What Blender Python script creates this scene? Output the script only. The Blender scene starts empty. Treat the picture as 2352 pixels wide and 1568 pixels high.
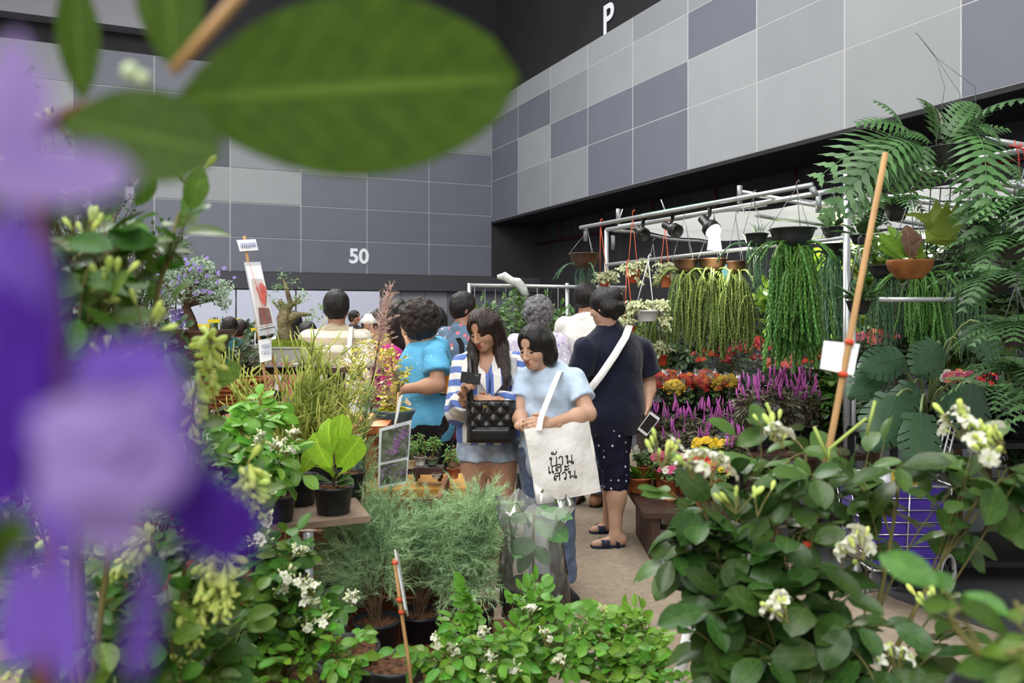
import bpy, math, random
import numpy as np
from mathutils import Vector, Matrix, Quaternion

# ------------------------------------------------------------------ camera, world, lights, exposure
F, CX, HY, H = 1900.0, 1176.0, 722.0, 1.45
scn = bpy.context.scene
COL = scn.collection
cam_d = bpy.data.cameras.new('camera')
cam = bpy.data.objects.new('camera', cam_d)
COL.objects.link(cam)
cam.location = (0, 0, H)
cam.rotation_euler = (math.pi / 2, 0, 0)
cam_d.sensor_width = 36.0
cam_d.lens = F / 2352 * 36.0
cam_d.shift_y = -(784 - HY) / 2352.0
cam_d.clip_start = 0.01
cam_d.clip_end = 200
cam_d.dof.use_dof = True
cam_d.dof.focus_distance = 4.6
cam_d.dof.aperture_fstop = 5.2
scn.camera = cam

wd = bpy.data.worlds.new('hall_ambient')
scn.world = wd
wd.use_nodes = True
wd.node_tree.nodes['Background'].inputs[0].default_value = (1.0, 1.0, 0.99, 1)
wd.node_tree.nodes['Background'].inputs[1].default_value = 0.5

def area(name, loc, target, sx, sy, power, col=(1, 1, 1)):
    d = bpy.data.lights.new(name, 'AREA')
    d.shape = 'RECTANGLE'; d.size = sx; d.size_y = sy; d.energy = power; d.color = col
    o = bpy.data.objects.new(name, d); COL.objects.link(o)
    o.location = loc
    o.rotation_euler = (Vector(target) - Vector(loc)).to_track_quat('-Z', 'Y').to_euler()
    return o
area('hall_ceiling_light', (-2.5, 4, 13), (-1.5, 5.5, 0), 9, 9, 950, (1, .99, .97))
area('hall_ceiling_light', (-6, 15, 13), (-4, 17, 0), 9, 9, 2000, (1, .99, .97))
area('hall_ceiling_light', (-2.5, -8, 9.5), (.5, 6, 1), 9, 7, 1200, (1, .99, .97))

vs = scn.view_settings
scn.display_settings.display_device = 'sRGB'
vs.view_transform = 'Standard'
vs.look = 'None'
vs.exposure = 0.42
vs.gamma = 1.0
vs.use_curve_mapping = False
if scn.cycles is not None:
    scn.cycles.max_bounces = 7
    scn.cycles.transparent_max_bounces = 12
    scn.cycles.use_denoising = True

# ------------------------------------------------------------------ helpers
R = random.Random(7)
def U(a, b): return R.uniform(a, b)
def P(u, v, Y): return Vector(((u - CX) / F * Y, Y, H - (v - HY) / F * Y))
def S(px, Y): return px * Y / F
def hx(s):
    o = []
    for i in (0, 2, 4):
        c = int(s[i:i + 2], 16) / 255
        o.append(c / 12.92 if c <= .04045 else ((c + .055) / 1.055) ** 2.4)
    return o

MATS = {}
def mat(name, col, rough=.6, spec=.35, var=.15, scale=8., bump=0., bscale=40., rnd=0., hue=.0, trans=0., metal=0., col2=None, vein=0., stretch=None, emit=0., alpha=1., sheen=0.):
    """one procedural principled material: noise-varied base colour, optional per-object variation, veins, bump, translucency"""
    if name in MATS: return MATS[name]
    if isinstance(col, str): col = hx(col)
    if isinstance(col2, str): col2 = hx(col2)
    m = bpy.data.materials.new(name); m.use_nodes = True
    nt = m.node_tree; N = nt.nodes; L = nt.links
    b = N['Principled BSDF']
    tc = N.new('ShaderNodeTexCoord')
    src = tc.outputs['Object']
    if stretch:
        mp = N.new('ShaderNodeMapping'); mp.inputs['Scale'].default_value = stretch
        L.new(src, mp.inputs['Vector']); src = mp.outputs['Vector']
    nz = N.new('ShaderNodeTexNoise'); nz.inputs['Scale'].default_value = scale; nz.inputs['Detail'].default_value = 3
    L.new(src, nz.inputs['Vector'])
    mr = N.new('ShaderNodeMapRange'); mr.inputs['From Min'].default_value = .3; mr.inputs['From Max'].default_value = .7
    L.new(nz.outputs['Fac'], mr.inputs['Value'])
    mx = N.new('ShaderNodeMix'); mx.data_type = 'RGBA'
    a_ = [max(0, c * (1 - var)) for c in col]; b_ = [c * (1 + var) for c in (col2 or col)]
    mx.inputs['A'].default_value = (*a_, 1); mx.inputs['B'].default_value = (*b_, 1)
    L.new(mr.outputs['Result'], mx.inputs['Factor'])
    out = mx.outputs['Result']
    if vein:
        uv = N.new('ShaderNodeUVMap')
        sx = N.new('ShaderNodeSeparateXYZ'); L.new(uv.outputs['UV'], sx.inputs[0])
        ab = N.new('ShaderNodeMath'); ab.operation = 'ABSOLUTE'; L.new(sx.outputs['Y'], ab.inputs[0])
        m1 = N.new('ShaderNodeMapRange'); m1.inputs['From Min'].default_value = .03; m1.inputs['From Max'].default_value = .09
        m1.inputs['To Min'].default_value = 1; m1.inputs['To Max'].default_value = 0; L.new(ab.outputs[0], m1.inputs['Value'])
        # side veins: sin of (along - 0.35*|across|)
        c1 = N.new('ShaderNodeMath'); c1.operation = 'MULTIPLY_ADD'; c1.inputs[1].default_value = -.22; L.new(ab.outputs[0], c1.inputs[0]); L.new(sx.outputs['X'], c1.inputs[2])
        c2 = N.new('ShaderNodeMath'); c2.operation = 'MULTIPLY'; c2.inputs[1].default_value = 52; L.new(c1.outputs[0], c2.inputs[0])
        c3 = N.new('ShaderNodeMath'); c3.operation = 'SINE'; L.new(c2.outputs[0], c3.inputs[0])
        m2 = N.new('ShaderNodeMapRange'); m2.inputs['From Min'].default_value = .88; m2.inputs['From Max'].default_value = 1.; m2.inputs['To Max'].default_value = .35; L.new(c3.outputs[0], m2.inputs['Value'])
        mxx = N.new('ShaderNodeMath'); mxx.operation = 'MAXIMUM'; L.new(m1.outputs[0], mxx.inputs[0]); L.new(m2.outputs[0], mxx.inputs[1])
        ml = N.new('ShaderNodeMath'); ml.operation = 'MULTIPLY'; ml.inputs[1].default_value = vein; L.new(mxx.outputs[0], ml.inputs[0])
        mv = N.new('ShaderNodeMix'); mv.data_type = 'RGBA'
        mv.inputs['B'].default_value = (min(1, col[0] * 2.2 + .06), min(1, col[1] * 1.9 + .07), min(1, col[2] * 1.8 + .02), 1)
        L.new(ml.outputs[0], mv.inputs['Factor']); L.new(out, mv.inputs['A']); out = mv.outputs['Result']
    if rnd or hue:
        oi = N.new('ShaderNodeObjectInfo')
        hs = N.new('ShaderNodeHueSaturation')
        r1 = N.new('ShaderNodeMapRange'); r1.inputs['To Min'].default_value = 1 - rnd; r1.inputs['To Max'].default_value = 1 + rnd
        L.new(oi.outputs['Random'], r1.inputs['Value']); L.new(r1.outputs['Result'], hs.inputs['Value'])
        mm = N.new('ShaderNodeMath'); mm.operation = 'MULTIPLY'; mm.inputs[1].default_value = 7.31; L.new(oi.outputs['Random'], mm.inputs[0])
        fr = N.new('ShaderNodeMath'); fr.operation = 'FRACT'; L.new(mm.outputs[0], fr.inputs[0])
        r2 = N.new('ShaderNodeMapRange'); r2.inputs['To Min'].default_value = .5 - hue; r2.inputs['To Max'].default_value = .5 + hue
        L.new(fr.outputs[0], r2.inputs['Value']); L.new(r2.outputs['Result'], hs.inputs['Hue'])
        L.new(out, hs.inputs['Color']); out = hs.outputs['Color']
    L.new(out, b.inputs['Base Color'])
    b.inputs['Roughness'].default_value = rough
    b.inputs['Specular IOR Level'].default_value = spec
    b.inputs['Metallic'].default_value = metal
    b.inputs['Alpha'].default_value = alpha
    if sheen: b.inputs['Sheen Weight'].default_value = sheen
    if emit:
        L.new(out, b.inputs['Emission Color']); b.inputs['Emission Strength'].default_value = emit
    if bump:
        n2 = N.new('ShaderNodeTexNoise'); n2.inputs['Scale'].default_value = bscale; n2.inputs['Detail'].default_value = 4
        L.new(src, n2.inputs['Vector'])
        bp = N.new('ShaderNodeBump'); bp.inputs['Strength'].default_value = bump; bp.inputs['Distance'].default_value = .02
        L.new(n2.outputs['Fac'], bp.inputs['Height']); L.new(bp.outputs['Normal'], b.inputs['Normal'])
    if trans:
        tr = N.new('ShaderNodeBsdfTranslucent'); L.new(out, tr.inputs['Color'])
        ms = N.new('ShaderNodeMixShader'); ms.inputs[0].default_value = trans
        L.new(b.outputs[0], ms.inputs[1]); L.new(tr.outputs[0], ms.inputs[2])
        L.new(ms.outputs[0], N['Material Output'].inputs['Surface'])
    m['n_out'] = 0
    MATS[name] = m
    return m

def base_link(m):
    """(nodes, links, principled, the socket now feeding base colour) for materials that get a pattern on top"""
    nt = m.node_tree
    b = nt.nodes['Principled BSDF']
    return nt.nodes, nt.links, b, b.inputs['Base Color'].links[0].from_socket

WL = {}
def tag(o, label=None, cat=None, group=None, kind=None):
    if label: o['label'] = label
    if cat: o['category'] = cat
    if group: o['group'] = group
    if kind: o['kind'] = kind
    return o
def root(name, label, cat, loc, group=None, kind=None):
    o = bpy.data.objects.new(name, None); COL.objects.link(o)
    o.empty_display_size = .05
    o.location = loc; WL[o.name] = Vector(loc)
    return tag(o, label, cat, group, kind)
def obj(name, me, parent=None, loc=None, q=None, sc=None, local=False):
    """link mesh as object; loc is a WORLD location (parents are unrotated) unless local"""
    o = bpy.data.objects.new(name, me); COL.objects.link(o)
    w = Vector(loc) if loc is not None else (WL[parent.name].copy() if parent and local else Vector((0, 0, 0)))
    if parent is not None:
        o.parent = parent
        o.location = w - WL[parent.name]
    else:
        o.location = w
    WL[o.name] = w
    if q is not None:
        o.rotation_mode = 'QUATERNION'; o.rotation_quaternion = q
    if sc is not None:
        o.scale = (sc, sc, sc) if isinstance(sc, (int, float)) else sc
    return o

def frame(d, n=(0, 0, 1)):
    """quaternion: local X along d, local Z near n"""
    x = Vector(d).normalized(); n = Vector(n)
    y = n.cross(x)
    if y.length < 1e-5: y = Vector((0, 1, 0)).cross(x)
    if y.length < 1e-5: y = Vector((1, 0, 0)).cross(x)
    y.normalize(); z = x.cross(y)
    return Matrix((x, y, z)).transposed().to_quaternion()

class MB:
    def __init__(s): s.v = []; s.f = []; s.m = []; s.uv = []; s.cur = 0
    def face(s, idx, uv=None):
        s.f.append(tuple(idx)); s.m.append(s.cur); s.uv.append(uv)
    def verts(s, vs): k = len(s.v); s.v.extend(Vector(p) for p in vs); return k
    def box(s, c, sz, q=None, taper=1.):
        c = Vector(c); hx_, hy, hz = sz[0] / 2, sz[1] / 2, sz[2] / 2
        ps = []
        for z in (-1, 1):
            t = taper if z > 0 else 1
            for x, y in ((-1, -1), (1, -1), (1, 1), (-1, 1)):
                p = Vector((x * hx_ * t, y * hy * t, z * hz))
                if q is not None: p = q @ p
                ps.append(c + p)
        k = s.verts(ps)
        for f in ((3, 2, 1, 0), (4, 5, 6, 7), (0, 1, 5, 4), (1, 2, 6, 5), (2, 3, 7, 6), (3, 0, 4, 7)):
            s.face([k + i for i in f])
        return s
    def tube(s, pts, r, n=6, cap=True):
        pts = [Vector(p) for p in pts]
        rs = r if isinstance(r, (list, tuple)) else [r] * len(pts)
        up = None; k0 = len(s.v)
        for i, p in enumerate(pts):
            t = (pts[min(i + 1, len(pts) - 1)] - pts[max(i - 1, 0)])
            if t.length < 1e-9: t = Vector((0, 0, 1))
            t.normalize()
            if up is None:
                up = t.orthogonal().normalized()
            else:
                up = up - t * up.dot(t)
                if up.length < 1e-6: up = t.orthogonal()
                up.normalize()
            w = t.cross(up)
            for j in range(n):
                a = 2 * math.pi * j / n
                s.v.append(p + (up * math.cos(a) + w * math.sin(a)) * rs[i])
        for i in range(len(pts) - 1):
            for j in range(n):
                a = k0 + i * n + j; b = k0 + i * n + (j + 1) % n
                s.face((a, b, b + n, a + n))
        if cap and n > 2:
            s.face([k0 + j for j in range(n)][::-1]); e = k0 + (len(pts) - 1) * n
            s.face([e + j for j in range(n)])
        return s
    def lathe(s, prof, n=20, c=(0, 0, 0), q=None, wav=0, close=True):
        c = Vector(c); k0 = len(s.v)
        for (r, z) in prof:
            for j in range(n):
                a = 2 * math.pi * j / n
                p = Vector((r * math.cos(a), r * math.sin(a), z))
                if q is not None: p = q @ p
                s.v.append(c + p)
        for i in range(len(prof) - 1):
            for j in range(n):
                a = k0 + i * n + j; b = k0 + i * n + (j + 1) % n
                s.face((a, b, b + n, a + n))
        if close:
            s.face([k0 + j for j in range(n)][::-1])
            e = k0 + (len(prof) - 1) * n
            s.face([e + j for j in range(n)])
        return s
    def ball(s, c, r, n=8, m=5, q=None):
        rr = r if isinstance(r, (tuple, list)) else (r, r, r)
        c = Vector(c); k0 = len(s.v)
        for i in range(m + 1):
            th = math.pi * (i + .02) / (m + .04)
            for j in range(n):
                a = 2 * math.pi * j / n
                p = Vector((rr[0] * math.sin(th) * math.cos(a), rr[1] * math.sin(th) * math.sin(a), -rr[2] * math.cos(th)))
                if q is not None: p = q @ p
                s.v.append(c + p)
        for i in range(m):
            for j in range(n):
                a = k0 + i * n + j; b = k0 + i * n + (j + 1) % n
                s.face((a, b, b + n, a + n))
        return s
    def poly(s, pts, th=0., nrm=None):
        """flat polygon, optional thickness along nrm"""
        k = s.verts(pts); n = len(pts)
        s.face(range(k, k + n))
        if th:
            d = Vector(nrm).normalized() * -th
            k2 = s.verts([Vector(p) + d for p in pts])
            s.face(list(range(k2, k2 + n))[::-1])
            for i in range(n):
                j = (i + 1) % n
                s.face((k + i, k2 + i, k2 + j, k + j))
        return s
    def mesh(s, name, mats, smooth=True, off=None):
        me = bpy.data.meshes.new(name)
        vs_ = [p - off for p in s.v] if off is not None else s.v
        me.from_pydata([tuple(p) for p in vs_], [], s.f)
        if not isinstance(mats, (list, tuple)): mats = [mats]
        for m in mats: me.materials.append(m)
        if len(mats) > 1: me.polygons.foreach_set('material_index', s.m)
        if smooth: me.polygons.foreach_set('use_smooth', [True] * len(s.f))
        if any(u is not None for u in s.uv):
            lay = me.uv_layers.new(name='UVMap'); flat = []
            for f, u in zip(s.f, s.uv):
                for i in range(len(f)): flat.extend(u[i] if u else (0, .5))
            lay.data.foreach_set('uv', flat)
        me.update()
        return me
    def build(s, name, mats, parent=None, smooth=True, loc=None):
        """vertices are in world space; the object sits at the parent's origin (or loc)"""
        w = Vector(loc) if loc is not None else (WL[parent.name].copy() if parent else Vector((0, 0, 0)))
        if loc is None and parent is None:
            xs = s.v; lo = Vector([min(p[i] for p in xs) for i in range(3)]); hi = Vector([max(p[i] for p in xs) for i in range(3)])
            w = Vector(((lo.x + hi.x) / 2, (lo.y + hi.y) / 2, lo.z))
        return obj(name, s.mesh(name, mats, smooth, w), parent, w)

def npmesh(name, V, T, mats, smooth=True, mi=None):
    """fast mesh from numpy verts (n,3) and faces (m,k)"""
    me = bpy.data.meshes.new(name)
    V = np.asarray(V, np.float32); T = np.asarray(T, np.int32); k = T.shape[1]
    me.vertices.add(len(V)); me.vertices.foreach_set('co', V.ravel())
    me.loops.add(T.size); me.loops.foreach_set('vertex_index', T.ravel())
    me.polygons.add(len(T)); me.polygons.foreach_set('loop_start', np.arange(0, T.size, k, dtype=np.int32))
    me.polygons.foreach_set('loop_total', np.full(len(T), k, np.int32))
    for m in (mats if isinstance(mats, (list, tuple)) else [mats]): me.materials.append(m)
    if smooth: me.polygons.foreach_set('use_smooth', np.ones(len(T), bool))
    if mi is not None: me.polygons.foreach_set('material_index', np.asarray(mi, np.int32))
    me.update(calc_edges=True); me.validate()
    return me

def bez(a, b, c, n):
    a, b, c = Vector(a), Vector(b), Vector(c)
    return [a * (1 - t) ** 2 + b * 2 * t * (1 - t) + c * t * t for t in [i / n for i in range(n + 1)]]
def rv(s=1.):
    while True:
        v = Vector((U(-1, 1), U(-1, 1), U(-1, 1)))
        if .01 < v.length < 1: return v * s
# ------------------------------------------------------------------ the hall: floor, walls of panels
M_joint = mat('joint_grey', 'b4b4b6', .7, var=.04)
PC = {'l': mat('panel_light_grey', '94979a', .55, .3, var=.03, scale=1.2, rnd=.04),
      'm': mat('panel_mid_grey', '888b90', .55, .3, var=.03, scale=1.2, rnd=.04),
      'd': mat('panel_slate_grey', '6a6d78', .55, .3, var=.03, scale=1.2, rnd=.04),
      'k': mat('panel_dark_slate', '585b64', .55, .3, var=.03, scale=1.2, rnd=.04)}
M_black = mat('wall_black', '2b2b2e', .7, .2, var=.12, scale=.7)
M_lower = mat('wall_charcoal', '343438', .7, .2, var=.06, scale=.5)
M_white = mat('wall_white_board', 'c8cbdc', .5, .3, var=.02)
M_letter = mat('lettering_white', 'e9ebf2', .5, .3, var=.0)

B0 = Vector((-4.36, 30, 0)); BE = Vector((.911, .413, 0)).normalized(); BN = Vector((.413, -.911, 0)).normalized()
C0 = Vector((-.78, 31.6, 0)); RD = BN.copy(); RN = -BE   # right wall runs towards the camera along RD, faces RN
def bw(t, z, o=0): return B0 + BE * t + BN * o + Vector((0, 0, z))
def rw(s, z, o=0): return C0 + RD * s + RN * o + Vector((0, 0, z))
def slab(mb, f, a0, a1, z0, z1, o0, o1):
    k = mb.verts([f(a0, z0, o0), f(a1, z0, o0), f(a1, z0, o1), f(a0, z0, o1), f(a0, z1, o0), f(a1, z1, o0), f(a1, z1, o1), f(a0, z1, o1)])
    for q in ((3, 2, 1, 0), (4, 5, 6, 7), (0, 1, 5, 4), (1, 2, 6, 5), (2, 3, 7, 6), (3, 0, 4, 7)): mb.face([k + i for i in q])

def floor_mat(name, c1, c2, sc, rough, bump):
    m = mat(name, c1, rough, .25, var=.06, scale=sc, col2=c2, bump=bump, bscale=220)
    return m
mb = MB(); mb.poly([(-30, -3, -.02), (30, -3, -.02), (30, 45, -.02), (-30, 45, -.02)])
fl = mb.build('floor', floor_mat('concrete_dark', '3c3d40', '56585b', 1.5, .35, .02), smooth=False); tag(fl, 'dark polished concrete hall floor', None, None, 'structure')
# brown carpet runner laid on the concrete: its right edge passes below the trolley's wheel
cp = [(-9, -1), (5.0, -1), (1.95, 4.2), (1.75, 5.2), (1.2, 9.5), (.8, 16), (-9, 16)]
mb = MB(); mb.poly([(x, y, 0.004) for x, y in cp], .02, (0, 0, 1))
cpt = mb.build('floor_carpet', mat('carpet_brown', '857868', .95, .05, var=.05, scale=30, col2='908373', bump=.12, bscale=300), smooth=False); tag(cpt, 'thin brown carpet covering the aisle', None, None, 'structure')

# back wall
wb = root('wall_back', 'grey panelled back wall numbered fifty', None, bw(0, 0), None, 'structure')
mb = MB(); slab(mb, bw, -16, 3.93, 2.9, 9.8, -.4, 0)
mb.build('joint_backing', M_joint, wb, False)
mb = MB(); slab(mb, bw, 3.93, 9, 2.8, 5.2, -.4, -.02); mb.build('recess_end_wall', M_lower, wb, False)
mb = MB(); slab(mb, bw, -16, 12, 9.8, 18, -1.2, -.7); mb.build('upper_wall', M_black, wb, False)
mb = MB(); slab(mb, bw, -16, 9, 2.32, 2.88, -.4, .12); mb.build('lintel_band', mat('band_charcoal', '47474c', .6, .3, var=.03), wb, False)
mb = MB(); slab(mb, bw, -16, -7.2, 10.6, 15, -.6, .1); mb.build('bulkhead', mat('bulkhead_grey', '8b8990', .6, .3, var=.03), wb, False)
mb = MB(); slab(mb, bw, -16, 9, 0, 2.32, -.6, -.2); mb.build('lower_wall', mat('lower_grey', '76777b', .6, .3, var=.03), wb, False)
# column edges from the corner to the left
edges = [3.93, 1.41, -.92, -3.25, -5.58, -7.91, -10.24, -12.57, -14.9]
colr = {0: 'dddddddd', 1: 'dddddddd', 2: 'dddllllm', 3: 'ddmmkmdm', 4: 'mddmddld', 5: 'dmdlddmd'}
gap = .02
for c in range(8):
    for r in range(6):
        a1, a0 = edges[c] - gap, edges[c + 1] + gap
        z0, z1 = 2.9 + r * 1.155 + gap, 2.9 + (r + 1) * 1.155 - gap
        mb = MB(); slab(mb, bw, a0, a1, z0, z1, 0, .03)
        mb.build('panel', PC[colr[r][c]], wb, False)
def lettering(txt, parent, loc, ex, ez, size, m, depth=.01, align='CENTER', off=.0, name='lettering'):
    d = bpy.data.curves.new(name, 'FONT'); d.body = txt; d.size = size; d.extrude = depth; d.align_x = align; d.align_y = 'CENTER'; d.offset = off
    d.materials.append(m)
    o = bpy.data.objects.new(name, d); COL.objects.link(o)
    ex = Vector(ex).normalized(); ez = Vector(ez).normalized(); n = ex.cross(ez)
    o.rotation_mode = 'QUATERNION'; o.rotation_quaternion = Matrix((ex, ez, n)).transposed().to_quaternion()
    if parent: o.parent = parent; o.location = Vector(loc) - WL[parent.name]
    else: o.location = loc
    return o
lettering('50', wb, bw(-1.22, 3.5, .045), BE, (0, 0, 1), .72, M_letter, off=.02)
# white partition boards and grey tiles in front of the lower back wall
for i, (t0, t1) in enumerate([(-9.6, -7.3), (-7.25, -5.45), (-5.4, -3.5), (-3.45, -2.2), (-2.15, -.55)]):
    mb = MB(); slab(mb, bw, t0, t1, .1, 2.27, .3, .36)
    o = mb.build('partition_board', M_white, wb, False)
for i in range(5):
    mb = MB(); slab(mb, bw, -.5 + i * .9, .38 + i * .9, 0, 2.3, -.19, -.15); mb.build('tile', PC['m' if i < 3 else 'd'], wb, False)

# right wall: overhanging box of panels above a dark recessed wall
wr = root('wall_right', 'overhanging grey chequered panel wall lettered P above a dark recess', None, rw(10, 0), None, 'structure')
mb = MB(); slab(mb, rw, 0, 30, 5.0, 9.56, -3, -.004); mb.build('box_backing', M_joint, wr, False)
mb = MB(); slab(mb, rw, -1, 30, 4.9, 4.99, -3.2, .02); mb.build('soffit_edge', M_black, wr, False)
mb = MB(); slab(mb, rw, -1, 32, 0, 5.0, -2.4, -2.0); mb.build('lower_wall', M_lower, wr, False)
mb = MB(); slab(mb, rw, -3, 32, 9.5, 20, -1.6, -.55); mb.build('upper_wall', M_black, wr, False)
sE = [0, 2.41, 4.93, 7.4, 9.87, 12.36, 14.84, 17.3, 19.76, 22.25, 24.75, 27.2, 29.7]
zE = [5.0, 6.52, 7.69, 8.86, 9.56]
pr = ['dddm', 'mldl', 'mdml', 'ddll', 'ddlm', 'lldm', 'lmmd', 'llml', 'dddm', 'mdld', 'ldmd', 'mlld']
for c in range(12):
    for r in range(4):
        mb = MB(); slab(mb, rw, sE[c] + gap, sE[c + 1] - gap, zE[r] + gap * .6, zE[r + 1] - gap * .6, -.03, .0)
        mb.build('panel', PC[pr[c][r]], wr, False)
lettering('P', wr, rw(7.75, 10.25, -.5), RD, (0, 0, 1), 1.25, M_letter, off=.02)
# red sprinkler pipes and faint joints on the recessed wall
M_redpipe = mat('pipe_dark_red', '5a1c1c', .5, .4, var=.1)
mb = MB(); mb.tube([rw(0, 4.2, -1.9), rw(30, 4.2, -1.9)], .035, 6)
for s_ in range(2, 30, 3): mb.tube([rw(s_, 4.2, -1.9), rw(s_, 4.9, -1.9)], .03, 5)
mb.build('sprinkler_pipe', M_redpipe, wr)
for s_ in (3, 6, 9, 12, 15, 18, 21):
    mb = MB(); slab(mb, rw, s_, s_ + .03, 0, 4.9, -2.0, -1.99); mb.build('joint_strip', mat('joint_dark', '4a4a4e', .7, var=.05), wr, False)
# ------------------------------------------------------------------ plant library
def leaf_mesh(name, m, L=1., W=.42, n=7, fold=.25, curl=.25, wide=.45, tip=.7, wav=0., twist=0., stalk=.06, half=2):
    """leaf along +X, blade in XY, normal +Z; L length, W full width, wide = where it is widest, tip = how pointed"""
    mb = MB(); rows = []
    for i in range(n + 1):
        t = i / n
        if t < wide: w = math.sin(math.pi / 2 * (t / wide)) ** .75
        else: w = math.cos(math.pi / 2 * ((t - wide) / (1 - wide))) ** tip
        w = max(w, .0) * W / 2 * L
        x = L * (stalk + (1 - stalk) * t) * (1 - .12 * curl * t)
        zc = -curl * L * .5 * t * t
        row = []
        for j in range(-half, half + 1):
            y = w * j / half
            z = zc + abs(y) * fold + wav * W * L * math.sin(t * 17 + j) * abs(j) / half * .5
            ca, sa = math.cos(twist * t), math.sin(twist * t)
            row.append(((x, y * ca - (z - zc) * sa, zc + y * sa + (z - zc) * ca), (t, j / half)))
        rows.append(row)
    k = [[mb.verts([p]) for p, _ in row] for row in rows]
    for i in range(n):
        for j in range(2 * half):
            mb.face((k[i][j], k[i + 1][j], k[i + 1][j + 1], k[i][j + 1]), [rows[i][j][1], rows[i + 1][j][1], rows[i + 1][j + 1][1], rows[i][j + 1][1]])
    r = .012 * L
    mb.tube([(0, 0, 0), (L * stalk * 1.3, 0, 0)], [r, r * .8], 4, False)
    return mb.mesh(name, m)

def np_of(me):
    V = np.empty(len(me.vertices) * 3); me.vertices.foreach_get('co', V)
    me.calc_loop_triangles()
    T = np.empty(len(me.loop_triangles) * 3, np.int32); me.loop_triangles.foreach_get('vertices', T)
    return V.reshape(-1, 3), T.reshape(-1, 3)

def scatter_mesh(name, temps, places, m, off):
    """join many placed copies (template index, loc, quaternion, scale) into one mesh"""
    arr = [np_of(t) for t in temps]
    VV, TT, k = [], [], 0
    for (ti, p, q, s) in places:
        V, T = arr[ti]
        Rm = np.array(q.to_matrix()) * (s if isinstance(s, (int, float)) else np.array(s)[None, :])
        VV.append(V @ Rm.T + np.array(p - off)); TT.append(T + k); k += len(V)
    return npmesh(name, np.concatenate(VV), np.concatenate(TT), m)

def place_leaves(rt, name, temps, places, m, limit=300, stuff='foliage'):
    """the copies nearest the camera become objects, the rest one stuff part"""
    cp_ = Vector((0, 0, H))
    places = sorted(places, key=lambda a: (a[1] - cp_).length)
    for (ti, p, q, s) in places[:limit]:
        obj(name, temps[ti], rt, p, q, s)
    if len(places) > limit:
        me = scatter_mesh(stuff, temps, places[limit:], m, WL[rt.name])
        o = obj(stuff, me, rt, WL[rt.name]); tag(o, kind='stuff')

M_soil = mat('soil_brown', '3a2a20', .95, .1, var=.5, scale=60, col2='6a4c38', bump=.6, bscale=120)
M_potblack = mat('pot_black_plastic', '1c1e20', .42, .4, var=.25, scale=14, col2='2e3134', bump=.05)
M_terra = mat('pot_terracotta', '9c5a38', .75, .2, var=.2, scale=18, col2='b06a40', bump=.1)
M_bark = mat('bark_brown', '5c4a38', .85, .15, var=.35, scale=30, bump=.5, bscale=60)
M_twig = mat('twig_green_brown', '6f6a3e', .7, .2, var=.25, scale=20)
M_bamboo = mat('bamboo_tan', 'b08a5c', .6, .25, var=.2, scale=25, stretch=(1, 1, .1), bump=.1)

def pot_parts(rt, c, r, h, m=None, taper=.76, lip=.06, soil=.9, n=24, q=None):
    """black nursery pot with rolled lip; c = centre of its base"""
    m = m or M_potblack
    mb = MB(); rb = r * taper; l = lip * r * 2
    mb.lathe([(rb * .9, 0), (rb, .004), (r * .93, h - l), (r, h - l), (r * 1.02, h - l * .5), (r, h), (r * .93, h), (r * .9, h * soil - .004), (rb * .6, h * .5)], n, c, q)
    po = mb.build('pot', m, rt)
    mb = MB(); s0 = mb.verts([Vector(c) + Vector((r * .91 * math.cos(2 * math.pi * i / n), r * .91 * math.sin(2 * math.pi * i / n), h * soil)) for i in range(n)])
    s1 = mb.verts([Vector(c) + Vector((r * .5 * math.cos(2 * math.pi * i / n), r * .5 * math.sin(2 * math.pi * i / n), h * soil + U(0, .012))) for i in range(n)])
    cc = mb.verts([Vector(c) + Vector((0, 0, h * soil + .008))])
    for i in range(n):
        j = (i + 1) % n
        mb.face((s0 + i, s0 + j, s1 + j, s1 + i)); mb.face((s1 + i, s1 + j, cc))
    mb.build('soil', M_soil, po)

def plant_stand(rt, p, r=.09, m=None):
    """turned stand from the floor up to point p"""
    p = Vector(p); h = p.z - .002; mb = MB()
    mb.lathe([(r * 1.1, 0), (r * 1.1, .02), (r * .5, .05), (r * .45, h - .05), (r, h - .02), (r, h)], 14, (p.x, p.y, .002)); mb.build('plant_stand', m or M_bark, rt)

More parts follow.
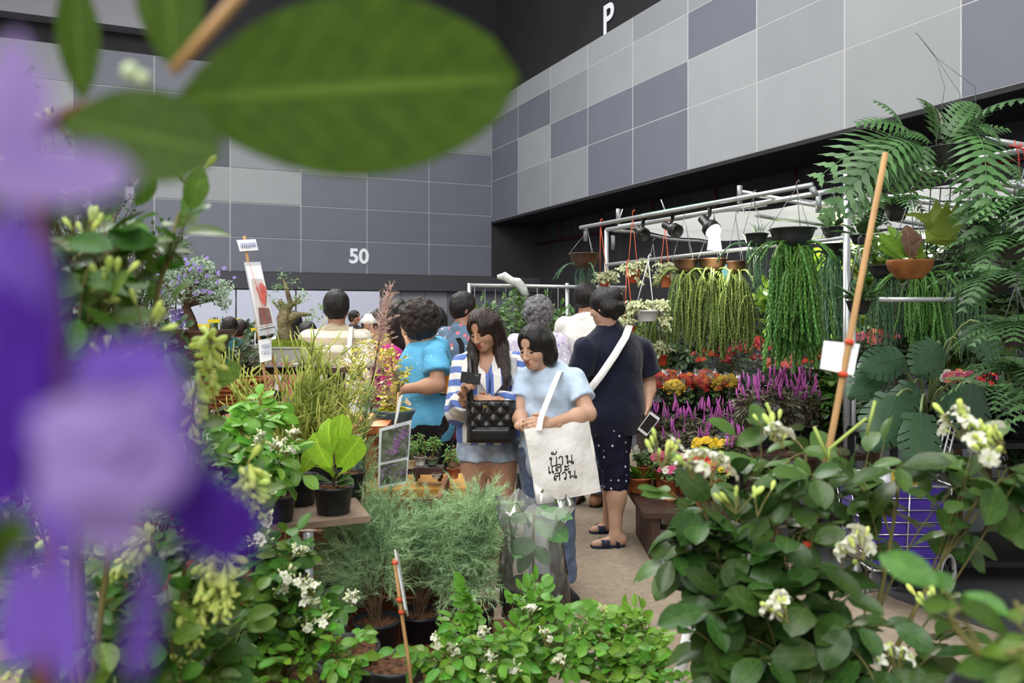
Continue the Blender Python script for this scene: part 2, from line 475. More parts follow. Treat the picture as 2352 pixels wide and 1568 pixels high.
def shrub(rt, base, blobs, nt, lpt, temps, m, lsize, twig_r=.0025, stem_r=.008, spread=.9, face=.35, up=.6, droop=.15, start=.35, limit=300, stem_m=None, tips=None, name='leaf', trunk=None, bow=.15, flat=0.):
    """crown of leafy twigs filling ellipsoid blobs (u,v,Y,ru,rv,rdepth,weight); returns twig tips"""
    base = Vector(base); mb = MB(); places = []; out = []
    tot = sum(b[6] for b in blobs); mains = []
    for (u, v, Y, ru, rv_, rd, w) in blobs:
        c = P(u, v, Y)
        mid = (base + c) / 2 + rv(.06) + Vector((0, 0, .1 * (c - base).length))
        pts = trunk(c) if trunk else bez(base, mid, c, 8)
        mains.append(pts); mb.tube(pts, [stem_r * (1 - .6 * i / (len(pts) - 1)) for i in range(len(pts))], 6)
    camp = Vector((0, 0, H))
    for bi, (u, v, Y, ru, rv_, rd, w) in enumerate(blobs):
        c = P(u, v, Y); ax, az = S(ru, Y), S(rv_, Y)
        for _ in range(max(1, int(round(nt * w / tot)))):
            d = rv(); rr = d.length ** .45; d.normalize()
            e = c + Vector((d.x * ax, d.y * rd, d.z * az)) * rr
            pts = mains[bi]; k = R.randint(int(len(pts) * .35), len(pts) - 1); s = pts[k]
            mid = (s + e) / 2 + Vector((0, 0, bow * (e - s).length)) + rv(.15 * (e - s).length)
            tw = bez(s, mid, e, 6)
            mb.tube(tw, [twig_r * (1 - .6 * i / 6) for i in range(7)], 4, False)
            side = 1; ln = (e - s).length
            tn = (tw[6] - tw[5]).normalized()
            for li in range(lpt):
                t = start + (1 - start) * li / max(1, lpt - 1)
                f = t * 6; i0 = min(5, int(f)); p = tw[i0].lerp(tw[i0 + 1], f - i0)
                tg = (tw[i0 + 1] - tw[i0]).normalized()
                sd = tg.cross(Vector((0, 0, 1)))
                if sd.length < .05: sd = Vector((1, 0, 0))
                sd.normalize(); side = -side
                dr = tg * U(.25, .8) + sd * side * spread * U(.6, 1.2) + Vector((0, 0, U(-droop * 2, droop * .6))) + rv(.35)
                if li == lpt - 1: dr = tg + rv(.3) - Vector((0, 0, droop))
                dr.normalize()
                nn = Vector((0, 0, up)) + (camp - p).normalized() * face + rv(.55)
                places.append((R.randrange(len(temps)), p, frame(dr, nn), lsize * U(.65, 1.15)))
            out.append((e, tn))
    o = mb.build('stem', stem_m or M_twig, rt)
    place_leaves(rt, name, temps, places, m, limit)
    return out

# ---- flowers of the orange jasmine
M_petal_w = mat('petal_white', 'e9ead8', .5, .2, var=.05, rnd=.05, trans=.25)
M_bud = mat('bud_yellow_green', 'dcea84', .5, .3, var=.1, scale=3, rnd=.12, hue=.015, trans=.3)
M_budw = mat('bud_cream', 'dfe3b8', .5, .3, var=.12, scale=3, rnd=.08, trans=.15)
def flower5(name, m, n=5, L=1., W=.5, curl=1.1, cup=.35, center=None):
    mb = MB()
    for k in range(n):
        a = 2 * math.pi * k / n + .1
        rows = []
        for i in range(6):
            t = i / 5; w = math.sin(math.pi * min(1, .12 + .83 * t)) ** .7 * W / 2
            r = L * t * (1 - .25 * curl * t * t); z = cup * (t - curl * t * t * 1.1) + .05
            rows.append([Vector((r * math.cos(a) - y * math.sin(a), r * math.sin(a) + y * math.cos(a), z + abs(y) * .3)) for y in (-w, 0, w)])
        kk = [mb.verts(r_) for r_ in rows]
        for i in range(5):
            for j in range(2):
                mb.face((kk[i] + j, kk[i] + j + 1, kk[i + 1] + j + 1, kk[i + 1] + j))
    mb.cur = 1
    mb.tube([(0, 0, -.45), (0, 0, .02)], [.05, .09], 5)
    for k in range(4):
        a = k * 1.6; mb.tube([(0, 0, 0), (.12 * math.cos(a), .12 * math.sin(a), .38)], [.025, .035], 4)
    return mb.mesh(name, [m, center or M_bud])
def bud_mesh(name, m, L=1., r=.17):
    mb = MB(); mb.lathe([(.03, 0), (.05, .2), (r * .7, .42), (r, .68), (r * .8, .88), (r * .25, 1.0)], 7)
    return mb.mesh(name, m)
FL_J = [flower5('jasmine_flower', M_petal_w, 5, 1, .58, 1.0), flower5('jasmine_flower', M_petal_w, 5, 1, .52, 1.5, .5)]
BUD_J = bud_mesh('bud', M_bud); BUD_W = bud_mesh('bud', M_budw)
def cluster(rt, p, d, size, nf, nb, budm=None, axis_up=.6, spread=1.):
    """umbel of open flowers and club-shaped buds on short stalks"""
    mb = MB(); p = Vector(p); ax = (Vector(d) * .6 + Vector((0, 0, axis_up))).normalized()
    for k in range(nf + nb):
        dr = (ax + rv(.95 * spread)).normalized(); ln = size * U(.45, 1.)
        e = p + dr * ln
        mb.tube([p, (p + e) / 2 + rv(size * .05), e], size * .025, 4, False)
        if k < nf: obj('flower', FL_J[k % 2], rt, e, Vector((0, 0, 1)).rotation_difference((dr + rv(.5)).normalized()), size * U(.4, .55))
        else: obj('bud', budm or BUD_J, rt, e - dr * size * .05, Vector((0, 0, 1)).rotation_difference((dr + rv(.25)).normalized()), size * U(.38, .6))
    mb.build('flower_stalk', M_twig, rt)
def raceme(rt, a, b, size, n, budm=None, droop=.2):
    """spike of buds between two points"""
    a, b = Vector(a), Vector(b); ax = (b - a).normalized(); mb = MB(); mb.tube([a, b], size * .06, 4)
    for k in range(n):
        t = k / n; p = a.lerp(b, t); dr = (ax * .45 + rv(1.).normalized() - Vector((0, 0, droop))).normalized()
        obj('bud', budm or BUD_J, rt, p, Vector((0, 0, 1)).rotation_difference(dr), size * U(.8, 1.15) * (1.1 - .5 * t))
    mb.build('flower_stalk', M_twig, rt)

# ---- fern frond with toothed pinnae, along +X drooping
def frond_mesh(name, m, n=14, L=1., W=.45, droop=.5, pw=.07, wavy=.0, gap=1., tipw=.35, pang=1.15):
    mb = MB(); pts = []
    for i in range(n + 1):
        t = i / n; pts.append(Vector((L * t * (1 - .15 * droop * t), 0, .12 * L * math.sin(t * 2.2) - droop * L * t * t)))
    mb.tube(pts, [.012 * L * (1 - .7 * i / n) for i in range(n + 1)], 4, False)
    for i in range(1, n + 1):
        t = i / n; p = pts[i]; tg = (pts[i] - pts[i - 1]).normalized()
        w = W / 2 * L * (math.sin(math.pi * min(1, .18 + .75 * t)) ** .8 if t < 1 else tipw)
        for sd in (-1, 1):
            d = (tg * math.cos(pang) + Vector((0, sd, 0)) * math.sin(pang)).normalized()
            nz = tg.cross(Vector((0, sd, 0))) * sd
            a = p; hw = pw * L * gap / 2
            q = []; k = 5
            for j in range(k + 1):
                s_ = j / k; c = a + d * w * s_ + Vector((0, 0, -.25 * w * s_ * s_))
                ww = hw * (1 - s_ ** 2.5) * (1 + (wavy if j % 2 else -wavy)) + .0005
                q.append((c + tg * ww, c - tg * ww))
            kk = [mb.verts(x) for x in q]
            for j in range(k): mb.face((kk[j], kk[j] + 1, kk[j + 1] + 1, kk[j + 1]))
    return mb.mesh(name, m)

# ---- hanging tassel strand, along -Z, scale leaves around a thin stem
def strand_mesh(name, m, L=1., r=.022, n=26, wig=.05, fork=True):
    mb = MB()
    def one(p0, l, d0):
        pts = []; p = Vector(p0); d = Vector(d0)
        steps = max(6, int(n * l / L))
        for i in range(steps + 1):
            pts.append(p.copy()); d = (d * .75 + Vector((U(-wig, wig), U(-wig, wig), -.35))).normalized(); p = p + d * l / steps
        mb.tube(pts, [r * .45] * len(pts), 4)
        for i in range(len(pts) - 1):
            for k in range(4):
                a = k * math.pi / 2 + (i % 2) * .78
                o = Vector((math.cos(a), math.sin(a), 0)); b = pts[i]; e = b + o * r * 1.2 + Vector((0, 0, -.035 * L)); s = Vector((-o.y, o.x, 0)) * r * .42
                kk = mb.verts([b + o * r * .35 - s, b + o * r * .35 + s, e]); mb.face((kk, kk + 1, kk + 2))
        return pts
    pt = one((0, 0, 0), L, (U(-.4, .4), U(-.4, .4), .2))
    if fork:
        i = len(pt) // 3; one(pt[i], L * .6, (U(-1, 1), U(-1, 1), -.6))
    return mb.mesh(name, m, False)

# ---- shared leaf templates, canes, cards
M_leafbig = mat('leaf_mid_green', '3f5818', .55, .2, var=.16, scale=14, rnd=.06, trans=.42, vein=.5)
M_leafjas = mat('leaf_jasmine_green', '476a22', .42, .35, var=.25, scale=9, rnd=.34, hue=.03, trans=.25, vein=.22)
M_leafdark = mat('leaf_deep_green', '33501f', .36, .4, var=.25, scale=9, rnd=.26, hue=.02, trans=.14, vein=.25)
M_leaffresh = mat('leaf_fresh_green', '5f902c', .42, .35, var=.18, scale=9, rnd=.25, hue=.025, trans=.25, vein=.22)
LB = leaf_mesh('leaf', M_leafbig, 1, .5, 14, .06, .06, .52, .55, .03, 0, .03, 3)
def fleaf(rt, name, me, a, b, sc=None, n=None, roll=0., wide=1.):
    """one leaf or petal from base point to tip point, facing the lens unless n is given"""
    a, b = Vector(a), Vector(b); d = b - a
    nn = Vector(n) if n is not None else (Vector((0, 0, H)) - a).normalized()
    q = frame(d, nn)
    if roll: q = q @ Quaternion((1, 0, 0), roll)
    L = d.length
    return obj(name, me, rt, a, q, (L, L * wide, L))

LJ = [leaf_mesh('leaf', M_leafjas, 1, .5, 7, .2, .35, .5, .7, .02, .1), leaf_mesh('leaf', M_leafjas, 1, .46, 7, .28, .15, .45, .75, .03, -.2), leaf_mesh('leaf', M_leafjas, 1, .55, 7, .15, .5, .5, .6, .02, .3)]
LD = [leaf_mesh('leaf', M_leafdark, 1, .55, 7, .18, .4, .52, .6, .03, .1), leaf_mesh('leaf', M_leafdark, 1, .5, 7, .25, .2, .5, .65, .03, -.3), leaf_mesh('leaf', M_leafdark, 1, .6, 7, .12, .5, .5, .55, .04, .3)]
LFr = [leaf_mesh('leaf', M_leaffresh, 1, .5, 7, .2, .3, .5, .65, .02, .1), leaf_mesh('leaf', M_leaffresh, 1, .45, 7, .28, .15, .45, .7, .03, -.2), leaf_mesh('leaf', M_leaffresh, 1, .55, 7, .15, .45, .5, .6, .02, .3)]
def stick(mb, a, b, r): mb.tube([a, a.lerp(b, .33) + Vector((.002, 0, 0)), a.lerp(b, .66), b], [r, r * 1.03, r, r * .95], 8)
M_sign = mat('signboard_white', 'dcdfe0', .5, .3, var=.03)
M_tie = mat('tie_orange_red', 'c94a2c', .5, .3, var=.1)
def card(rt, name, c4, m, th=.004):
    v = [Vector(p) for p in c4]; n = (v[1] - v[0]).cross(v[2] - v[1])
    if n.y > 0: n = -n
    mb = MB(); mb.poly(v, th, n); return mb.build(name, m, rt, False)
# ------------------------------------------------------------------ left stall: tables, crate, pots
M_ply = mat('plywood_grey_brown', '8d7a68', .75, .2, var=.18, scale=6, stretch=(1, 6, 1), bump=.1)
M_plank = mat('plank_dark_brown', '6b4028', .7, .25, var=.3, scale=5, stretch=(1, 1, 9), rnd=.15, bump=.2)
M_yellowwood = mat('wood_yellow', 'b98436', .55, .3, var=.18, scale=7, stretch=(1, 8, 8), bump=.08)
M_orangewood = mat('wood_orange_brown', '9a5a2e', .6, .3, var=.25, scale=6, stretch=(6, 1, 1), bump=.1)
M_steel = mat('galvanised_steel', '9da1a3', .38, .5, var=.12, scale=20, metal=.7)
M_darkwood = mat('wood_dark', '3e2a22', .5, .4, var=.3, scale=8)

tb = root('display_table', 'weathered plywood table carrying the black seedling pots', 'table', (-1.1, 3.0, 0))
mb = MB(); mb.poly([P(500, 1222, 2.45), P(640, 1207, 2.5), P(850, 1184, 2.62), P(806, 1128, 2.98), P(700, 1100, 3.2), P(430, 1100, 3.2)], .02, (0, 0, 1)); mb.build('tabletop', M_ply, tb, False)
for (u, Y) in ((708, 2.5), (480, 2.55), (790, 2.95), (520, 3.1)):
    p = P(u, 1215, Y); mb = MB(); mb.tube([Vector((p.x, p.y, .0)), Vector((p.x, p.y, .79))], .016, 8); mb.build('leg', M_steel, tb)

cr = root('slatted_crate', 'dark brown wooden slat crate under the plywood table', 'crate', (-.75, 3.35, 0))
for i, z in enumerate([.02, .145, .27, .395, .52, .645]):
    for (x0, x1, Y) in ((-1.55, -.28, 3.12),):
        mb = MB(); mb.box(((x0 + x1) / 2, Y + U(-.005, .005), z + .055), (x1 - x0, .018, .112)); mb.build('slat', M_plank, cr, False)
    mb = MB(); mb.box((-.28, 3.36, z + .055), (.018, .46, .112)); mb.build('slat', M_plank, cr, False)
for x in (-1.5, -.9, -.3):
    mb = MB(); mb.box((x, 3.145, .38), (.05, .03, .76)); mb.build('corner_post', M_plank, cr, False)

bn = root('display_bench', 'bench with yellow wooden top and orange brown side boards', 'bench', (-.33, 3.75, 0))
mb = MB(); mb.box(P(985, 1108, 3.72) + Vector((-.06, 0, -.02)), (.44, .34, .05), Quaternion((0, 0, 1), .12)); mb.build('tabletop', M_yellowwood, bn, False)
c = P(990, 1108, 3.72)
for i in range(3):
    mb = MB(); mb.box((c.x - .06, c.y - .1, .09 + i * .2), (.3, .03, .19)); mb.build('side_board', M_orangewood, bn, False)
for sx in (-.2, .1):
    mb = MB(); mb.box((c.x + sx, c.y + .05, .32), (.05, .22, .64)); mb.build('leg', M_orangewood, bn, False)

tb2 = root('display_table', 'low orange brown table behind the pencil cactus', 'table', (-1.05, 3.9, 0))
mb = MB(); mb.box((-1.05, 3.95, .93), (.95, .5, .035), Quaternion((0, 0, 1), .05)); mb.build('tabletop', M_orangewood, tb2, False)
for (x, y) in ((-1.45, 3.78), (-.65, 3.82), (-1.45, 4.1), (-.65, 4.15)):
    mb = MB(); mb.box((x, y, .456), (.05, .05, .912)); mb.build('leg', M_orangewood, tb2, False)

# seedling pots on the plywood table (base centre px, Y, rim radius px, height px)
M_fiddle = mat('leaf_lime', '8fb832', .4, .4, var=.15, scale=12, rnd=.1, trans=.3, vein=.4)
LF = [leaf_mesh('leaf', M_fiddle, 1, .66, 9, .12, .35, .66, .36, .06), leaf_mesh('leaf', M_fiddle, 1, .6, 9, .2, .6, .62, .4, .08, .3)]
def nursery(label, u, v, Y, rpx, hpx, group='black nursery pots on the plywood table'):
    p = P(u, v, Y); r = root('potted_seedling', label, 'potted plant', p, group)
    pot_parts(r, p, S(rpx, Y), S(hpx, Y)); return r, p + Vector((0, 0, S(hpx, Y)))
r, t = nursery('lime fiddle leaf seedling in the front black pot', 766, 1186, 2.66, 47, 72)
mb = MB(); mb.tube([t - Vector((0, 0, .01)), t + Vector((0, 0, .06)), t + Vector((.003, 0, .13))], .005, 6); mb.build('stem', M_bark, r)
for (a, b, ti, w, n_) in [((766, 1088), (712, 998), 0, .9, (-.5, -1, .5)), ((768, 1052), (738, 968), 1, .95, (-.5, -.9, .1)), ((769, 1045), (792, 955), 0, .85, (.6, -.9, .2)), ((771, 1078), (824, 1012), 0, .95, (.6, -.8, .6)), ((768, 1100), (738, 1055), 1, 1., (-.2, -.5, 1)), ((770, 1100), (806, 1058), 0, 1., (.3, -.5, 1)), ((768, 1060), (766, 985), 1, .8, (.1, -1, .3))]:
    fa = P(*a, 2.66); fb = P(*b, 2.66 + U(-.06, .03)); d = fb - fa
    obj('leaf', LF[ti], r, fa, frame(d, n_), (d.length * 1.05, d.length * w, d.length))
LJ2 = leaf_mesh('leaf', mat('leaf_dull_green', '4c7040', .4, .4, var=.2, rnd=.15, trans=.2, vein=.3), 1, .55, 6, .15, .3)
for (a, b) in [((760, 1105), (722, 1090)), ((775, 1108), (810, 1102)), ((770, 1112), (800, 1085))]:
    d = P(*b, 2.6) - P(*a, 2.66); obj('leaf', LJ2, r, P(*a, 2.66), frame(d, (0, -.6, 1)), d.length)
r, t = nursery('fiddle leaf seedling with one wide leaf in a black pot left of the front pot', 690, 1160, 2.78, 42, 70)
for (a, b, w) in [((690, 1090), (735, 1010), .8), ((688, 1092), (665, 1050), .9)]:
    d = P(*b, 2.75) - P(*a, 2.78); obj('leaf', LF[0], r, P(*a, 2.78), frame(d, (-.2, -1, .4)), (d.length, d.length * w, d.length))
r, t = nursery('black nursery pot half hidden by white jasmine flowers', 638, 1195, 2.56, 44, 60)
r, t = nursery('black nursery pot behind the lime seedling pot', 803, 1148, 2.92, 36, 66)
obj('leaf', LF[1], r, t, frame((.2, 0, 1), (0, -1, .2)), .08)
r, t = nursery('wide black pot with brown soil at the back of the table', 738, 1110, 3.15, 62, 92)
mb = MB(); mb.tube([t - Vector((.04, 0, .012)), t + Vector((.1, -.02, .012))], .004, 5); mb.build('twig', M_bark, r)
r, t = nursery('black nursery pot of twiggy cuttings beside the blurred purple flower', 508, 1120, 2.9, 40, 75)
for k in range(9):
    mb = MB(); mb.tube([t, t + Vector((U(-.05, .05), U(-.05, .05), U(.06, .12)))], .002, 4); mb.build('twig', M_twig, r)

# ---- pencil cactus
M_pencil = mat('pencil_stem_olive', '8a9c48', .5, .3, var=.2, scale=5, rnd=.2, col2='b4b85a')
def pencil(label, base, blobs, n):
    r = root('pencil_cactus', label, 'plant', base)
    base = Vector(base)
    for (u, v, Y, ru, rv_, k) in blobs:
        for _ in range(k):
            st = base + Vector((U(-.05, .05), U(-.04, .04), U(0, .1))); e = P(u + U(-ru, ru), v + U(-rv_, rv_), Y + U(-.18, .18))
            n = 5; pts = [st.lerp(e, i / n) + (rv(.035) if 0 < i < n else Vector()) + Vector((0, 0, -.06 * math.sin(3.14 * i / n))) for i in range(n + 1)]
            mb = MB(); mb.tube(pts, [.0045, .0042, .0038, .0034, .003, .0022], 5)
            for i in range(2, n + 1):
                for z in range(2):
                    d = ((pts[i] - pts[i - 1]).normalized() * .5 + rv(1.) + Vector((0, 0, .35))).normalized(); L = U(.03, .09)
                    q = pts[i] + d * L; mb.tube([pts[i], q, q + (d + rv(.6) + Vector((0, 0, .4))).normalized() * L * .7], [.0028, .0026, .0016], 5)
            mb.build('branch', M_pencil, r)
    return r
pb = P(720, 1055, 3.15)
rp = pencil('olive green pencil cactus with thin leafless stems behind the seedling pots', pb, [(640, 890, 3.1, 120, 50, 26), (740, 870, 3.15, 90, 70, 24), (580, 920, 3.1, 70, 70, 20), (700, 960, 3.1, 140, 45, 30), (800, 950, 3.2, 50, 40, 10)], 0)
pot_parts(rp, pb - Vector((0, 0, .11)), .1, .13)

# ---- feathery shrubs
M_feather = mat('needle_grey_green', '88ad7e', .7, .2, var=.2, scale=5, col2='b0cc98', trans=.1)
M_pinkplume = mat('needle_dusty_pink', 'cfa49e', .7, .2, var=.2, scale=8, col2='dcc0b0', trans=.1)
def feather_mesh(name, twigs, m, nl, nw, dens, off, spread=.8):
    B, D = [], []
    for tw in twigs:
        for i in range(len(tw) - 1):
            a, b = tw[i], tw[i + 1]; t = (b - a); L = t.length
            if L < 1e-6: continue
            t = t / L
            for k in range(max(1, int(L * dens))):
                B.append(a.lerp(b, R.random())); D.append((t * .8 + rv(spread)).normalized() * nl * U(.5, 1.2))
    B = np.array(B) - np.array(off); D = np.array(D)
    W = np.cross(D, np.random.RandomState(3).randn(*D.shape)); W /= np.linalg.norm(W, axis=1)[:, None] + 1e-9; W *= nw
    n = len(B); V = np.empty((n * 3, 3)); V[0::3] = B - W; V[1::3] = B + W; V[2::3] = B + D
    return npmesh(name, V, np.arange(n * 3).reshape(-1, 3), m, False)
def feathery(label, base, targets, nb, m, nl=.036, nw=.001, dens=330, sub=12, sublen=.115, stem=.006, name='feathery_shrub', group=None, spread=.8, droop=.2):
    r = root(name, label, 'shrub', base, group); base = Vector(base); mb = MB(); tw = []
    for (u, v, Y, ru, rv_, rd, w) in targets:
        c = P(u, v, Y)
        for _ in range(int(nb * w)):
            d = rv(); e = c + Vector((d.x * S(ru, Y), d.y * rd, d.z * S(rv_, Y)))
            pts = bez(base + Vector((U(-.02, .02), U(-.02, .02), 0)), base.lerp(e, .5) + Vector((0, 0, .12)) + rv(.05), e, 7)
            mb.tube(pts, [stem * (1 - .12 * i) * .5 for i in range(8)], 4, False); tw.append(pts[3:])
            for k in range(sub):
                i = R.randint(2, 6); p = pts[i].lerp(pts[i + 1], R.random()); dd = ((pts[i + 1] - pts[i]).normalized() + rv(1.)).normalized(); L = sublen * U(.5, 1.2)
                q = p + dd * L * .5; q2 = q + (dd + Vector((0, 0, -droop))).normalized() * L * .5
                tw.append([p, q, q2])
    mb.build('stem', M_bark, r)
    o = obj('foliage', feather_mesh('foliage', tw, m, nl, nw, dens, base, spread), r, base); tag(o, kind='stuff')
    return r
fp = [(866, 1515, 2.75, 56, 'feathery grey green shrub in the front blue black pot', [(860, 1250, 2.8, 90, 90, .1, 1), (800, 1340, 2.8, 60, 70, .1, .6), (890, 1175, 2.85, 60, 50, .08, .4)]),
      (965, 1500, 2.95, 52, 'feathery grey green shrub in the middle pot', [(980, 1270, 2.95, 80, 100, .1, 1), (1010, 1195, 3.0, 70, 50, .1, .5)]),
      (1085, 1480, 3.0, 56, 'feathery grey green shrub next to the plastic wrapped plant', [(1090, 1250, 3.0, 90, 110, .1, 1), (1120, 1165, 3.05, 60, 45, .1, .6), (1060, 1340, 2.95, 70, 60, .1, .5)]),
      (775, 1410, 3.0, 45, 'dark feathery shrub against the wooden crate', [(800, 1270, 3.0, 60, 70, .08, .8), (840, 1220, 3.0, 45, 50, .08, .4)])]
for (u, v, Y, rp_, lab, tg) in fp:
    z = P(u, v, Y); r = feathery(lab, P(u, v - 85, Y), tg, 30, M_feather, group='feathery shrubs in pots')
    pot_parts(r, z, S(rp_, Y), S(95, Y), mat('pot_blue_black', '20242c', .4, .4, var=.25, scale=14))
r = root('nursery_pot', 'black pot with bare soil beneath the jasmine sprigs', 'pot', P(790, 1590, 2.3)); pot_parts(r, P(790, 1590, 2.3), .1, .13)
r = root('nursery_pot', 'second black pot with bare soil beside the board cane', 'pot', P(905, 1620, 2.25)); pot_parts(r, P(905, 1620, 2.25), .09, .12)
# low shelf that carries the feathery shrubs
sh = root('low_shelf', 'low dark shelf under the feathery shrub pots', 'shelf', (-.35, 2.95, 0))
mb = MB(); mb.box((-.38, 2.88, .285), (.85, .5, .025)); mb.build('shelf_board', M_plank, sh, False)
for x in (-.75, .0):
    mb = MB(); mb.box((x, 2.88, .136), (.04, .4, .27)); mb.build('leg', M_plank, sh, False)
# tall slim one with pink plumes
tb_ = P(840, 1130, 3.3)
r = root('tamarisk', 'tall slender tamarisk with dusty pink plumes beside the turquoise shirt', 'shrub', tb_)
def plume(rt, spec, m, nm, nl, dens, sub, sl):
    tw = []; mb = MB()
    for (pts, n, sp) in spec:
        pp = [P(*p) for p in pts]; fine = []
        for i in range(len(pp) - 1):
            for j in range(6): fine.append(pp[i].lerp(pp[i + 1], j / 6))
        fine.append(pp[-1]); mb.tube(fine, [.004 * (1 - .7 * i / len(fine)) for i in range(len(fine))], 5)
        for k in range(n):
            t = R.random() ** .9; i = min(len(fine) - 2, int(t * (len(fine) - 1))); p = fine[i]
            d = (rv(1.) + (fine[i + 1] - fine[i]).normalized() * .8 + Vector((0, 0, .25))).normalized(); L = sl * sp * (1.15 - .85 * t) * U(.5, 1.2)
            tw.append([p, p + d * L * .5, p + d * L + Vector((0, 0, -.1 * L))])
    mb.build('stem', M_bark, rt)
    o = obj(nm, feather_mesh(nm, tw, m, nl, .0009, dens, WL[rt.name], .7), rt, WL[rt.name]); tag(o, kind='stuff')
plume(r, [([(838, 1130, 3.3), (836, 1000, 3.3), (845, 880, 3.3)], 170, 1.)], M_feather, 'needles', .02, 420, 0, .14)
plume(r, [([(845, 930, 3.3), (868, 800, 3.3), (884, 720, 3.3), (898, 655, 3.3)], 150, 1.)], M_pinkplume, 'pink_plume', .014, 420, 0, .12)

# ---- small bonsai pots on the bench
M_glaze = [mat('glaze_blue_white', '6f88a8', .25, .6, var=.4, scale=30, col2='cfd6dc'), mat('glaze_green', '6f8f6a', .25, .6, var=.2), mat('glaze_rust', 'a0583a', .3, .5, var=.2), mat('glaze_white', 'c8ccc4', .3, .5, var=.1)]
M_tiny = mat('leaf_tiny_green', '5f8a3a', .5, .3, var=.2, rnd=.25, trans=.25)
LT = [leaf_mesh('leaf', M_tiny, 1, .55, 3, .2, .2, half=1), leaf_mesh('leaf', M_tiny, 1, .5, 3, .2, .4, half=1)]
stl = root('stand', 'small carved dark wooden stand on the yellow bench', 'stand', P(985, 1098, 3.66))
mb = MB(); c = P(985, 1078, 3.66); mb.box(c, (.13, .09, .028)); mb.build('stand_top', M_darkwood, stl, False)
for (sx, sy) in ((-1, -1), (1, -1), (-1, 1), (1, 1)):
    mb = MB(); mb.box((c.x + sx * .052, c.y + sy * .034, c.z - .026), (.018, .018, .036)); mb.build('leg', M_darkwood, stl, False)
for i, (u, v, Y, rp_, hp, g, lab) in enumerate([(965, 1068, 3.62, 15, 20, 0, 'blue and white glazed mini bonsai pot on the dark stand'), (992, 1067, 3.68, 14, 16, 1, 'green glazed mini bonsai pot on the dark stand'), (1040, 1098, 3.66, 16, 24, 2, 'rust glazed mini bonsai pot at the bench corner'), (945, 1075, 3.75, 16, 20, 3, 'white glazed mini bonsai pot behind the photo sign'), (1002, 1098, 3.6, 12, 10, 0, 'tiny saucer pot under the dark stand')]):
    p = P(u, v, Y); r = root('mini_bonsai', lab, 'bonsai', p, 'mini bonsai on the bench')
    pot_parts(r, p, S(rp_, Y), S(hp, Y), M_glaze[g], .75, .04, .92, 16)
    if i < 4:
        bl = [(u + U(-8, 8), v - hp - 26, Y, 22, 16, .04, 2), (u + U(-16, 16), v - hp - 42, Y, 14, 10, .03, 1)]
        shrub(r, p + Vector((0, 0, S(hp, Y) * .9)), bl, 22, 5, LT, M_tiny, .017, .0008, .003, limit=60)

# ---- big bonsai: shallow tray with gnarled trunk, lit azalea, purple serissa
M_moss = mat('moss_green', '5c6a1e', .95, .1, var=.4, scale=40, bump=.6, bscale=90)
M_tray = mat('tray_pale_grey', 'b3b5ac', .4, .4, var=.1, scale=6)
M_trunk = mat('trunk_grey_brown', '6d604c', .9, .1, var=.45, scale=25, col2='8d8262', bump=.8, bscale=40)
M_bleaf = mat('leaf_bonsai_green', '6e8f58', .5, .3, var=.25, rnd=.25, scale=4, trans=.25)
LBn = [leaf_mesh('leaf', M_bleaf, 1, .5, 2, .2, .2, half=1), leaf_mesh('leaf', M_bleaf, 1, .45, 2, .3, .4, half=1)]
bp = P(645, 830, 3.85)
bo = root('bonsai_tree', 'gnarled bonsai with moss in a long pale grey tray', 'bonsai', bp)
w, d, h = S(84, 3.85), .13, S(36, 3.85)
mb = MB(); c0 = bp
prof = [(.86, 0), (.98, h * .9), (1.03, h * .9), (1.03, h), (.94, h), (.92, h * .75)]
ks = [mb.verts([c0 + Vector((sx * w * k, sy * d * k, z)) for sx, sy in ((-1, -1), (1, -1), (1, 1), (-1, 1))]) for k, z in prof]
for i in range(len(ks) - 1):
    for j in range(4): mb.face((ks[i] + j, ks[i] + (j + 1) % 4, ks[i + 1] + (j + 1) % 4, ks[i + 1] + j))
mb.face([ks[-1] + j for j in range(4)]); mb.build('tray', M_tray, bo, False)
mb = MB(); mb.ball(c0 + Vector((.02, 0, h * .85)), (w * .8, d * .8, .045), 16, 8); mb.build('moss', M_moss, bo)
for sx in (-.7, .7):
    mb = MB(); mb.box(c0 + Vector((w * sx, 0, -.012)), (.04, .14, .024)); mb.build('tray_foot', M_tray, bo, False)
mb = MB(); tb0 = P(652, 778, 3.85)
for pts, rr_ in [([(652, 790), (655, 755), (648, 730), (655, 705), (640, 690)], (.04, .034, .026, .02, .01)), ([(655, 745), (672, 725), (690, 722), (715, 722)], (.028, .02, .012, .006)), ([(650, 730), (668, 700), (660, 670), (650, 640)], (.02, .014, .01, .005)), ([(640, 790), (615, 800), (600, 795)], (.02, .012, .006)), ([(660, 790), (690, 800)], (.02, .008)), ([(665, 705), (690, 680)], (.01, .004)), ([(648, 715), (625, 690)], (.01, .004))]:
    pp = [P(u, v, 3.85 + U(-.02, .02)) for u, v in pts]; mb.tube(pp, list(rr_), 9)
mb.build('trunk', M_trunk, bo)
pl = []
for (u, v, ru, rv_, n) in [(650, 630, 14, 12, 40), (640, 660, 22, 10, 60), (672, 650, 16, 12, 40), (630, 690, 16, 10, 30), (690, 685, 22, 12, 60), (655, 700, 20, 12, 50), (715, 725, 20, 16, 60), (735, 706, 12, 9, 30), (700, 670, 10, 8, 20)]:
    for _ in range(n):
        p = P(u + R.gauss(0, ru * .5), v + R.gauss(0, rv_ * .5), 3.85 + U(-.07, .07)); pl.append((R.randrange(2), p, frame(rv(), Vector((0, -.3, 1)) + rv(.5)), U(.012, .02)))
place_leaves(bo, 'leaf', LBn, pl, M_bleaf, 60)
mb = MB(); mb.tube([P(670, 700, 3.95), P(690, 690, 3.95)], .012, 8); mb.build('branch_stub', M_trunk, bo)

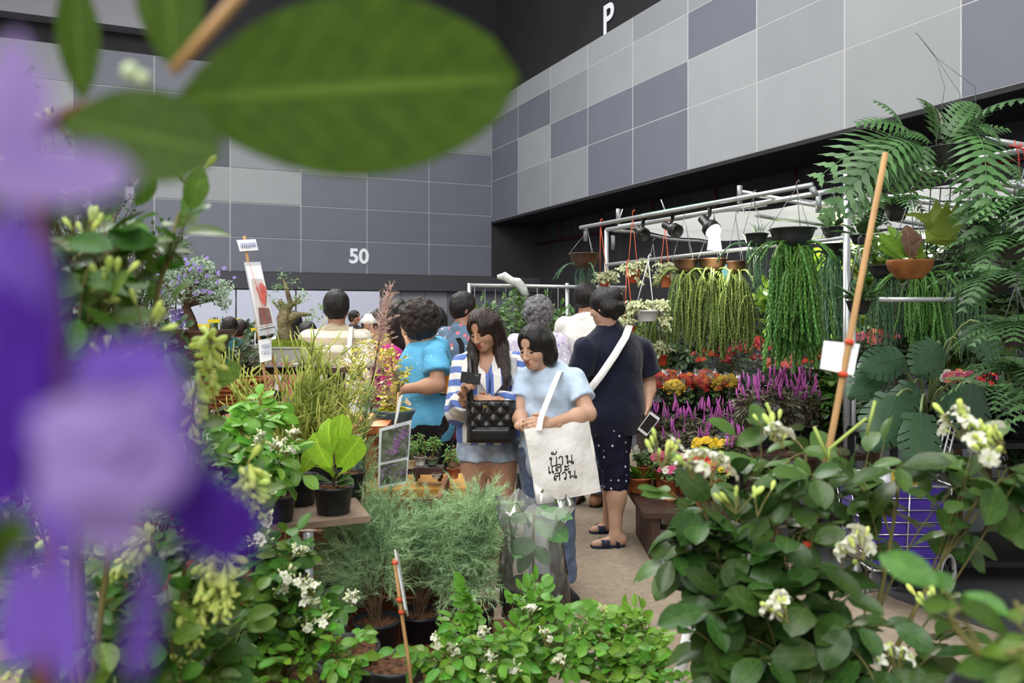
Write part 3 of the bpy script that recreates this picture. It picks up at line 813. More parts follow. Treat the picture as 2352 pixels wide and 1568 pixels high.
# raised plinth under tray and brown pot
pn = root('display_plinth', 'dark wooden plinth raising the bonsai tray', 'stand', (-1.02, 3.98, .95))
mb = MB(); mb.box((-1.05, 4.0, 1.185), (.5, .26, .03)); mb.build('plinth_top', M_darkwood, pn, False)
for x in (-1.25, -.85):
    mb = MB(); mb.box((x, 4.0, 1.06), (.05, .2, .215)); mb.build('leg', M_darkwood, pn, False)

bp2 = P(455, 885, 3.5)
bo2 = root('bonsai_tree', 'spreading bonsai with small purple flowers in a square brown pot', 'bonsai', bp2)
M_brownpot = mat('pot_brown_glaze', '5d4238', .45, .4, var=.15, scale=8)
hw = S(62, 3.5); hh = S(128, 3.5)
mb = MB()
prof = [(.72, 0), (.9, hh * .82), (1.08, hh * .96), (1.08, hh), (.95, hh), (.9, hh * .9)]
ks = [mb.verts([bp2 + Vector((sx * hw * k, sy * hw * k * .8, z)) for sx, sy in ((-1, -1), (1, -1), (1, 1), (-1, 1))]) for k, z in prof]
for i in range(len(ks) - 1):
    for j in range(4): mb.face((ks[i] + j, ks[i] + (j + 1) % 4, ks[i + 1] + (j + 1) % 4, ks[i + 1] + j))
mb.face([ks[-1] + j for j in range(4)]); mb.build('pot', M_brownpot, bo2, False)
mb = MB(); mb.tube([P(447, 765, 3.5), P(440, 735, 3.5), P(428, 705, 3.5), P(440, 680, 3.5), P(430, 640, 3.5)], [.022, .02, .018, .014, .008], 8)
for e in [(380, 660), (500, 660), (350, 640), (480, 620), (430, 610), (520, 680)]: mb.tube(bez(P(432, 700, 3.5), P((432 + e[0]) / 2, e[1] + 10, 3.5), P(*e, 3.5 + U(-.1, .1)), 4), [.012, .01, .008, .006, .003], 6)
mb.build('trunk', M_bark, bo2)
M_ser = mat('leaf_sage_green', '6f8a6c', .5, .3, var=.3, scale=6, col2='8aa184', rnd=.2, trans=.2)
LS = [leaf_mesh('leaf', M_ser, 1, .5, 2, .2, .2, half=1), leaf_mesh('leaf', M_ser, 1, .45, 2, .3, .4, half=1)]
pl = []
for (u, v, ru, rv_, n) in [(430, 640, 75, 32, 900), (370, 665, 45, 28, 420), (500, 665, 38, 25, 380), (455, 612, 40, 18, 300), (515, 695, 18, 20, 130), (470, 680, 50, 20, 300), (400, 690, 40, 15, 200)]:
    for _ in range(n):
        d = rv(); p = P(u + d.x * ru, v + d.z * rv_, 3.5 + d.y * .18); pl.append((R.randrange(2), p, frame(rv() + Vector((0, 0, .4)), Vector((0, -.3, 1)) + rv(.6)), U(.014, .024)))
place_leaves(bo2, 'leaf', LS, pl, M_ser, 120)
M_pur = mat('blossom_purple', '9b86cf', .6, .2, var=.2, rnd=.1, trans=.2)
FP = flower5('blossom', M_pur, 5, 1, .7, .6)
for k in range(46):
    d = rv(); p = P(440 + d.x * 105, 640 + d.z * 52, 3.36 + d.y * .05); obj('blossom', FP, bo2, p, frame(rv(), (0, -1, .5)), U(.008, .013))
for k in range(40):
    p = P(R.gauss(410, 12), R.gauss(735, 12), 3.62); obj('blossom', FP, bo2, p, frame(rv(), (0, -1, .3)), U(.012, .018))

# lit azalea bonsai and its blue-grey pot, with the spot that lights it
ap = P(905, 998, 4.05)
az = root('azalea_bonsai', 'brightly lit yellow green bonsai in an oval blue grey mossy pot', 'bonsai', ap)
mb = MB(); q = None; h = S(58, 4.05); rr_ = S(48, 4.05)
mb.lathe([(rr_ * .7, 0), (rr_ * .88, h * .7), (rr_ * 1.02, h * .9), (rr_ * 1.04, h), (rr_ * .95, h), (rr_ * .9, h * .85)], 24, ap); mb.build('pot', mat('pot_blue_grey_glaze', '3f5560', .25, .5, var=.2), az)
mb = MB(); mb.ball(ap + Vector((0, 0, h * .88)), (rr_ * .92, rr_ * .92, .03), 16, 6); mb.build('moss', mat('moss_gold', '8a8a22', .95, .1, var=.4, scale=40, bump=.5), az)
M_az = mat('leaf_gold_green', '8f9c30', .5, .3, var=.3, scale=6, col2='b9a842', rnd=.25, trans=.3)
LA = [leaf_mesh('leaf', M_az, 1, .55, 3, .2, .2, half=1), leaf_mesh('leaf', M_az, 1, .5, 3, .3, .4, half=1)]
shrub(az, ap + Vector((0, 0, h)), [(800, 840, 4.1, 40, 40, .12, 5), (860, 800, 4.15, 50, 35, .14, 6), (900, 850, 4.1, 50, 45, .14, 6), (820, 900, 4.05, 40, 30, .1, 4), (890, 920, 4.0, 40, 20, .1, 3)], 150, 7, LA, M_az, .026, .0015, .012, stem_m=M_trunk, limit=300)
M_mag = mat('petal_magenta', 'b0306e', .5, .2, var=.2, trans=.2)
FM = flower5('blossom', M_mag, 5, 1, .8, .5)
for (u, v) in [(880, 868), (872, 895), (893, 880), (860, 880)]: obj('blossom', FM, az, P(u, v, 3.95), frame(rv(), (0, -1, .3)), .016)
sp = bpy.data.lights.new('bonsai_spot_light', 'SPOT'); sp.energy = 55; sp.spot_size = 1.1; sp.spot_blend = .6; sp.color = (1, .86, .6); sp.shadow_soft_size = .04
lamp = root('clip_lamp', 'small white clip lamp above the lit bonsai', 'lamp', P(846, 742, 4.35))
mb = MB(); p = P(846, 742, 4.35); mb.lathe([(.015, .05), (.03, .03), (.055, 0), (.05, 0), (.02, .03)], 14, p); mb.build('lamp_shade', mat('lamp_white', 'e8e8e6', .4), lamp)
mb = MB(); mb.tube([p + Vector((0, 0, .05)), p + Vector((.03, .1, .08)), p + Vector((.05, .14, -.2)), p + Vector((.05, .14, -1.3))], .006, 6); mb.build('lamp_arm', M_steel, lamp)
so = bpy.data.objects.new('bonsai_spot_light', sp); COL.objects.link(so); so.location = p - Vector((0, 0, .02)); so.rotation_euler = (P(850, 860, 4.1) - p).to_track_quat('-Z', 'Y').to_euler()

# ---- sign with a photo of a red plant
M_photo1 = mat('photo_beige', 'bdb4b0', .5, .3, var=.1, scale=12)
sg = root('plant_sign', 'tall photo sign of a red plant with handwritten tags on bamboo canes', 'sign', P(628, 1010, 3.0))
mb = MB(); stick(mb, P(628, 1010, 3.0), P(561, 542, 3.05), .006); mb.build('bamboo_cane', M_bamboo, sg)
mb = MB(); stick(mb, P(645, 900, 3.06), P(615, 780, 3.06), .005); mb.build('bamboo_cane', M_bamboo, sg)
M_film = mat('film_clear_grey', 'a9aeb0', .3, .5, var=.05)
card(sg, 'plastic_sleeve', [P(594, 772, 2.99), P(634, 764, 2.99), P(598, 601, 3.03), P(560, 602, 3.03)], M_film)
card(sg, 'photo', [P(595, 756, 2.985), P(631, 748, 2.985), P(599, 610, 3.025), P(565, 611, 3.025)], mat('photo_paper', 'e0e0e2', .4, var=.03), .002)
card(sg, 'photo_print', [P(594, 752, 2.981), P(628, 744, 2.981), P(602, 640, 3.012), P(576, 640, 3.012)], M_photo1, .001)
card(sg, 'printed_pot', [P(597, 745, 2.978), P(625, 740, 2.978), P(617, 707, 2.985), P(593, 706, 2.985)], mat('print_brown', '6b4a42', .5, var=.3, scale=60), .0006)
for k in range(16):
    t = U(-1, 1); a = P(606 + t * 2, 700, 2.985); b2 = P(598 + t * 13, 648 + abs(t) * 12, 2.998)
    card(sg, 'printed_stem', [a, a + Vector((.002, 0, 0)), b2 + Vector((.0026, 0, 0)), b2], mat('print_red', 'b5473c', .5, var=.2, scale=80), .0005)
card(sg, 'name_tag', [P(551, 577, 3.03), P(593, 574, 3.03), P(587, 549, 3.04), P(543, 551, 3.04)], M_sign)
card(sg, 'price_tag', [P(597, 833, 3.0), P(624, 826, 3.0), P(623, 775, 3.01), P(593, 781, 3.01)], M_sign)
M_ink = mat('ink_blue', '4a4aa8', .6, var=.1)
def scribble(rt, a, b, hgt, n, Y, mm=None, w=.0009):
    """row of handwritten Thai-like loops between two pixel points"""
    for k in range(n):
        t = (k + .2) / n; u = a[0] + (b[0] - a[0]) * t; v = a[1] + (b[1] - a[1]) * t; s_ = (b[0] - a[0]) / n * .7
        pts = [P(u, v, Y), P(u + s_ * .1, v - hgt, Y), P(u + s_ * .9, v - hgt * U(.7, 1.1), Y), P(u + s_, v + U(-2, 2), Y)]
        mb = MB(); mb.tube(pts, w, 4); mb.build('handwriting', mm or M_ink, rt)
scribble(sg, (552, 570), (588, 567), 11, 8, 3.024)
scribble(sg, (601, 800), (621, 797), 9, 4, 2.992)
scribble(sg, (601, 815), (621, 812), 9, 3, 2.992)
mb = MB(); mb.tube([P(572, 603, 3.0), P(590, 660, 2.99), P(612, 745, 2.975), P(622, 790, 2.975)], .0009, 4); mb.build('string', M_tie, sg)

# photo sign of a violet blossom
s3 = root('plant_sign', 'laminated photo sign of a violet feathery blossom beside the bench', 'sign', P(908, 1160, 3.15))
mb = MB(); stick(mb, P(895, 1160, 3.16), P(915, 900, 3.2), .0045); mb.build('bamboo_cane', M_bamboo, s3)
card(s3, 'laminate', [P(868, 1122, 3.12), P(934, 1110, 3.1), P(945, 964, 3.12), P(871, 984, 3.14)], mat('laminate_white', 'c9ccd0', .25, .5, var=.04))
M_ph2 = mat('photo_dark_green', '33382e', .4, .4, var=.5, scale=30, col2='5b6350')
card(s3, 'photo_print', [P(874, 1060, 3.12), P(935, 1046, 3.1), P(940, 974, 3.11), P(877, 990, 3.13)], M_ph2, .001)
card(s3, 'photo_print', [P(872, 1114, 3.115), P(931, 1103, 3.095), P(934, 1055, 3.1), P(874, 1068, 3.12)], M_ph2, .001)
M_ph3 = mat('print_violet', 'a46fb4', .5, var=.3, scale=80, rnd=.15)
for k in range(150):
    t = R.random(); u = 895 + t * 36 + R.gauss(0, 6); v = 1045 - t * 60 + R.gauss(0, 7)
    if k > 110: u = R.choice((883, 918)) + R.gauss(0, 7); v = R.gauss(1085, 9)
    u = min(936, max(879, u)); v = max(v, 984) if v < 1052 else min(v, 1100); a = P(u, v, 3.094); dd = Vector((U(-1, 1), 0, U(-1, 1))).normalized() * .011
    card(s3, 'printed_petal', [a, a + dd, a + dd + Vector((.0018, 0, .0015)), a + Vector((.0018, 0, .0015))], M_ph3, .0004)
card(s3, 'tag', [P(903, 985, 3.05), P(912, 960, 3.05), P(924, 905, 3.06), P(916, 912, 3.1)], M_sign)
s4 = root('plant_label', 'small wooden label stuck in the mossy pot', 'label', P(930, 940, 3.95))
mb = MB(); mb.tube([P(929, 942, 3.95), P(936, 925, 3.95)], .002, 5); mb.build('stake', M_bamboo, s4)
card(s4, 'label_plate', [P(930, 925, 3.95), P(940, 932, 3.95), P(946, 928, 3.95), P(932, 912, 3.95)], mat('label_cream', 'd9c6a4', .6, var=.05), .002)

# ---- bagged plant
bg = root('bagged_plant', 'broad leaved plant wrapped in a clear plastic bag beside the aisle', 'potted plant', P(1225, 1420, 2.95))
c = P(1225, 1420, 2.95)
pot_parts(bg, c, .1, .13)
m = bpy.data.materials.new('clear_plastic_film'); m.use_nodes = True; N = m.node_tree.nodes; L = m.node_tree.links
tr = N.new('ShaderNodeBsdfTransparent'); gl = N.new('ShaderNodeBsdfGlossy'); gl.inputs['Roughness'].default_value = .15; df = N.new('ShaderNodeBsdfTranslucent')
a1 = N.new('ShaderNodeMixShader'); a2 = N.new('ShaderNodeMixShader'); lw = N.new('ShaderNodeLayerWeight'); lw.inputs['Blend'].default_value = .35
L.new(tr.outputs[0], a1.inputs[1]); L.new(df.outputs[0], a1.inputs[2]); a1.inputs[0].default_value = .06
L.new(a1.outputs[0], a2.inputs[1]); L.new(gl.outputs[0], a2.inputs[2]); L.new(lw.outputs['Fresnel'], a2.inputs[0])
L.new(a2.outputs[0], N['Material Output'].inputs['Surface']); M_film2 = m; MATS['clear_plastic_film'] = m
mb = MB(); n = 40; prof = [(.1, .0), (.115, .06), (.112, .16), (.105, .26), (.1, .32), (.12, .38), (.13, .42)]
k0 = []
for i, (rr_, z) in enumerate(prof):
    k0.append(mb.verts([c + Vector((rr_ * (1 + .11 * math.sin(j * 2.1 + i * 1.3) + .06 * math.sin(j * 4.7 + i)) * math.cos(2 * math.pi * j / n), rr_ * (1 + .11 * math.sin(j * 1.7 + i)) * math.sin(2 * math.pi * j / n), z + .02 * math.sin(j * 1.1) * (i > 4))) for j in range(n)]))
for i in range(len(prof) - 1):
    for j in range(n): mb.face((k0[i] + j, k0[i] + (j + 1) % n, k0[i + 1] + (j + 1) % n, k0[i + 1] + j))
M_film3 = M_film2.copy(); M_film3.name = 'milky_plastic_film'; [setattr(n_.inputs[0], 'default_value', .3) for n_ in M_film3.node_tree.nodes if n_.type == 'MIX_SHADER' and not n_.inputs[0].is_linked]; mb.build('plastic_bag', M_film3, bg)
mb = MB(); mb.tube([c + Vector((0, 0, .12)), P(1225, 1180, 2.95)], .005, 6); mb.build('stem', M_twig, bg)
M_wl = mat('leaf_bag_green', '4a7440', .4, .45, var=.2, rnd=.2, trans=.2, vein=.3)
LW = leaf_mesh('leaf', M_wl, 1, .62, 8, .1, .35, .45, .6, .03)
for (a, b2, w) in [((1225, 1190), (1300, 1230), 1), ((1222, 1180), (1275, 1165), .9), ((1225, 1200), (1180, 1175), .9), ((1235, 1175), (1310, 1180), .7), ((1220, 1230), (1185, 1270), 1.), ((1225, 1250), (1260, 1290), .8), ((1215, 1215), (1200, 1150), .7), ((1222, 1260), (1190, 1310), .8)]:
    d = P(*b2, 2.95 + U(-.1, .1)) - P(*a, 2.95); obj('leaf', LW, bg, P(*a, 2.95), frame(d, (0, -.6, 1)), (d.length * 1.1, d.length * w * 1.2, d.length))

# ---- dark trees behind, far left
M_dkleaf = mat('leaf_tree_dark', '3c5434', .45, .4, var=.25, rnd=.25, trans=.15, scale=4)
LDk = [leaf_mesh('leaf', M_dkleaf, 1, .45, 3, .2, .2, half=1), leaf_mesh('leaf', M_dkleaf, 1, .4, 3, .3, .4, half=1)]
def tree(label, base, blobs, nt, lpt, ls, temps=None, m=None, limit=160, sr=.02):
    r = root('ornamental_tree', label, 'tree', base, 'ornamental trees of the left stall')
    shrub(r, base, blobs, nt, lpt, temps or LDk, m or M_dkleaf, ls, .003, sr, stem_m=M_bark, limit=limit, up=.5, face=.3, spread=1.)
    return r
b0 = P(300, 1010, 4.6); b0.z = .01
tree('dark leafy tree rising against the panelled back wall', Vector((b0.x, b0.y, .01)), [(200, 500, 4.6, 80, 60, .25, 6), (290, 560, 4.6, 90, 70, .25, 8), (370, 600, 4.7, 70, 70, .25, 7), (150, 600, 4.5, 90, 90, .25, 7), (260, 680, 4.5, 110, 60, .25, 7), (400, 540, 4.8, 40, 30, .15, 2)], 230, 9, .05)
tree('tall sparse tree at the far left edge', Vector((P(30, 900, 4.2).x, 4.2, .01)), [(60, 190, 4.2, 30, 50, .1, 2), (40, 420, 4.2, 60, 120, .2, 5), (60, 640, 4.0, 60, 100, .2, 6), (90, 260, 4.2, 40, 30, .1, 2), (250, 440, 4.4, 70, 40, .1, 3)], 120, 8, .05)
tree('bushy green plant under the purple bonsai', Vector((P(330, 900, 3.3).x, 3.3, .01)), [(350, 760, 3.3, 80, 50, .15, 5), (420, 830, 3.1, 70, 50, .1, 5), (300, 860, 3.0, 90, 60, .15, 5), (560, 800, 3.6, 50, 35, .1, 4)], 120, 8, .045, LFr if 'LFr' in globals() else None, None, 200, .008)
# distant yellow banners of other stalls
for i, (u, v, w_, Y) in enumerate([(492, 737, 28, 12.), (540, 735, 26, 13.), (468, 748, 28, 11.), (570, 757, 40, 11.), (700, 765, 30, 12)]):
    r = root('stall_banner', ['yellow stall banner on the left of the far row', 'yellow stall banner in the far row near the red photo sign', 'lowest yellow stall banner beside the purple bonsai pot', 'yellow stall banner behind the bonsai tray', 'yellow stall banner next to the beige shirt'][i], 'banner', Vector((P(u, v, Y).x, Y, 0)), 'far yellow stall banners')
    mb = MB(); mb.box(P(u, v, Y), (S(w_, Y), .03, S(8, Y))); mb.build('banner_board', mat('banner_yellow', 'd3c02a', .6, var=.08, scale=30), r, False)
    for sx in (-.4, .4):
        p = P(u, v, Y); mb = MB(); mb.tube([Vector((p.x + sx * S(w_, Y), Y, 0)), Vector((p.x + sx * S(w_, Y), Y, p.z))], .015, 6); mb.build('post', M_steel, r)
for i, (u, v, Y) in enumerate([(500, 752, 12.3), (555, 750, 12.6), (600, 760, 11.4)]):
    b = P(u, v, Y); tree(['small green tree under the far yellow banners', 'green tree beside the far yellow banner', 'pale green tree behind the bonsai tray'][i], Vector((b.x, Y, .0)), [(u, v, Y, 26, 12, .3, 3)], 30, 8, .12, None, None, 20)

dw = root('driftwood', 'white speckled driftwood branch above the wire screen', 'driftwood', P(1205, 668, 8.3))
mb = MB(); mb.tube([P(1142, 636, 8.3), P(1158, 634, 8.3), P(1175, 645, 8.3), P(1188, 648, 8.3), P(1200, 662, 8.3), P(1210, 680, 8.3)], [.02, .045, .04, .05, .05, .03], 8); mb.build('branch', mat('driftwood_pale', 'c4c8c4', .7, var=.35, scale=12, bump=.4), dw)
wb_ = root('woven_basket', 'brown woven basket behind the pencil cactus', 'basket', P(540, 930, 3.5)); c = P(540, 935, 3.5)
for k in range(7):
    mb = MB(); rr_ = .1 + .006 * k; z = .018 * k; mb.tube([c + Vector((rr_ * math.cos(i * .4488), rr_ * math.sin(i * .4488), z + .009)) for i in range(15)], .0095, 6, False); mb.build('woven_ring', M_orangewood, wb_)
# ------------------------------------------------------------------ people: smooth-blended figures on a voxel grid
class SDF:
    def __init__(s, lo, hi, h):
        s.lo = np.array(lo, float); s.h = h
        s.n = np.maximum(4, np.ceil((np.array(hi) - s.lo) / h).astype(int) + 1)
        s.D = np.ones(s.n, np.float32)
        s.ax = [(s.lo[i] + np.arange(s.n[i]) * h) for i in range(3)]
    def win(s, lo, hi):
        a = np.clip(np.floor((np.array(lo) - s.lo) / s.h).astype(int), 0, s.n); b = np.clip(np.ceil((np.array(hi) - s.lo) / s.h).astype(int) + 1, 0, s.n)
        if np.any(b <= a): return None, None
        sl = tuple(slice(a[i], b[i]) for i in range(3))
        G = np.stack(np.meshgrid(*[s.ax[i][sl[i]] for i in range(3)], indexing='ij'), -1)
        return sl, G
    def put(s, sl, d, k, op):
        A = s.D[sl]
        if op == 'u':
            if k <= 0: s.D[sl] = np.minimum(A, d); return
            hh = np.clip(.5 + .5 * (A - d) / k, 0, 1); s.D[sl] = A * (1 - hh) + d * hh - k * hh * (1 - hh)
        else:
            d = -d
            if k <= 0: s.D[sl] = np.maximum(A, d); return
            hh = np.clip(.5 - .5 * (A - d) / k, 0, 1); s.D[sl] = A * (1 - hh) + d * hh + k * hh * (1 - hh)
    def cap(s, a, b, ra, rb=None, k=.02, sq=None, flat=(0, 0), op='u', infl=0.):
        rb = ra if rb is None else rb; ra += infl; rb += infl
        a = np.array(a, float); b = np.array(b, float); m = max(ra, rb) + k + 2 * s.h
        sl, G = s.win(np.minimum(a, b) - m, np.maximum(a, b) + m)
        if sl is None: return
        p = G - a; w = b - a; L2 = max(1e-9, w @ w)
        if sq is not None:
            ds = np.array(sq[0], float); ds /= np.linalg.norm(ds); pr = p @ ds; p = p + pr[..., None] * ds * (1 / sq[1] - 1)
        t0 = (p @ w) / L2; t = np.clip(t0, 0, 1)
        d = np.linalg.norm(p - t[..., None] * w, axis=-1) - (ra + (rb - ra) * t)
        L = math.sqrt(L2)
        if flat[0]: d = np.maximum(d, -t0 * L)
        if flat[1]: d = np.maximum(d, (t0 - 1) * L)
        s.put(sl, d, k, op)
    def ell(s, c, r, ax=None, k=.02, op='u', infl=0.):
        c = np.array(c, float); r = np.array(r, float) + infl; m = r.max() + k + 2 * s.h
        sl, G = s.win(c - m, c + m)
        if sl is None: return
        p = G - c
        if ax is not None: p = p @ np.array([list(v) for v in ax]).T
        q = np.linalg.norm(p / r, axis=-1); q2 = np.linalg.norm(p / (r * r), axis=-1)
        s.put(sl, q * (q - 1) / np.maximum(q2, 1e-6), k, op)
    def cut(s, p0, n, lo=None, hi=None):
        """keep the side opposite to n"""
        lo = s.lo if lo is None else lo; hi = s.lo + s.n * s.h if hi is None else hi
        sl, G = s.win(lo, hi); n = np.array(n, float); n /= np.linalg.norm(n)
        s.D[sl] = np.maximum(s.D[sl], (G - np.array(p0, float)) @ n)
    def wrinkle(s, amp, f, seed=1, ani=(1, 1, 1)):
        rs = np.random.RandomState(seed); sl, G = s.win(s.lo, s.lo + s.n * s.h); d = 0
        for i in range(5):
            k = rs.randn(3) * f * np.array(ani); ph = rs.rand() * 6
            d = d + np.sin(G @ k + ph + 1.3 * np.sin(G @ (rs.randn(3) * f * .6)))
        s.D = s.D + (amp * d / 2.2).astype(np.float32)
    def mesh(s):
        D = s.D; sg = D < 0; nx, ny, nz = D.shape
        cnt = np.zeros((nx - 1, ny - 1, nz - 1), np.float32); acc = np.zeros((nx - 1, ny - 1, nz - 1, 3), np.float32)
        for axs in range(3):
            o1, o2 = [i for i in range(3) if i != axs]
            for i in (0, 1):
                for j in (0, 1):
                    sa = [None] * 3; sa[axs] = slice(0, -1); sa[o1] = slice(i, D.shape[o1] - 1 + i); sa[o2] = slice(j, D.shape[o2] - 1 + j)
                    sb = list(sa); sb[axs] = slice(1, None)
                    A = D[tuple(sa)]; B = D[tuple(sb)]; cr = (A < 0) != (B < 0)
                    t = np.where(cr, A / np.where(cr, A - B, 1), 0)
                    cnt += cr; acc[..., axs] += t; acc[..., o1] += cr * i; acc[..., o2] += cr * j
        ok = cnt > 0; idx = -np.ones(cnt.shape, np.int64); idx[ok] = np.arange(ok.sum())
        V = (np.argwhere(ok) + acc[ok] / cnt[ok][:, None]) * s.h + s.lo
        Q = []
        for axs in range(3):
            o1, o2 = (axs + 1) % 3, (axs + 2) % 3
            sa = [slice(None)] * 3; sa[axs] = slice(0, -1); sb = list(sa); sb[axs] = slice(1, None)
            A = sg[tuple(sa)]; B = sg[tuple(sb)]; e = np.argwhere(A != B)
            e = e[(e[:, o1] > 0) & (e[:, o2] > 0) & (e[:, o1] < D.shape[o1] - 1) & (e[:, o2] < D.shape[o2] - 1)]
            if not len(e): continue
            def g(d1, d2):
                c = e.copy(); c[:, o1] += d1; c[:, o2] += d2; return idx[c[:, 0], c[:, 1], c[:, 2]]
            q = np.stack([g(-1, -1), g(0, -1), g(0, 0), g(-1, 0)], 1)
            ins = sg[e[:, 0], e[:, 1], e[:, 2]]
            q[~ins] = q[~ins][:, ::-1]; Q.append(q)
        return V, np.concatenate(Q) if Q else np.zeros((0, 4), int)

def sdf_obj(parts, name, m, parent):
    """several grids joined into one mesh object under parent"""
    V, Q, k = [], [], 0
    for g in parts:
        v, q = g if isinstance(g, tuple) else g.mesh()
        V.append(v); Q.append(q + k); k += len(v)
    V = np.concatenate(V) - np.array(WL[parent.name]); Q = np.concatenate(Q)
    return obj(name, npmesh(name, V, Q, m), parent, WL[parent.name])

M_skin = mat('skin_tan', 'b58a70', .5, .35, var=.05, scale=9, bump=.03, bscale=160)
M_skin2 = mat('skin_warm_brown', 'a5795e', .5, .35, var=.05, scale=9, bump=.03, bscale=160)
M_skin3 = mat('skin_light', 'bf9880', .5, .35, var=.05, scale=9, bump=.03, bscale=160)
for m_ in (M_skin, M_skin2, M_skin3):
    b_ = m_.node_tree.nodes['Principled BSDF']; b_.inputs['Subsurface Weight'].default_value = .15; b_.inputs['Subsurface Radius'].default_value = (.012, .005, .003)
M_hair = mat('hair_black', '0e0c0b', .38, .4, var=.3, scale=60, col2='181311', stretch=(1, 1, .08), bump=.5, bscale=160)
M_hairb = mat('hair_dark_brown', '17100d', .38, .4, var=.4, scale=60, col2='2c1c14', stretch=(1, 1, .08), bump=.5, bscale=160)
M_hairg = mat('hair_grey', '4c4a48', .55, .3, var=.4, scale=40, col2='77757a', bump=.6, bscale=90)
M_curly = mat('hair_black_curly', '17120f', .5, .35, var=.4, scale=50, col2='2c211b', bump=.8, bscale=90)
M_lip = mat('lip_red', '9a3436', .4, .4, var=.05)
M_lip2 = mat('lip_rose', '9d5a50', .45, .35, var=.05)
M_lash = mat('lash_black', '130d0b', .6, .2, var=0)
M_eye = mat('eye_white', 'd8d0c8', .25, .5, var=0)

def pose(x, y, h, ang, lean=0., fat=1., z0=0.):
    """standard standing joints; ang = heading of the face in degrees (0 = +X, -90 = towards the lens)"""
    a = math.radians(ang); f = Vector((math.cos(a), math.sin(a), 0)); l = Vector((-math.sin(a), math.cos(a), 0)); o = Vector((x, y, z0)); up = Vector((0, 0, 1))
    J = dict(f=f, l=l, h=h, fat=fat, o=o)
    def at(fz, fl=0, ff=0): return o + up * fz * h + l * fl * h + f * (ff * h + lean * max(0, fz - .5) * h * 1.2)
    J['pelvis'] = at(.52); J['waist'] = at(.615); J['chest'] = at(.735); J['neck'] = at(.835, 0, -.005); J['skull'] = at(.935, 0, .012)
    for s, n in ((1, 'L'), (-1, 'R')):
        J['sh' + n] = at(.805, s * .108, -.003); J['el' + n] = at(.63, s * .135, -.01); J['wr' + n] = at(.49, s * .135, .03); J['ha' + n] = at(.40, s * .13, .04)
        J['hip' + n] = at(.5, s * .05); J['kn' + n] = at(.275, s * .055, .008); J['an' + n] = at(.045, s * .055, -.01); J['toe' + n] = at(.018, s * .065, .095)
    J['hf'] = f.copy(); J['hu'] = up.copy()
    return J

def torso(S_, J, i=0., bust=0., belly=0.):
    h = J['h']; ax = (J['l'], J['f'], Vector((0, 0, 1))); w = J['fat']
    S_.ell(J['pelvis'] + Vector((0, 0, .01)), (.102 * h * w, .078 * h * w, .085 * h), ax, .03, infl=i)
    S_.ell(J['waist'], (.09 * h * w, .068 * h * w, .09 * h), ax, .04, infl=i)
    S_.ell(J['chest'], (.104 * h * (w * .6 + .4), .074 * h * (w * .6 + .4), .1 * h), ax, .04, infl=i)
    S_.cap(J['shL'] - Vector((0, 0, .008 * h)), J['shR'] - Vector((0, 0, .008 * h)), .031 * h, .031 * h, .03, infl=i)
    for n in 'LR': S_.cap(J['neck'] - Vector((0, 0, .006 * h)), J['sh' + n].lerp(J['neck'], .12) + Vector((0, 0, -.006 * h)), .034 * h, .028 * h, .025, infl=i)
    S_.cap(J['neck'] - Vector((0, 0, .02 * h)), J['neck'] + Vector((0, 0, .0)), .05 * h, .036 * h, .03, infl=i * .5)
    if bust:
        for s in (-1, 1): S_.ell(J['chest'] + J['l'] * s * .05 * h + J['f'] * .055 * h - Vector((0, 0, .012 * h)), (.036 * h * bust, .032 * h * bust, .036 * h * bust), ax, .03, infl=i)
    if belly: S_.ell(J['waist'] + J['f'] * .03 * h - Vector((0, 0, .02 * h)), (.08 * h * belly, .06 * h * belly, .08 * h), ax, .04, infl=i)
def bbox(J, keys, m):
    ps = np.array([list(J[k]) for k in keys]); return ps.min(0) - m, ps.max(0) + m

def hand_sdf(w, d, n, th, size=1., curl=(.5, .5, .5, .5), tcurl=.4, k=.006, spread=.06, hstep=.0032):
    """w wrist, d towards fingers, n out of the back of the hand, th thumb side"""
    w = Vector(w); d = Vector(d).normalized(); n = Vector(n); n = (n - d * n.dot(d)).normalized(); s = n.cross(d)
    if s.dot(Vector(th)) < 0: s = -s
    g = SDF(np.array(w) - .14, np.array(w) + .2 * np.abs(np.array(d)) + .14, hstep)
    c = size
    g.cap(w - d * .04, w + d * .01, .024 * c, .022 * c, .01, sq=(n, .75))
    for i, off in enumerate((.027, .009, -.009, -.026)):
        g.cap(w + d * .01 + s * off * .5 * c, w + d * .085 * c * (1 - .04 * abs(i - 1)) + s * off * c, .0135 * c, .0115 * c, .012, sq=(n, .9))
    ln = (.068, .076, .071, .055)
    for i, off in enumerate((.027, .009, -.009, -.026)):
        p = w + d * .085 * c * (1 - .04 * abs(i - 1)) + s * off * c; dd = (d + s * off * spread * 20).normalized(); a = curl[i]; L = ln[i] * c
        fn = n
        for fr, r in ((.45, .0092), (.32, .0085), (.23, .0078)):
            ca, sa = math.cos(a), math.sin(a)
            dn = dd * ca - fn * sa; fn = fn * ca + dd * sa
            q = p + dn * L * fr
            g.cap(p, q, r * c, r * .94 * c, k); p = q; dd = dn
    p = w + d * .02 * c + s * .024 * c; dd = (d * .7 + s * .75 - n * tcurl * .4).normalized()
    q = p + dd * .042 * c; g.cap(p, q, .0135 * c, .0108 * c, .01)
    dd = (d * .9 + s * .25 - n * tcurl).normalized(); q2 = q + dd * .032 * c; g.cap(q, q2, .0105 * c, .0085 * c, .005)
    return g
hand = hand_sdf

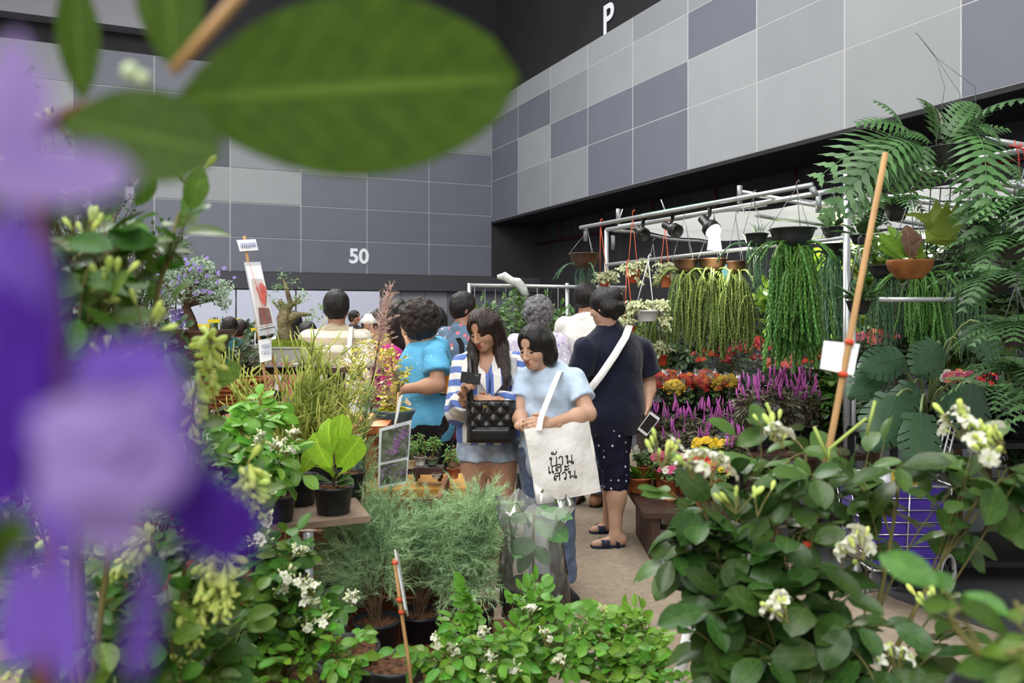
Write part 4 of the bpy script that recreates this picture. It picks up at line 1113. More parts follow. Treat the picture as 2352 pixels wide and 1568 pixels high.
def head_frame(J, pitch=0., yaw=0., roll=0.):
    f, l, u = J['f'].copy(), J['l'].copy(), Vector((0, 0, 1))
    for ax, an in ((u.copy(), yaw),):
        q = Quaternion(ax, math.radians(an)); f = q @ f; l = q @ l
    q = Quaternion(l, math.radians(pitch)); f = q @ f; u = q @ u
    q = Quaternion(f, math.radians(roll)); l = q @ l; u = q @ u
    return f, l, u
def head_sdf(J, fr, s=1., h=.0042, male=False):
    f, l, u = fr; c = J['skull']; ax = (l, f, u); g = SDF(np.array(c) - .17, np.array(c) + .16, h)
    at = lambda a, b, d: c + (f * a + l * b + u * d) * s
    g.ell(at(-.008, 0, .025), np.array((.073, .09, .084)) * s, ax, .01)
    g.ell(at(.028, 0, -.042), np.array((.055, .058, .072)) * s, ax, .03)
    g.ell(at(.062, 0, -.088), np.array((.026, .022, .02)) * s, ax, .025)
    for b in (-1, 1):
        g.ell(at(.045, b * .042, -.03), np.array((.02, .03, .026)) * s, ax, .02)     # cheeks
        g.ell(at(.092, b * .033, .004), np.array((.02, .016, .011)) * s, ax, .014, op='s')  # sockets
        g.ell(at(.064, b * .031, .002), np.array((.016, .0145, .0105)) * s, ax, .004)  # lids
        g.ell(at(-.012, b * .072, -.012), np.array((.007, .017, .03)) * s, ax, .006)
        g.ell(at(.096, b * .011, -.036), np.array((.009, .009, .007)) * s, ax, .006)
    g.cap(at(.083, 0, .012), at(.104, 0, -.03), .007 * s, .0115 * s, .012)
    g.ell(at(.078, 0, -.064), np.array((.024, .014, .013)) * s, ax, .012)
    g.cap(at(-.02, 0, -.06), J['neck'] + Vector((0, 0, -.01)), .05 * s, .054 * s, .025)
    return g
def face_parts(rt, J, fr, s=1., lip=None, down=True, brow=True):
    f, l, u = fr; c = J['skull']; at = lambda a, b, d: c + (f * a + l * b + u * d) * s
    mb = MB()
    q = Matrix((l, f, u)).transposed().to_quaternion()
    mb.ball(at(.0905, 0, -.059), (.02 * s, .006 * s, .0045 * s), 10, 6, q); mb.ball(at(.0895, 0, -.068), (.017 * s, .007 * s, .0055 * s), 10, 6, q)
    mb.build('lips', lip or M_lip2, rt)
    for b in (-1, 1):
        mb = MB(); mb.tube([at(.0725, b * .016, -.001), at(.0775, b * .024, -.0045), at(.0785, b * .034, -.006), at(.0685, b * .046, -.002)], [.0018, .003, .0032, .0018], 5); mb.build('eyelash', M_lash, rt)
        mb = MB(); mb.tube([at(.0815, b * .014, .02), at(.0765, b * .028, .0255), at(.0655, b * .046, .0225)], [.003, .0034, .0016], 5); mb.build('eyebrow', M_hairb, rt)
        if not down:
            mb = MB(); mb.ball(at(.0735, b * .031, .0035), (.011 * s, .006 * s, .004 * s), 8, 5, q); mb.build('eye', M_eye, rt)
            mb = MB(); mb.ball(at(.0765, b * .031, .0035), .0042 * s, 8, 5); mb.build('iris', M_lash, rt)

def hair_sdf(J, fr, s=1., infl=.014, h=.005, low=-.02, front=.125, frontr=.105, ext=None, lo_m=.17, curls=0, curl_r=.022, seed=5, nape=-.05):
    f, l, u = fr; c = J['skull']; ax = (l, f, u); at = lambda a, b, d: c + (f * a + l * b + u * d) * s
    g = SDF(np.array(c) - np.array((.2, .2, lo_m)), np.array(c) + .19, h)
    g.ell(at(-.01, 0, .028), (np.array((.073, .09, .084)) + infl) * s, ax, .01)
    g.ell(at(-.035, 0, -.01), (np.array((.066, .062, .07)) + infl) * s, ax, .02)
    if curls:
        rs = random.Random(seed)
        for _ in range(curls):
            v = Vector((rs.gauss(0, 1), rs.gauss(0, 1), rs.gauss(0, 1))).normalized()
            if v.x > .45 and v.z < .45: continue
            p = at(-.012 + v.x * (.09 + infl), v.y * (.073 + infl), .022 + v.z * (.084 + infl))
            g.ell(p, np.array((curl_r, curl_r, curl_r)) * s * rs.uniform(.7, 1.15), None, .006)
    if ext: ext(g, at)
    g.ell(at(front + .012, 0, -.035), np.array((.063, .07, .105)) * s, ax, .012, op='s'); g.ell(at(.112, 0, .052), np.array((.05, .052, .04)) * s, ax, .014, op='s')
    return g
def fine_noise(g, amp, f, seed=2, ani=(1, 1, .12)): g.wrinkle(amp, f, seed, ani); return g

def body(rt, J, skin, fr, hands=(), legs=True, arms=True, h=.0095, feet=True, hs=1., extra=None):
    lo, hi = bbox(J, [k for k in J if k[:2] in ('pe', 'wa', 'ch', 'ne', 'sh', 'el', 'wr', 'hi', 'kn', 'an', 'to')], .16)
    lo[2] = max(lo[2], J['o'].z - .02); g = SDF(lo, hi, h); H_ = J['h']; w = J['fat']
    torso(g, J)
    g.cap(J['neck'], J['skull'] + Vector((0, 0, -.05 * hs)), .036 * H_ * (.8 + .2 * w), .033 * H_, .02)
    for n in 'LR':
        if arms:
            g.cap(J['sh' + n], J['el' + n], .031 * H_ * (.6 + .4 * w), .026 * H_ * (.7 + .3 * w), .02); g.cap(J['el' + n], J['wr' + n], .027 * H_ * (.7 + .3 * w), .0175 * H_, .012)
            m_ = J['el' + n].lerp(J['wr' + n], .3); g.ell(m_, (.029 * H_ * (.7 + .3 * w),) * 3, None, .03)
        if legs:
            g.cap(J['hip' + n], J['kn' + n], .06 * H_ * w, .039 * H_, .03); g.cap(J['kn' + n], J['an' + n], .037 * H_, .024 * H_, .02)
            m_ = J['kn' + n].lerp(J['an' + n], .3) - J['f'] * .008 * H_; g.ell(m_, (.04 * H_, .04 * H_, .07 * H_), None, .03)
        if feet:
            a, t = J['an' + n], J['toe' + n]; d = (t - a); d.z = 0; d.normalize(); heel = Vector((a.x, a.y, J['o'].z + .03 * H_)) - d * .022 * H_
            g.cap(heel, Vector((t.x, t.y, J['o'].z + .014 * H_)), .024 * H_, .016 * H_, .015); g.cap(a, heel + d * .02, .024 * H_, .025 * H_, .02)
    if extra: extra(g)
    parts = [g, head_sdf(J, fr, hs)] + list(hands)
    return sdf_obj(parts, 'body', skin, rt)

def shirt(rt, J, m, sleeve=.55, infl=.014, hem=.5, neck=.065, loose=1.25, wr=.0035, seed=3, bust=0., h=.0085, name='shirt', arms='LR', vneck=None, belly=0., collar=None, long_=0.):
    keys = ['pelvis', 'waist', 'chest', 'neck', 'shL', 'shR', 'elL', 'elR', 'wrL', 'wrR']
    lo, hi = bbox(J, keys, .14); g = SDF(lo, hi, h); H_ = J['h']
    torso(g, J, infl, bust, belly)
    # body of the garment hangs straight from the chest
    g.cap(J['chest'], J['pelvis'] - Vector((0, 0, .02)), .098 * H_ * (J['fat'] * .6 + .4), .104 * H_ * J['fat'], .03, sq=(J['f'], .76), infl=infl * .8)
    for n in arms:
        a, b, c = J['sh' + n], J['el' + n], J['wr' + n]; w = J['fat']
        r0 = .0315 * H_ * (.6 + .4 * w); r1 = .029 * H_ * (.7 + .3 * w)
        if sleeve <= 1: g.cap(a, a.lerp(b, sleeve), r0, r1 * loose, .02, infl=infl, flat=(0, 1))
        else:
            g.cap(a, b, r0, r1 * 1.1, .02, infl=infl); g.cap(b, b.lerp(c, sleeve - 1), r1 * 1.08, .026 * H_ * loose, .012, infl=infl, flat=(0, 1))
    g.wrinkle(wr, 26, seed, (1, 1, .8))
    g.cut(J['o'] + Vector((0, 0, hem * H_)), (0, 0, -1))
    nk = J['neck']
    g.ell(nk + J['f'] * .012 + Vector((0, 0, .035)), (neck, neck * .95, .05), (J['l'], J['f'], Vector((0, 0, 1))), .004, op='s')
    if vneck: g.cap(nk + J['f'] * .1 + Vector((0, 0, .02)), nk + J['f'] * .13 - Vector((0, 0, vneck)), .05, .004, .004, op='s')
    return sdf_obj([g], name, m, rt)
def pants(rt, J, m, end=1., infl=.012, flare=1., wr=.003, seed=4, h=.009, name='trousers', top=.56, ragged=0.):
    keys = ['pelvis', 'hipL', 'hipR', 'knL', 'knR', 'anL', 'anR']; lo, hi = bbox(J, keys, .15); g = SDF(lo, hi, h); H_ = J['h']; w = J['fat']
    ax = (J['l'], J['f'], Vector((0, 0, 1)))
    g.ell(J['pelvis'] + Vector((0, 0, .0)), (.103 * H_ * w, .08 * H_ * w, .085 * H_), ax, .03, infl=infl)
    for n in 'LR':
        a, b, c = J['hip' + n], J['kn' + n], J['an' + n]
        if end <= 1: g.cap(a, a.lerp(b, end), .062 * H_ * w, (.062 + (.041 - .062) * end) * H_ * (.4 + .6 * w) * flare, .01, infl=infl, flat=(0, 1))
        else:
            g.cap(a, b, .062 * H_ * w, .041 * H_ * (.4 + .6 * w), .025, infl=infl); g.cap(b, b.lerp(c, end - 1), .041 * H_ * (.4 + .6 * w), .031 * H_ * flare, .02, infl=infl, flat=(0, 1))
    g.wrinkle(wr, 30, seed, (1, 1, .7))
    g.cut(J['o'] + Vector((0, 0, top * H_)), (0, 0, 1))
    return sdf_obj([g], name, m, rt)
def shoes(rt, J, m, sole=None, h=.006, sandal=False):
    H_ = J['h']
    for n in 'LR':
        a, t = J['an' + n], J['toe' + n]; d = (t - a); d.z = 0; d.normalize(); z = J['o'].z; heel = Vector((a.x, a.y, z)) - d * .03 * H_; toe = Vector((t.x, t.y, z)) + d * .014 * H_
        if sandal:
            mb = MB(); s = d.cross(Vector((0, 0, 1))); k = []
            for (tt, w_) in ((-.02, .012), (.0, .02), (.25, .022), (.6, .028), (.85, .026), (1.0, .016), (1.02, .008)):
                p = heel.lerp(toe, tt); k.append((p + s * w_ * H_, p - s * w_ * H_))
            for zz0, zz1 in ((.0, .018),):
                vs_ = [[mb.verts([p + Vector((0, 0, zz)) for p in pr]) for pr in k] for zz in (zz0, zz1)]
                for i in range(len(k) - 1):
                    for q in range(2): mb.face((vs_[q][i], vs_[q][i] + 1, vs_[q][i + 1] + 1, vs_[q][i + 1]))
                    mb.face((vs_[0][i], vs_[0][i + 1], vs_[1][i + 1], vs_[1][i])); mb.face((vs_[0][i] + 1, vs_[0][i + 1] + 1, vs_[1][i + 1] + 1, vs_[1][i] + 1))
            mb.build('sandal_sole', m, rt, False)
            for tt in (.52, .66, .22):
                p = heel.lerp(toe, tt); mb = MB(); hh = .05 if tt > .3 else .07
                for w_ in (-.008, 0, .008): mb.tube([p + s * .028 * H_ + d * w_, p + s * .022 * H_ + Vector((0, 0, hh)) + d * w_, p - s * .022 * H_ + Vector((0, 0, hh)) + d * w_, p - s * .028 * H_ + d * w_], .005, 5)
                mb.build('sandal_strap', m, rt)
            continue
        g = SDF(np.minimum(np.array(heel), np.array(toe)) - .09, np.maximum(np.array(heel), np.array(toe)) + .13, h)
        g.cap(heel + d * .02 + Vector((0, 0, .045)), toe + Vector((0, 0, .034)) - d * .02, .034, .03, .02); g.cap(a + Vector((0, 0, .02)), heel + d * .03 + Vector((0, 0, .04)), .036, .036, .02)
        g.cut(Vector((0, 0, z + .012)), (0, 0, -1)); g.cut(a + Vector((0, 0, .03)), (0, 0, 1))
        sdf_obj([g], 'shoe', m, rt)
        g = SDF(np.minimum(np.array(heel), np.array(toe)) - .07, np.maximum(np.array(heel), np.array(toe)) + .09, h)
        g.cap(heel + d * .02 + Vector((0, 0, .012)), toe - d * .02 + Vector((0, 0, .012)), .037, .034, .01); g.cut(Vector((0, 0, z + .022)), (0, 0, 1)); g.cut(Vector((0, 0, z + .001)), (0, 0, -1))
        sdf_obj([g], 'shoe_sole', sole or m, rt)

# ---- garment patterns
def stripes(name, c1, c2, axis, freq, phase=0., rough=.7, thin=0.):
    m = mat(name, c1, rough, .2, var=.04, scale=20, bump=.08, bscale=60, sheen=.1)
    N, L, b, src = base_link(m)
    tc = N.new('ShaderNodeTexCoord'); dt = N.new('ShaderNodeVectorMath'); dt.operation = 'DOT_PRODUCT'; dt.inputs[1].default_value = Vector(axis).normalized() * freq * 2 * math.pi
    L.new(tc.outputs['Object'], dt.inputs[0]); ad = N.new('ShaderNodeMath'); ad.inputs[1].default_value = phase; L.new(dt.outputs['Value'], ad.inputs[0])
    sn = N.new('ShaderNodeMath'); sn.operation = 'SINE'; L.new(ad.outputs[0], sn.inputs[0])
    gt = N.new('ShaderNodeMapRange'); gt.inputs['From Min'].default_value = thin - .06; gt.inputs['From Max'].default_value = thin + .06; L.new(sn.outputs[0], gt.inputs['Value'])
    mx = N.new('ShaderNodeMix'); mx.data_type = 'RGBA'; L.new(gt.outputs[0], mx.inputs['Factor']); L.new(src, mx.inputs['A']); mx.inputs['B'].default_value = (*hx(c2), 1)
    L.new(mx.outputs['Result'], b.inputs['Base Color']); return m
def dots(name, c1, c2, scale, size, rough=.75, c3=None, rand=1.):
    m = mat(name, c1, rough, .2, var=.06, scale=14, bump=.08, bscale=60)
    N, L, b, src = base_link(m); tc = N.new('ShaderNodeTexCoord')
    for i, c in enumerate([c2] + ([c3] if c3 else [])):
        vo = N.new('ShaderNodeTexVoronoi'); vo.inputs['Scale'].default_value = scale * (1 + .35 * i); vo.inputs['Randomness'].default_value = rand; L.new(tc.outputs['Object'], vo.inputs['Vector'])
        gt = N.new('ShaderNodeMapRange'); gt.inputs['From Min'].default_value = size; gt.inputs['From Max'].default_value = size * .8; L.new(vo.outputs['Distance'], gt.inputs['Value'])
        mx = N.new('ShaderNodeMix'); mx.data_type = 'RGBA'; L.new(gt.outputs[0], mx.inputs['Factor']); L.new(src, mx.inputs['A']); mx.inputs['B'].default_value = (*hx(c), 1); src = mx.outputs['Result']
    L.new(src, b.inputs['Base Color']); return m
def cloth(name, c, var=.08, rough=.8, col2=None, scale=12): return mat(name, c, rough, .15, var=var, scale=scale, col2=col2, bump=.45, bscale=17, sheen=.15)
M_denim = cloth('denim_blue', '41506b', .2, col2='5d6c86', scale=18)
M_denimlt = cloth('denim_pale', '7f98b8', .22, col2='b4c2d4', scale=14)
M_chambray = cloth('chambray_pale_blue', 'b4c8de', .06, col2='bed0e4', scale=8)
M_navy = cloth('jersey_navy', '161a2c', .12)
M_whitecl = cloth('cotton_white', 'dcdad4', .04)
M_blackcl = cloth('cloth_black', '17181a', .15)
M_canvas = cloth('canvas_cream', 'e8e6e0', .02, col2='eeece8')
M_leather = mat('leather_black', '131315', .32, .5, var=.15, scale=30, bump=.1, bscale=200)
M_glassblk = mat('phone_black_glass', '0b0c0e', .12, .6, var=0)
M_phonew = mat('phone_white', 'd8d8d8', .3, .5, var=0)
M_sole = mat('sole_white', 'cfcfca', .6, .3, var=.05)

def strap(rt, name, pts, w, n, m, th=.004):
    """flat band along points, width along n x tangent"""
    mb = MB(); pts = [Vector(p) for p in pts]; ks = []
    for i, p in enumerate(pts):
        t = (pts[min(i + 1, len(pts) - 1)] - pts[max(0, i - 1)]).normalized(); nn = Vector(n[i]) if isinstance(n, list) else Vector(n); nn = (nn - t * nn.dot(t)).normalized(); s = t.cross(nn)
        ks.append(mb.verts([p + s * w / 2, p - s * w / 2, p - s * w / 2 + nn * th, p + s * w / 2 + nn * th]))
    for i in range(len(pts) - 1):
        for j in range(4): mb.face((ks[i] + j, ks[i] + (j + 1) % 4, ks[i + 1] + (j + 1) % 4, ks[i + 1] + j))
    mb.face([ks[0] + j for j in range(4)]); mb.face([ks[-1] + j for j in range(4)][::-1])
    return mb.build(name, m, rt)
# ------------------------------------------------------------------ the visitors
def person_root(label, J): return root('person', label, 'person', J['o'])
def px(J, **k):
    for n, v in k.items(): J[n] = P(*v)
    return J

# ---- young woman in a striped blouse looking at her phone
J = pose((1122 - CX) / F * 4.5, 4.5, 1.52, -100)
px(J, skull=(1112, 757, 4.41), neck=(1124, 818, 4.5), shR=(1067, 838, 4.5), shL=(1182, 836, 4.5), elR=(1050, 945, 4.42), wrR=(1068, 912, 4.24), elL=(1200, 928, 4.38), wrL=(1136, 921, 4.25))
fr = head_frame(J, 24, -24, 6)
rt = person_root('young woman in a blue and white striped blouse looking at her phone', J)
hd = [hand(J['wrR'], P(1072, 872, 4.19) - J['wrR'], (-.6, .6, .1), (.5, -.8, 0), size=.92, curl=(.75, .8, .85, .9), tcurl=.5),
      hand(J['wrL'], P(1085, 918, 4.23) - J['wrL'], (.1, -.8, .6), (-.2, -.3, .9), size=.92, curl=(.45, .5, .5, .55), tcurl=.5)]
body(rt, J, M_skin, fr, hd, hs=.93)
face_parts(rt, J, fr, .93, M_lip)
def ext(g, at):
    w = lambda u, v, Y: P(u, v, Y)
    g.cap(at(-.03, .06, .03), w(1150, 800, 4.44), .045, .045, .03); g.cap(w(1150, 800, 4.44), w(1163, 868, 4.31), .045, .026, .03); g.cap(w(1163, 868, 4.31), w(1152, 925, 4.26), .026, .006, .02)
    g.cap(at(-.03, -.055, .01), w(1088, 800, 4.45), .036, .036, .03); g.cap(w(1088, 800, 4.45), w(1092, 868, 4.32), .034, .01, .02)
    g.cap(at(-.05, 0, 0), w(1125, 830, 4.57), .07, .06, .03)
g = hair_sdf(J, fr, .95, .013, ext=ext, lo_m=.42, front=.12, frontr=.1); fine_noise(g, .0035, 55)
sdf_obj([g], 'hair', M_hairb, rt)
f_, l_, u_ = fr; at = lambda a, b, d: J['skull'] + (f_ * a + l_ * b + u_ * d) * .95
mb = MB(); mb.tube([at(.098, -.008, .068), at(.07, -.01, .105), at(.02, -.01, .121)], .0012, 5); mb.build('hair_parting', mat('parting_grey', '6b5a50', .6), rt)
MS = stripes('cloth_blue_white_stripe', 'dcd9d6', '5b74b4', (1, .1, .02), 12.5, .6)
MS2 = stripes('cloth_blue_white_stripe_sleeve', 'dcd9d6', '5b74b4', (.15, .4, 1), 14, .3)
shirt(rt, J, MS, 1.9, .016, .5, .05, 1.5, .0045, 8, bust=.9, name='blouse', arms='', vneck=.13)
def sleeve_(rt, J, n, m, end, infl, name='sleeve', r=1., seed=3):
    lo, hi = bbox(J, ['sh' + n, 'el' + n, 'wr' + n], .13); g = SDF(lo, hi, .007); H_ = J['h']; a, b, c = J['sh' + n], J['el' + n], J['wr' + n]
    g.cap(a, b, .038 * H_ * r, .034 * H_ * r, .02, infl=infl); g.cap(b, b.lerp(c, end), .033 * H_ * r, .03 * H_ * r, .015, infl=infl, flat=(0, 1)); g.wrinkle(.004, 34, seed)
    return sdf_obj([g], name, m, rt)
sleeve_(rt, J, 'R', MS2, .8, .014); sleeve_(rt, J, 'L', MS2, .82, .016, seed=5)
# wide collar flaps
for (q_, lab) in (([(1130, 858, 4.28), (1160, 835, 4.36), (1166, 870, 4.30), (1128, 912, 4.245)], 'lapel'), ([(1122, 862, 4.28), (1096, 838, 4.38), (1098, 868, 4.33), (1120, 905, 4.25)], 'lapel')):
    card(rt, lab, [P(*q) for q in q_], MS, .006)
pants(rt, J, M_denimlt, .3, .008, 1.05, .004, name='denim_shorts')
mb = MB()
for k in range(60):
    n = 'L' if k % 2 else 'R'; p = J['hip' + n].lerp(J['kn' + n], .3); a = U(0, 6.28); r_ = .084
    s_ = p + Vector((math.cos(a) * r_, math.sin(a) * r_, .004)); mb.tube([s_, s_ + Vector((U(-.01, .01), U(-.005, .005), -U(.01, .03)))], .0012, 3)
mb.build('frayed_hem', M_denimlt, rt)
shoes(rt, J, M_blackcl, M_sole)
mb = MB(); w_ = J['wrL']; mb.tube([w_ + Vector((.005, -.02 * math.cos(a), .024 * math.sin(a))) for a in [i * .5 for i in range(14)]], .0015, 4); mb.build('bracelet', M_bamboo, rt)
ph = root('phone', 'black smartphone held sideways by the striped blouse woman', 'phone', P(1080, 868, 4.19))
mb = MB(); q = Quaternion((0, 1, 0), .12) @ Quaternion((1, 0, 0), -.5)
mb.box(P(1081, 868, 4.17), (.1, .008, .058), q); mb.build('phone_body', M_glassblk, ph, False)
mb = MB(); mb.box(P(1081, 868, 4.17) + q @ Vector((.03, -.005, .016)), (.02, .003, .014), q); mb.build('camera_bump', M_leather, ph, False)

bg_ = root('handbag', 'quilted black leather handbag across the striped blouse', 'handbag', P(1128, 1018, 4.2))
def grid_panel(mb, c, ex, ez, n, w, h, nu, nv, bulge):
    ks = [[mb.verts([c + ex * (i / nu - .5) * w + ez * (j / nv) * h + n * bulge(i / nu, j / nv)]) for j in range(nv + 1)] for i in range(nu + 1)]
    for i in range(nu):
        for j in range(nv): mb.face((ks[i][j], ks[i + 1][j], ks[i + 1][j + 1], ks[i][j + 1]))
    return ks
c = P(1128, 1016, 4.2); ex, ez, nn = Vector((1, .02, 0)).normalized(), Vector((.0, .0, 1)), Vector((0, -1, 0)); W_ = .255
def ed(a, b): return min(1, min(a, 1 - a) * 9) ** .5 * min(1, min(b, 1 - b) * 6 + .15) ** .5
mb = MB(); grid_panel(mb, c, ex, ez, nn, W_ * .97, .085, 24, 8, lambda a, b: .045 * ed(a, b)); grid_panel(mb, c, ex, ez, -nn, W_ * .97, .085, 12, 4, lambda a, b: .03 * ed(a, b)); mb.build('bag_base', M_leather, bg_)
qp = lambda a, b: .045 * ed(a, b * .8 + .1) + .011 * abs(math.sin((a * 6 + b * 3) * math.pi / 2 * 1.2)) * abs(math.sin((a * 6 - b * 3) * math.pi / 2 * 1.2))
mb = MB(); grid_panel(mb, c + ez * .083, ex, ez, nn, W_, .13, 48, 28, qp); grid_panel(mb, c + ez * .083, ex, ez, -nn, W_, .13, 16, 8, lambda a, b: .03 * ed(a, b)); mb.build('quilted_panel', M_leather, bg_)
M_gold = mat('metal_gold', 'c0a468', .3, .5, var=.05, metal=.9)
mb = MB(); mb.box(c + ez * .185 + ex * -.03 + nn * .052, (.018, .008, .018)); mb.build('zip_pull', M_gold, bg_, False)
mb = MB(); mb.box(c + ez * .16 + ex * -.028 + nn * .054, (.012, .005, .05)); mb.build('zip_tab', M_leather, bg_, False)
strap(bg_, 'shoulder_strap', [P(1078, 812, 4.44), P(1080, 830, 4.36), P(1082, 860, 4.31), P(1080, 905, 4.22), P(1084, 945, 4.19)], .03, (0, -1, .2), M_leather)
mb = MB(); pts = [P(1078, 815, 4.33), P(1074, 850, 4.28), P(1072, 905, 4.21), P(1075, 945, 4.19)]
for i in range(40):
    t = i / 39 * 3; k = min(2, int(t)); p = pts[k].lerp(pts[k + 1], t - k); mb.ball(p, (.004, .004, .006), 5, 4)
o = mb.build('strap_chain', mat('metal_dark', '55524e', .3, .5, metal=.9), bg_); tag(o, kind='stuff')
tw2 = root('tote_bag', 'plain cream tote bag hanging on the striped blouse woman\'s far shoulder', 'bag', P(1190, 1090, 4.72))
strap(tw2, 'strap', [P(1178, 822, 4.42), P(1176, 870, 4.37), P(1180, 930, 4.44), P(1186, 965, 4.6)], .045, (0, -1, .1), M_canvas)
mb = MB(); grid_panel(mb, P(1188, 1085, 4.68), Vector((1, 0, 0)), Vector((0, 0, 1)), Vector((0, -1, 0)), .16, .3, 8, 8, lambda a, b: .02 * math.sin(a * 3.14)); grid_panel(mb, P(1188, 1085, 4.68), Vector((1, 0, 0)), Vector((0, 0, 1)), Vector((0, 1, 0)), .16, .3, 8, 8, lambda a, b: .02 * math.sin(a * 3.14)); mb.build('bag_body', M_canvas, tw2)

# ---- woman with the printed tote bag
J = pose((1262 - CX) / F * 4.3, 4.3, 1.44, -138, fat=1.1)
px(J, skull=(1229, 795, 4.2), neck=(1250, 852, 4.28), shL=(1318, 872, 4.2), shR=(1207, 872, 4.36), elL=(1352, 950, 4.1), wrL=(1264, 972, 3.97), elR=(1190, 950, 4.26), wrR=(1203, 980, 4.03))
J['toeL'] = J['anL'] + Vector((.05, -.14, -.04)); J['toeR'] = J['anR'] + Vector((-.1, -.1, -.04))
fr = head_frame(J, 20, 8, 0)
rt = person_root('woman with a black bob and pale blue shirt clasping her hands', J)
hd = [hand(J['wrL'], P(1212, 972, 3.93) - J['wrL'], (.25, -.8, .5), (0, -.1, 1), size=.95, curl=(.45, .5, .55, .6), tcurl=.7),
      hand(J['wrR'], P(1240, 990, 3.95) - J['wrR'], (-.2, -.8, .4), (0, -.1, 1), size=.93, curl=(.7, .7, .75, .8), tcurl=.6)]
body(rt, J, M_skin3, fr, hd, hs=.95)
face_parts(rt, J, fr, .95, M_lip2)
def ext(g, at):
    for b in (-1, 1):
        g.cap(at(-.02, b * .066, .03), at(-.012, b * .072, -.085), .032, .03, .03)
    g.cap(at(-.055, 0, .0), at(-.06, 0, -.09), .07, .06, .04); g.cap(at(-.04, .05, -.06), at(-.04, -.05, -.06), .045, .045, .03)
g = hair_sdf(J, fr, .95, .014, ext=ext, lo_m=.26, front=.12, frontr=.1); g.cut(J['skull'] - fr[2] * .112, -fr[2]); fine_noise(g, .0016, 70)
sdf_obj([g], 'hair', M_hair, rt)
f_, l_, u_ = fr; at = lambda a, b, d: J['skull'] + (f_ * a + l_ * b + u_ * d) * .95
mb = MB(); mb.tube([at(.085, .012, .085), at(.05, .014, .113), at(-.02, .012, .128), at(-.06, .01, .116)], .0012, 5); mb.build('hair_parting', mat('parting_grey', '6b5a50', .6), rt)
shirt(rt, J, M_chambray, .6, .012, .40, .062, 1.25, .005, 12, bust=.8, name='shirt', belly=.9)
pants(rt, J, M_denim, 1.93, .016, 1.35, .005, name='jeans')
shoes(rt, J, M_blackcl, M_sole)

tt = root('tote_bag', 'cream tote bag printed with black Thai lettering', 'bag', P(1300, 1158, 4.0))
TL, TR, BR, BL = P(1203, 985, 3.90), P(1352, 962, 4.06), P(1380, 1128, 4.08), P(1234, 1158, 3.90)
M_print = mat('print_black', '1b1a1a', .7, var=.05)
nn = (TR - TL).cross(BL - TL).normalized()
if nn.y > 0: nn = -nn
def totep(a, b, s=1):
    p = TL.lerp(TR, a).lerp(BL.lerp(BR, a), b)
    bl = .028 * (math.sin(math.pi * min(1, max(0, a))) ** .6) * (math.sin(math.pi * min(1, b * .92 + .04)) ** .5) + .0035 * math.sin(a * 9 + b * 6) + .003 * math.sin(b * 13 - a * 7)
    return p + nn * bl * s
mb = MB()
for s_ in (1, -1):
    ks = [[mb.verts([totep(i / 20, j / 20, s_)]) for j in range(21)] for i in range(21)]
    for i in range(20):
        for j in range(20): mb.face((ks[i][j], ks[i + 1][j], ks[i + 1][j + 1], ks[i][j + 1]))
mb.build('bag_body', M_canvas, tt)
mb = MB(); k4 = [totep(0, .72), totep(.0, 1.0), totep(.3, 1.0)]; mb.poly([k4[0] + nn * .004, k4[1] + nn * .01, k4[2] + nn * .012], .004, nn); mb.build('folded_corner', M_canvas, tt)
strap(tt, 'strap', [P(1296, 848, 4.24), P(1284, 856, 4.13), P(1272, 885, 4.05), P(1262, 910, 4.0), P(1250, 940, 3.94), P(1242, 962, 3.90), P(1238, 988, 3.885)], .028, (-.3, -1, .1), M_canvas)
strap(tt, 'strap', [P(1300, 846, 4.26), P(1325, 880, 4.32), P(1338, 950, 4.2), P(1340, 968, 4.08)], .028, (.3, -1, .1), M_canvas)
# Thai print drawn as brush strokes on the canvas; letter cells in px on the photo's bag
def tp(u, v):
    # pixel -> bag parameters (bilinear inverse, few steps)
    a = b = .5
    def pj(a, b):
        p = totep(a, b); return CX + p.x / p.y * F, HY - (p.z - H) / p.y * F
    for _ in range(12):
        x0, y0 = pj(a, b); xa, ya = pj(a + .01, b); xb, yb = pj(a, b + .01)
        m11, m21, m12, m22 = (xa - x0) / .01, (ya - y0) / .01, (xb - x0) / .01, (yb - y0) / .01; dt = m11 * m22 - m12 * m21
        a += (m22 * (u - x0) - m12 * (v - y0)) / dt; b += (-m21 * (u - x0) + m11 * (v - y0)) / dt
    return totep(a, b) + nn * .0012
def stroke(pts, w=.0026):
    # smooth polyline
    q = []; n = len(pts)
    for i in range(n - 1):
        p0, p1, p2, p3 = pts[max(0, i - 1)], pts[i], pts[i + 1], pts[min(n - 1, i + 2)]
        for k in range(5):
            t = k / 5; q.append(tuple(.5 * (2 * p1[j] + (p2[j] - p0[j]) * t + (2 * p0[j] - 5 * p1[j] + 4 * p2[j] - p3[j]) * t * t + (3 * p1[j] - p0[j] - 3 * p2[j] + p3[j]) * t ** 3) for j in (0, 1)))
    q.append(pts[-1]); mb = MB(); mb.tube([tp(*x) for x in q], w, 5); mb.build('printed_stroke', M_print, tt)
def ring(cx, cy, r): return [(cx + r * math.cos(a), cy + r * math.sin(a)) for a in [i * 2 * math.pi / 8 for i in range(9)]]
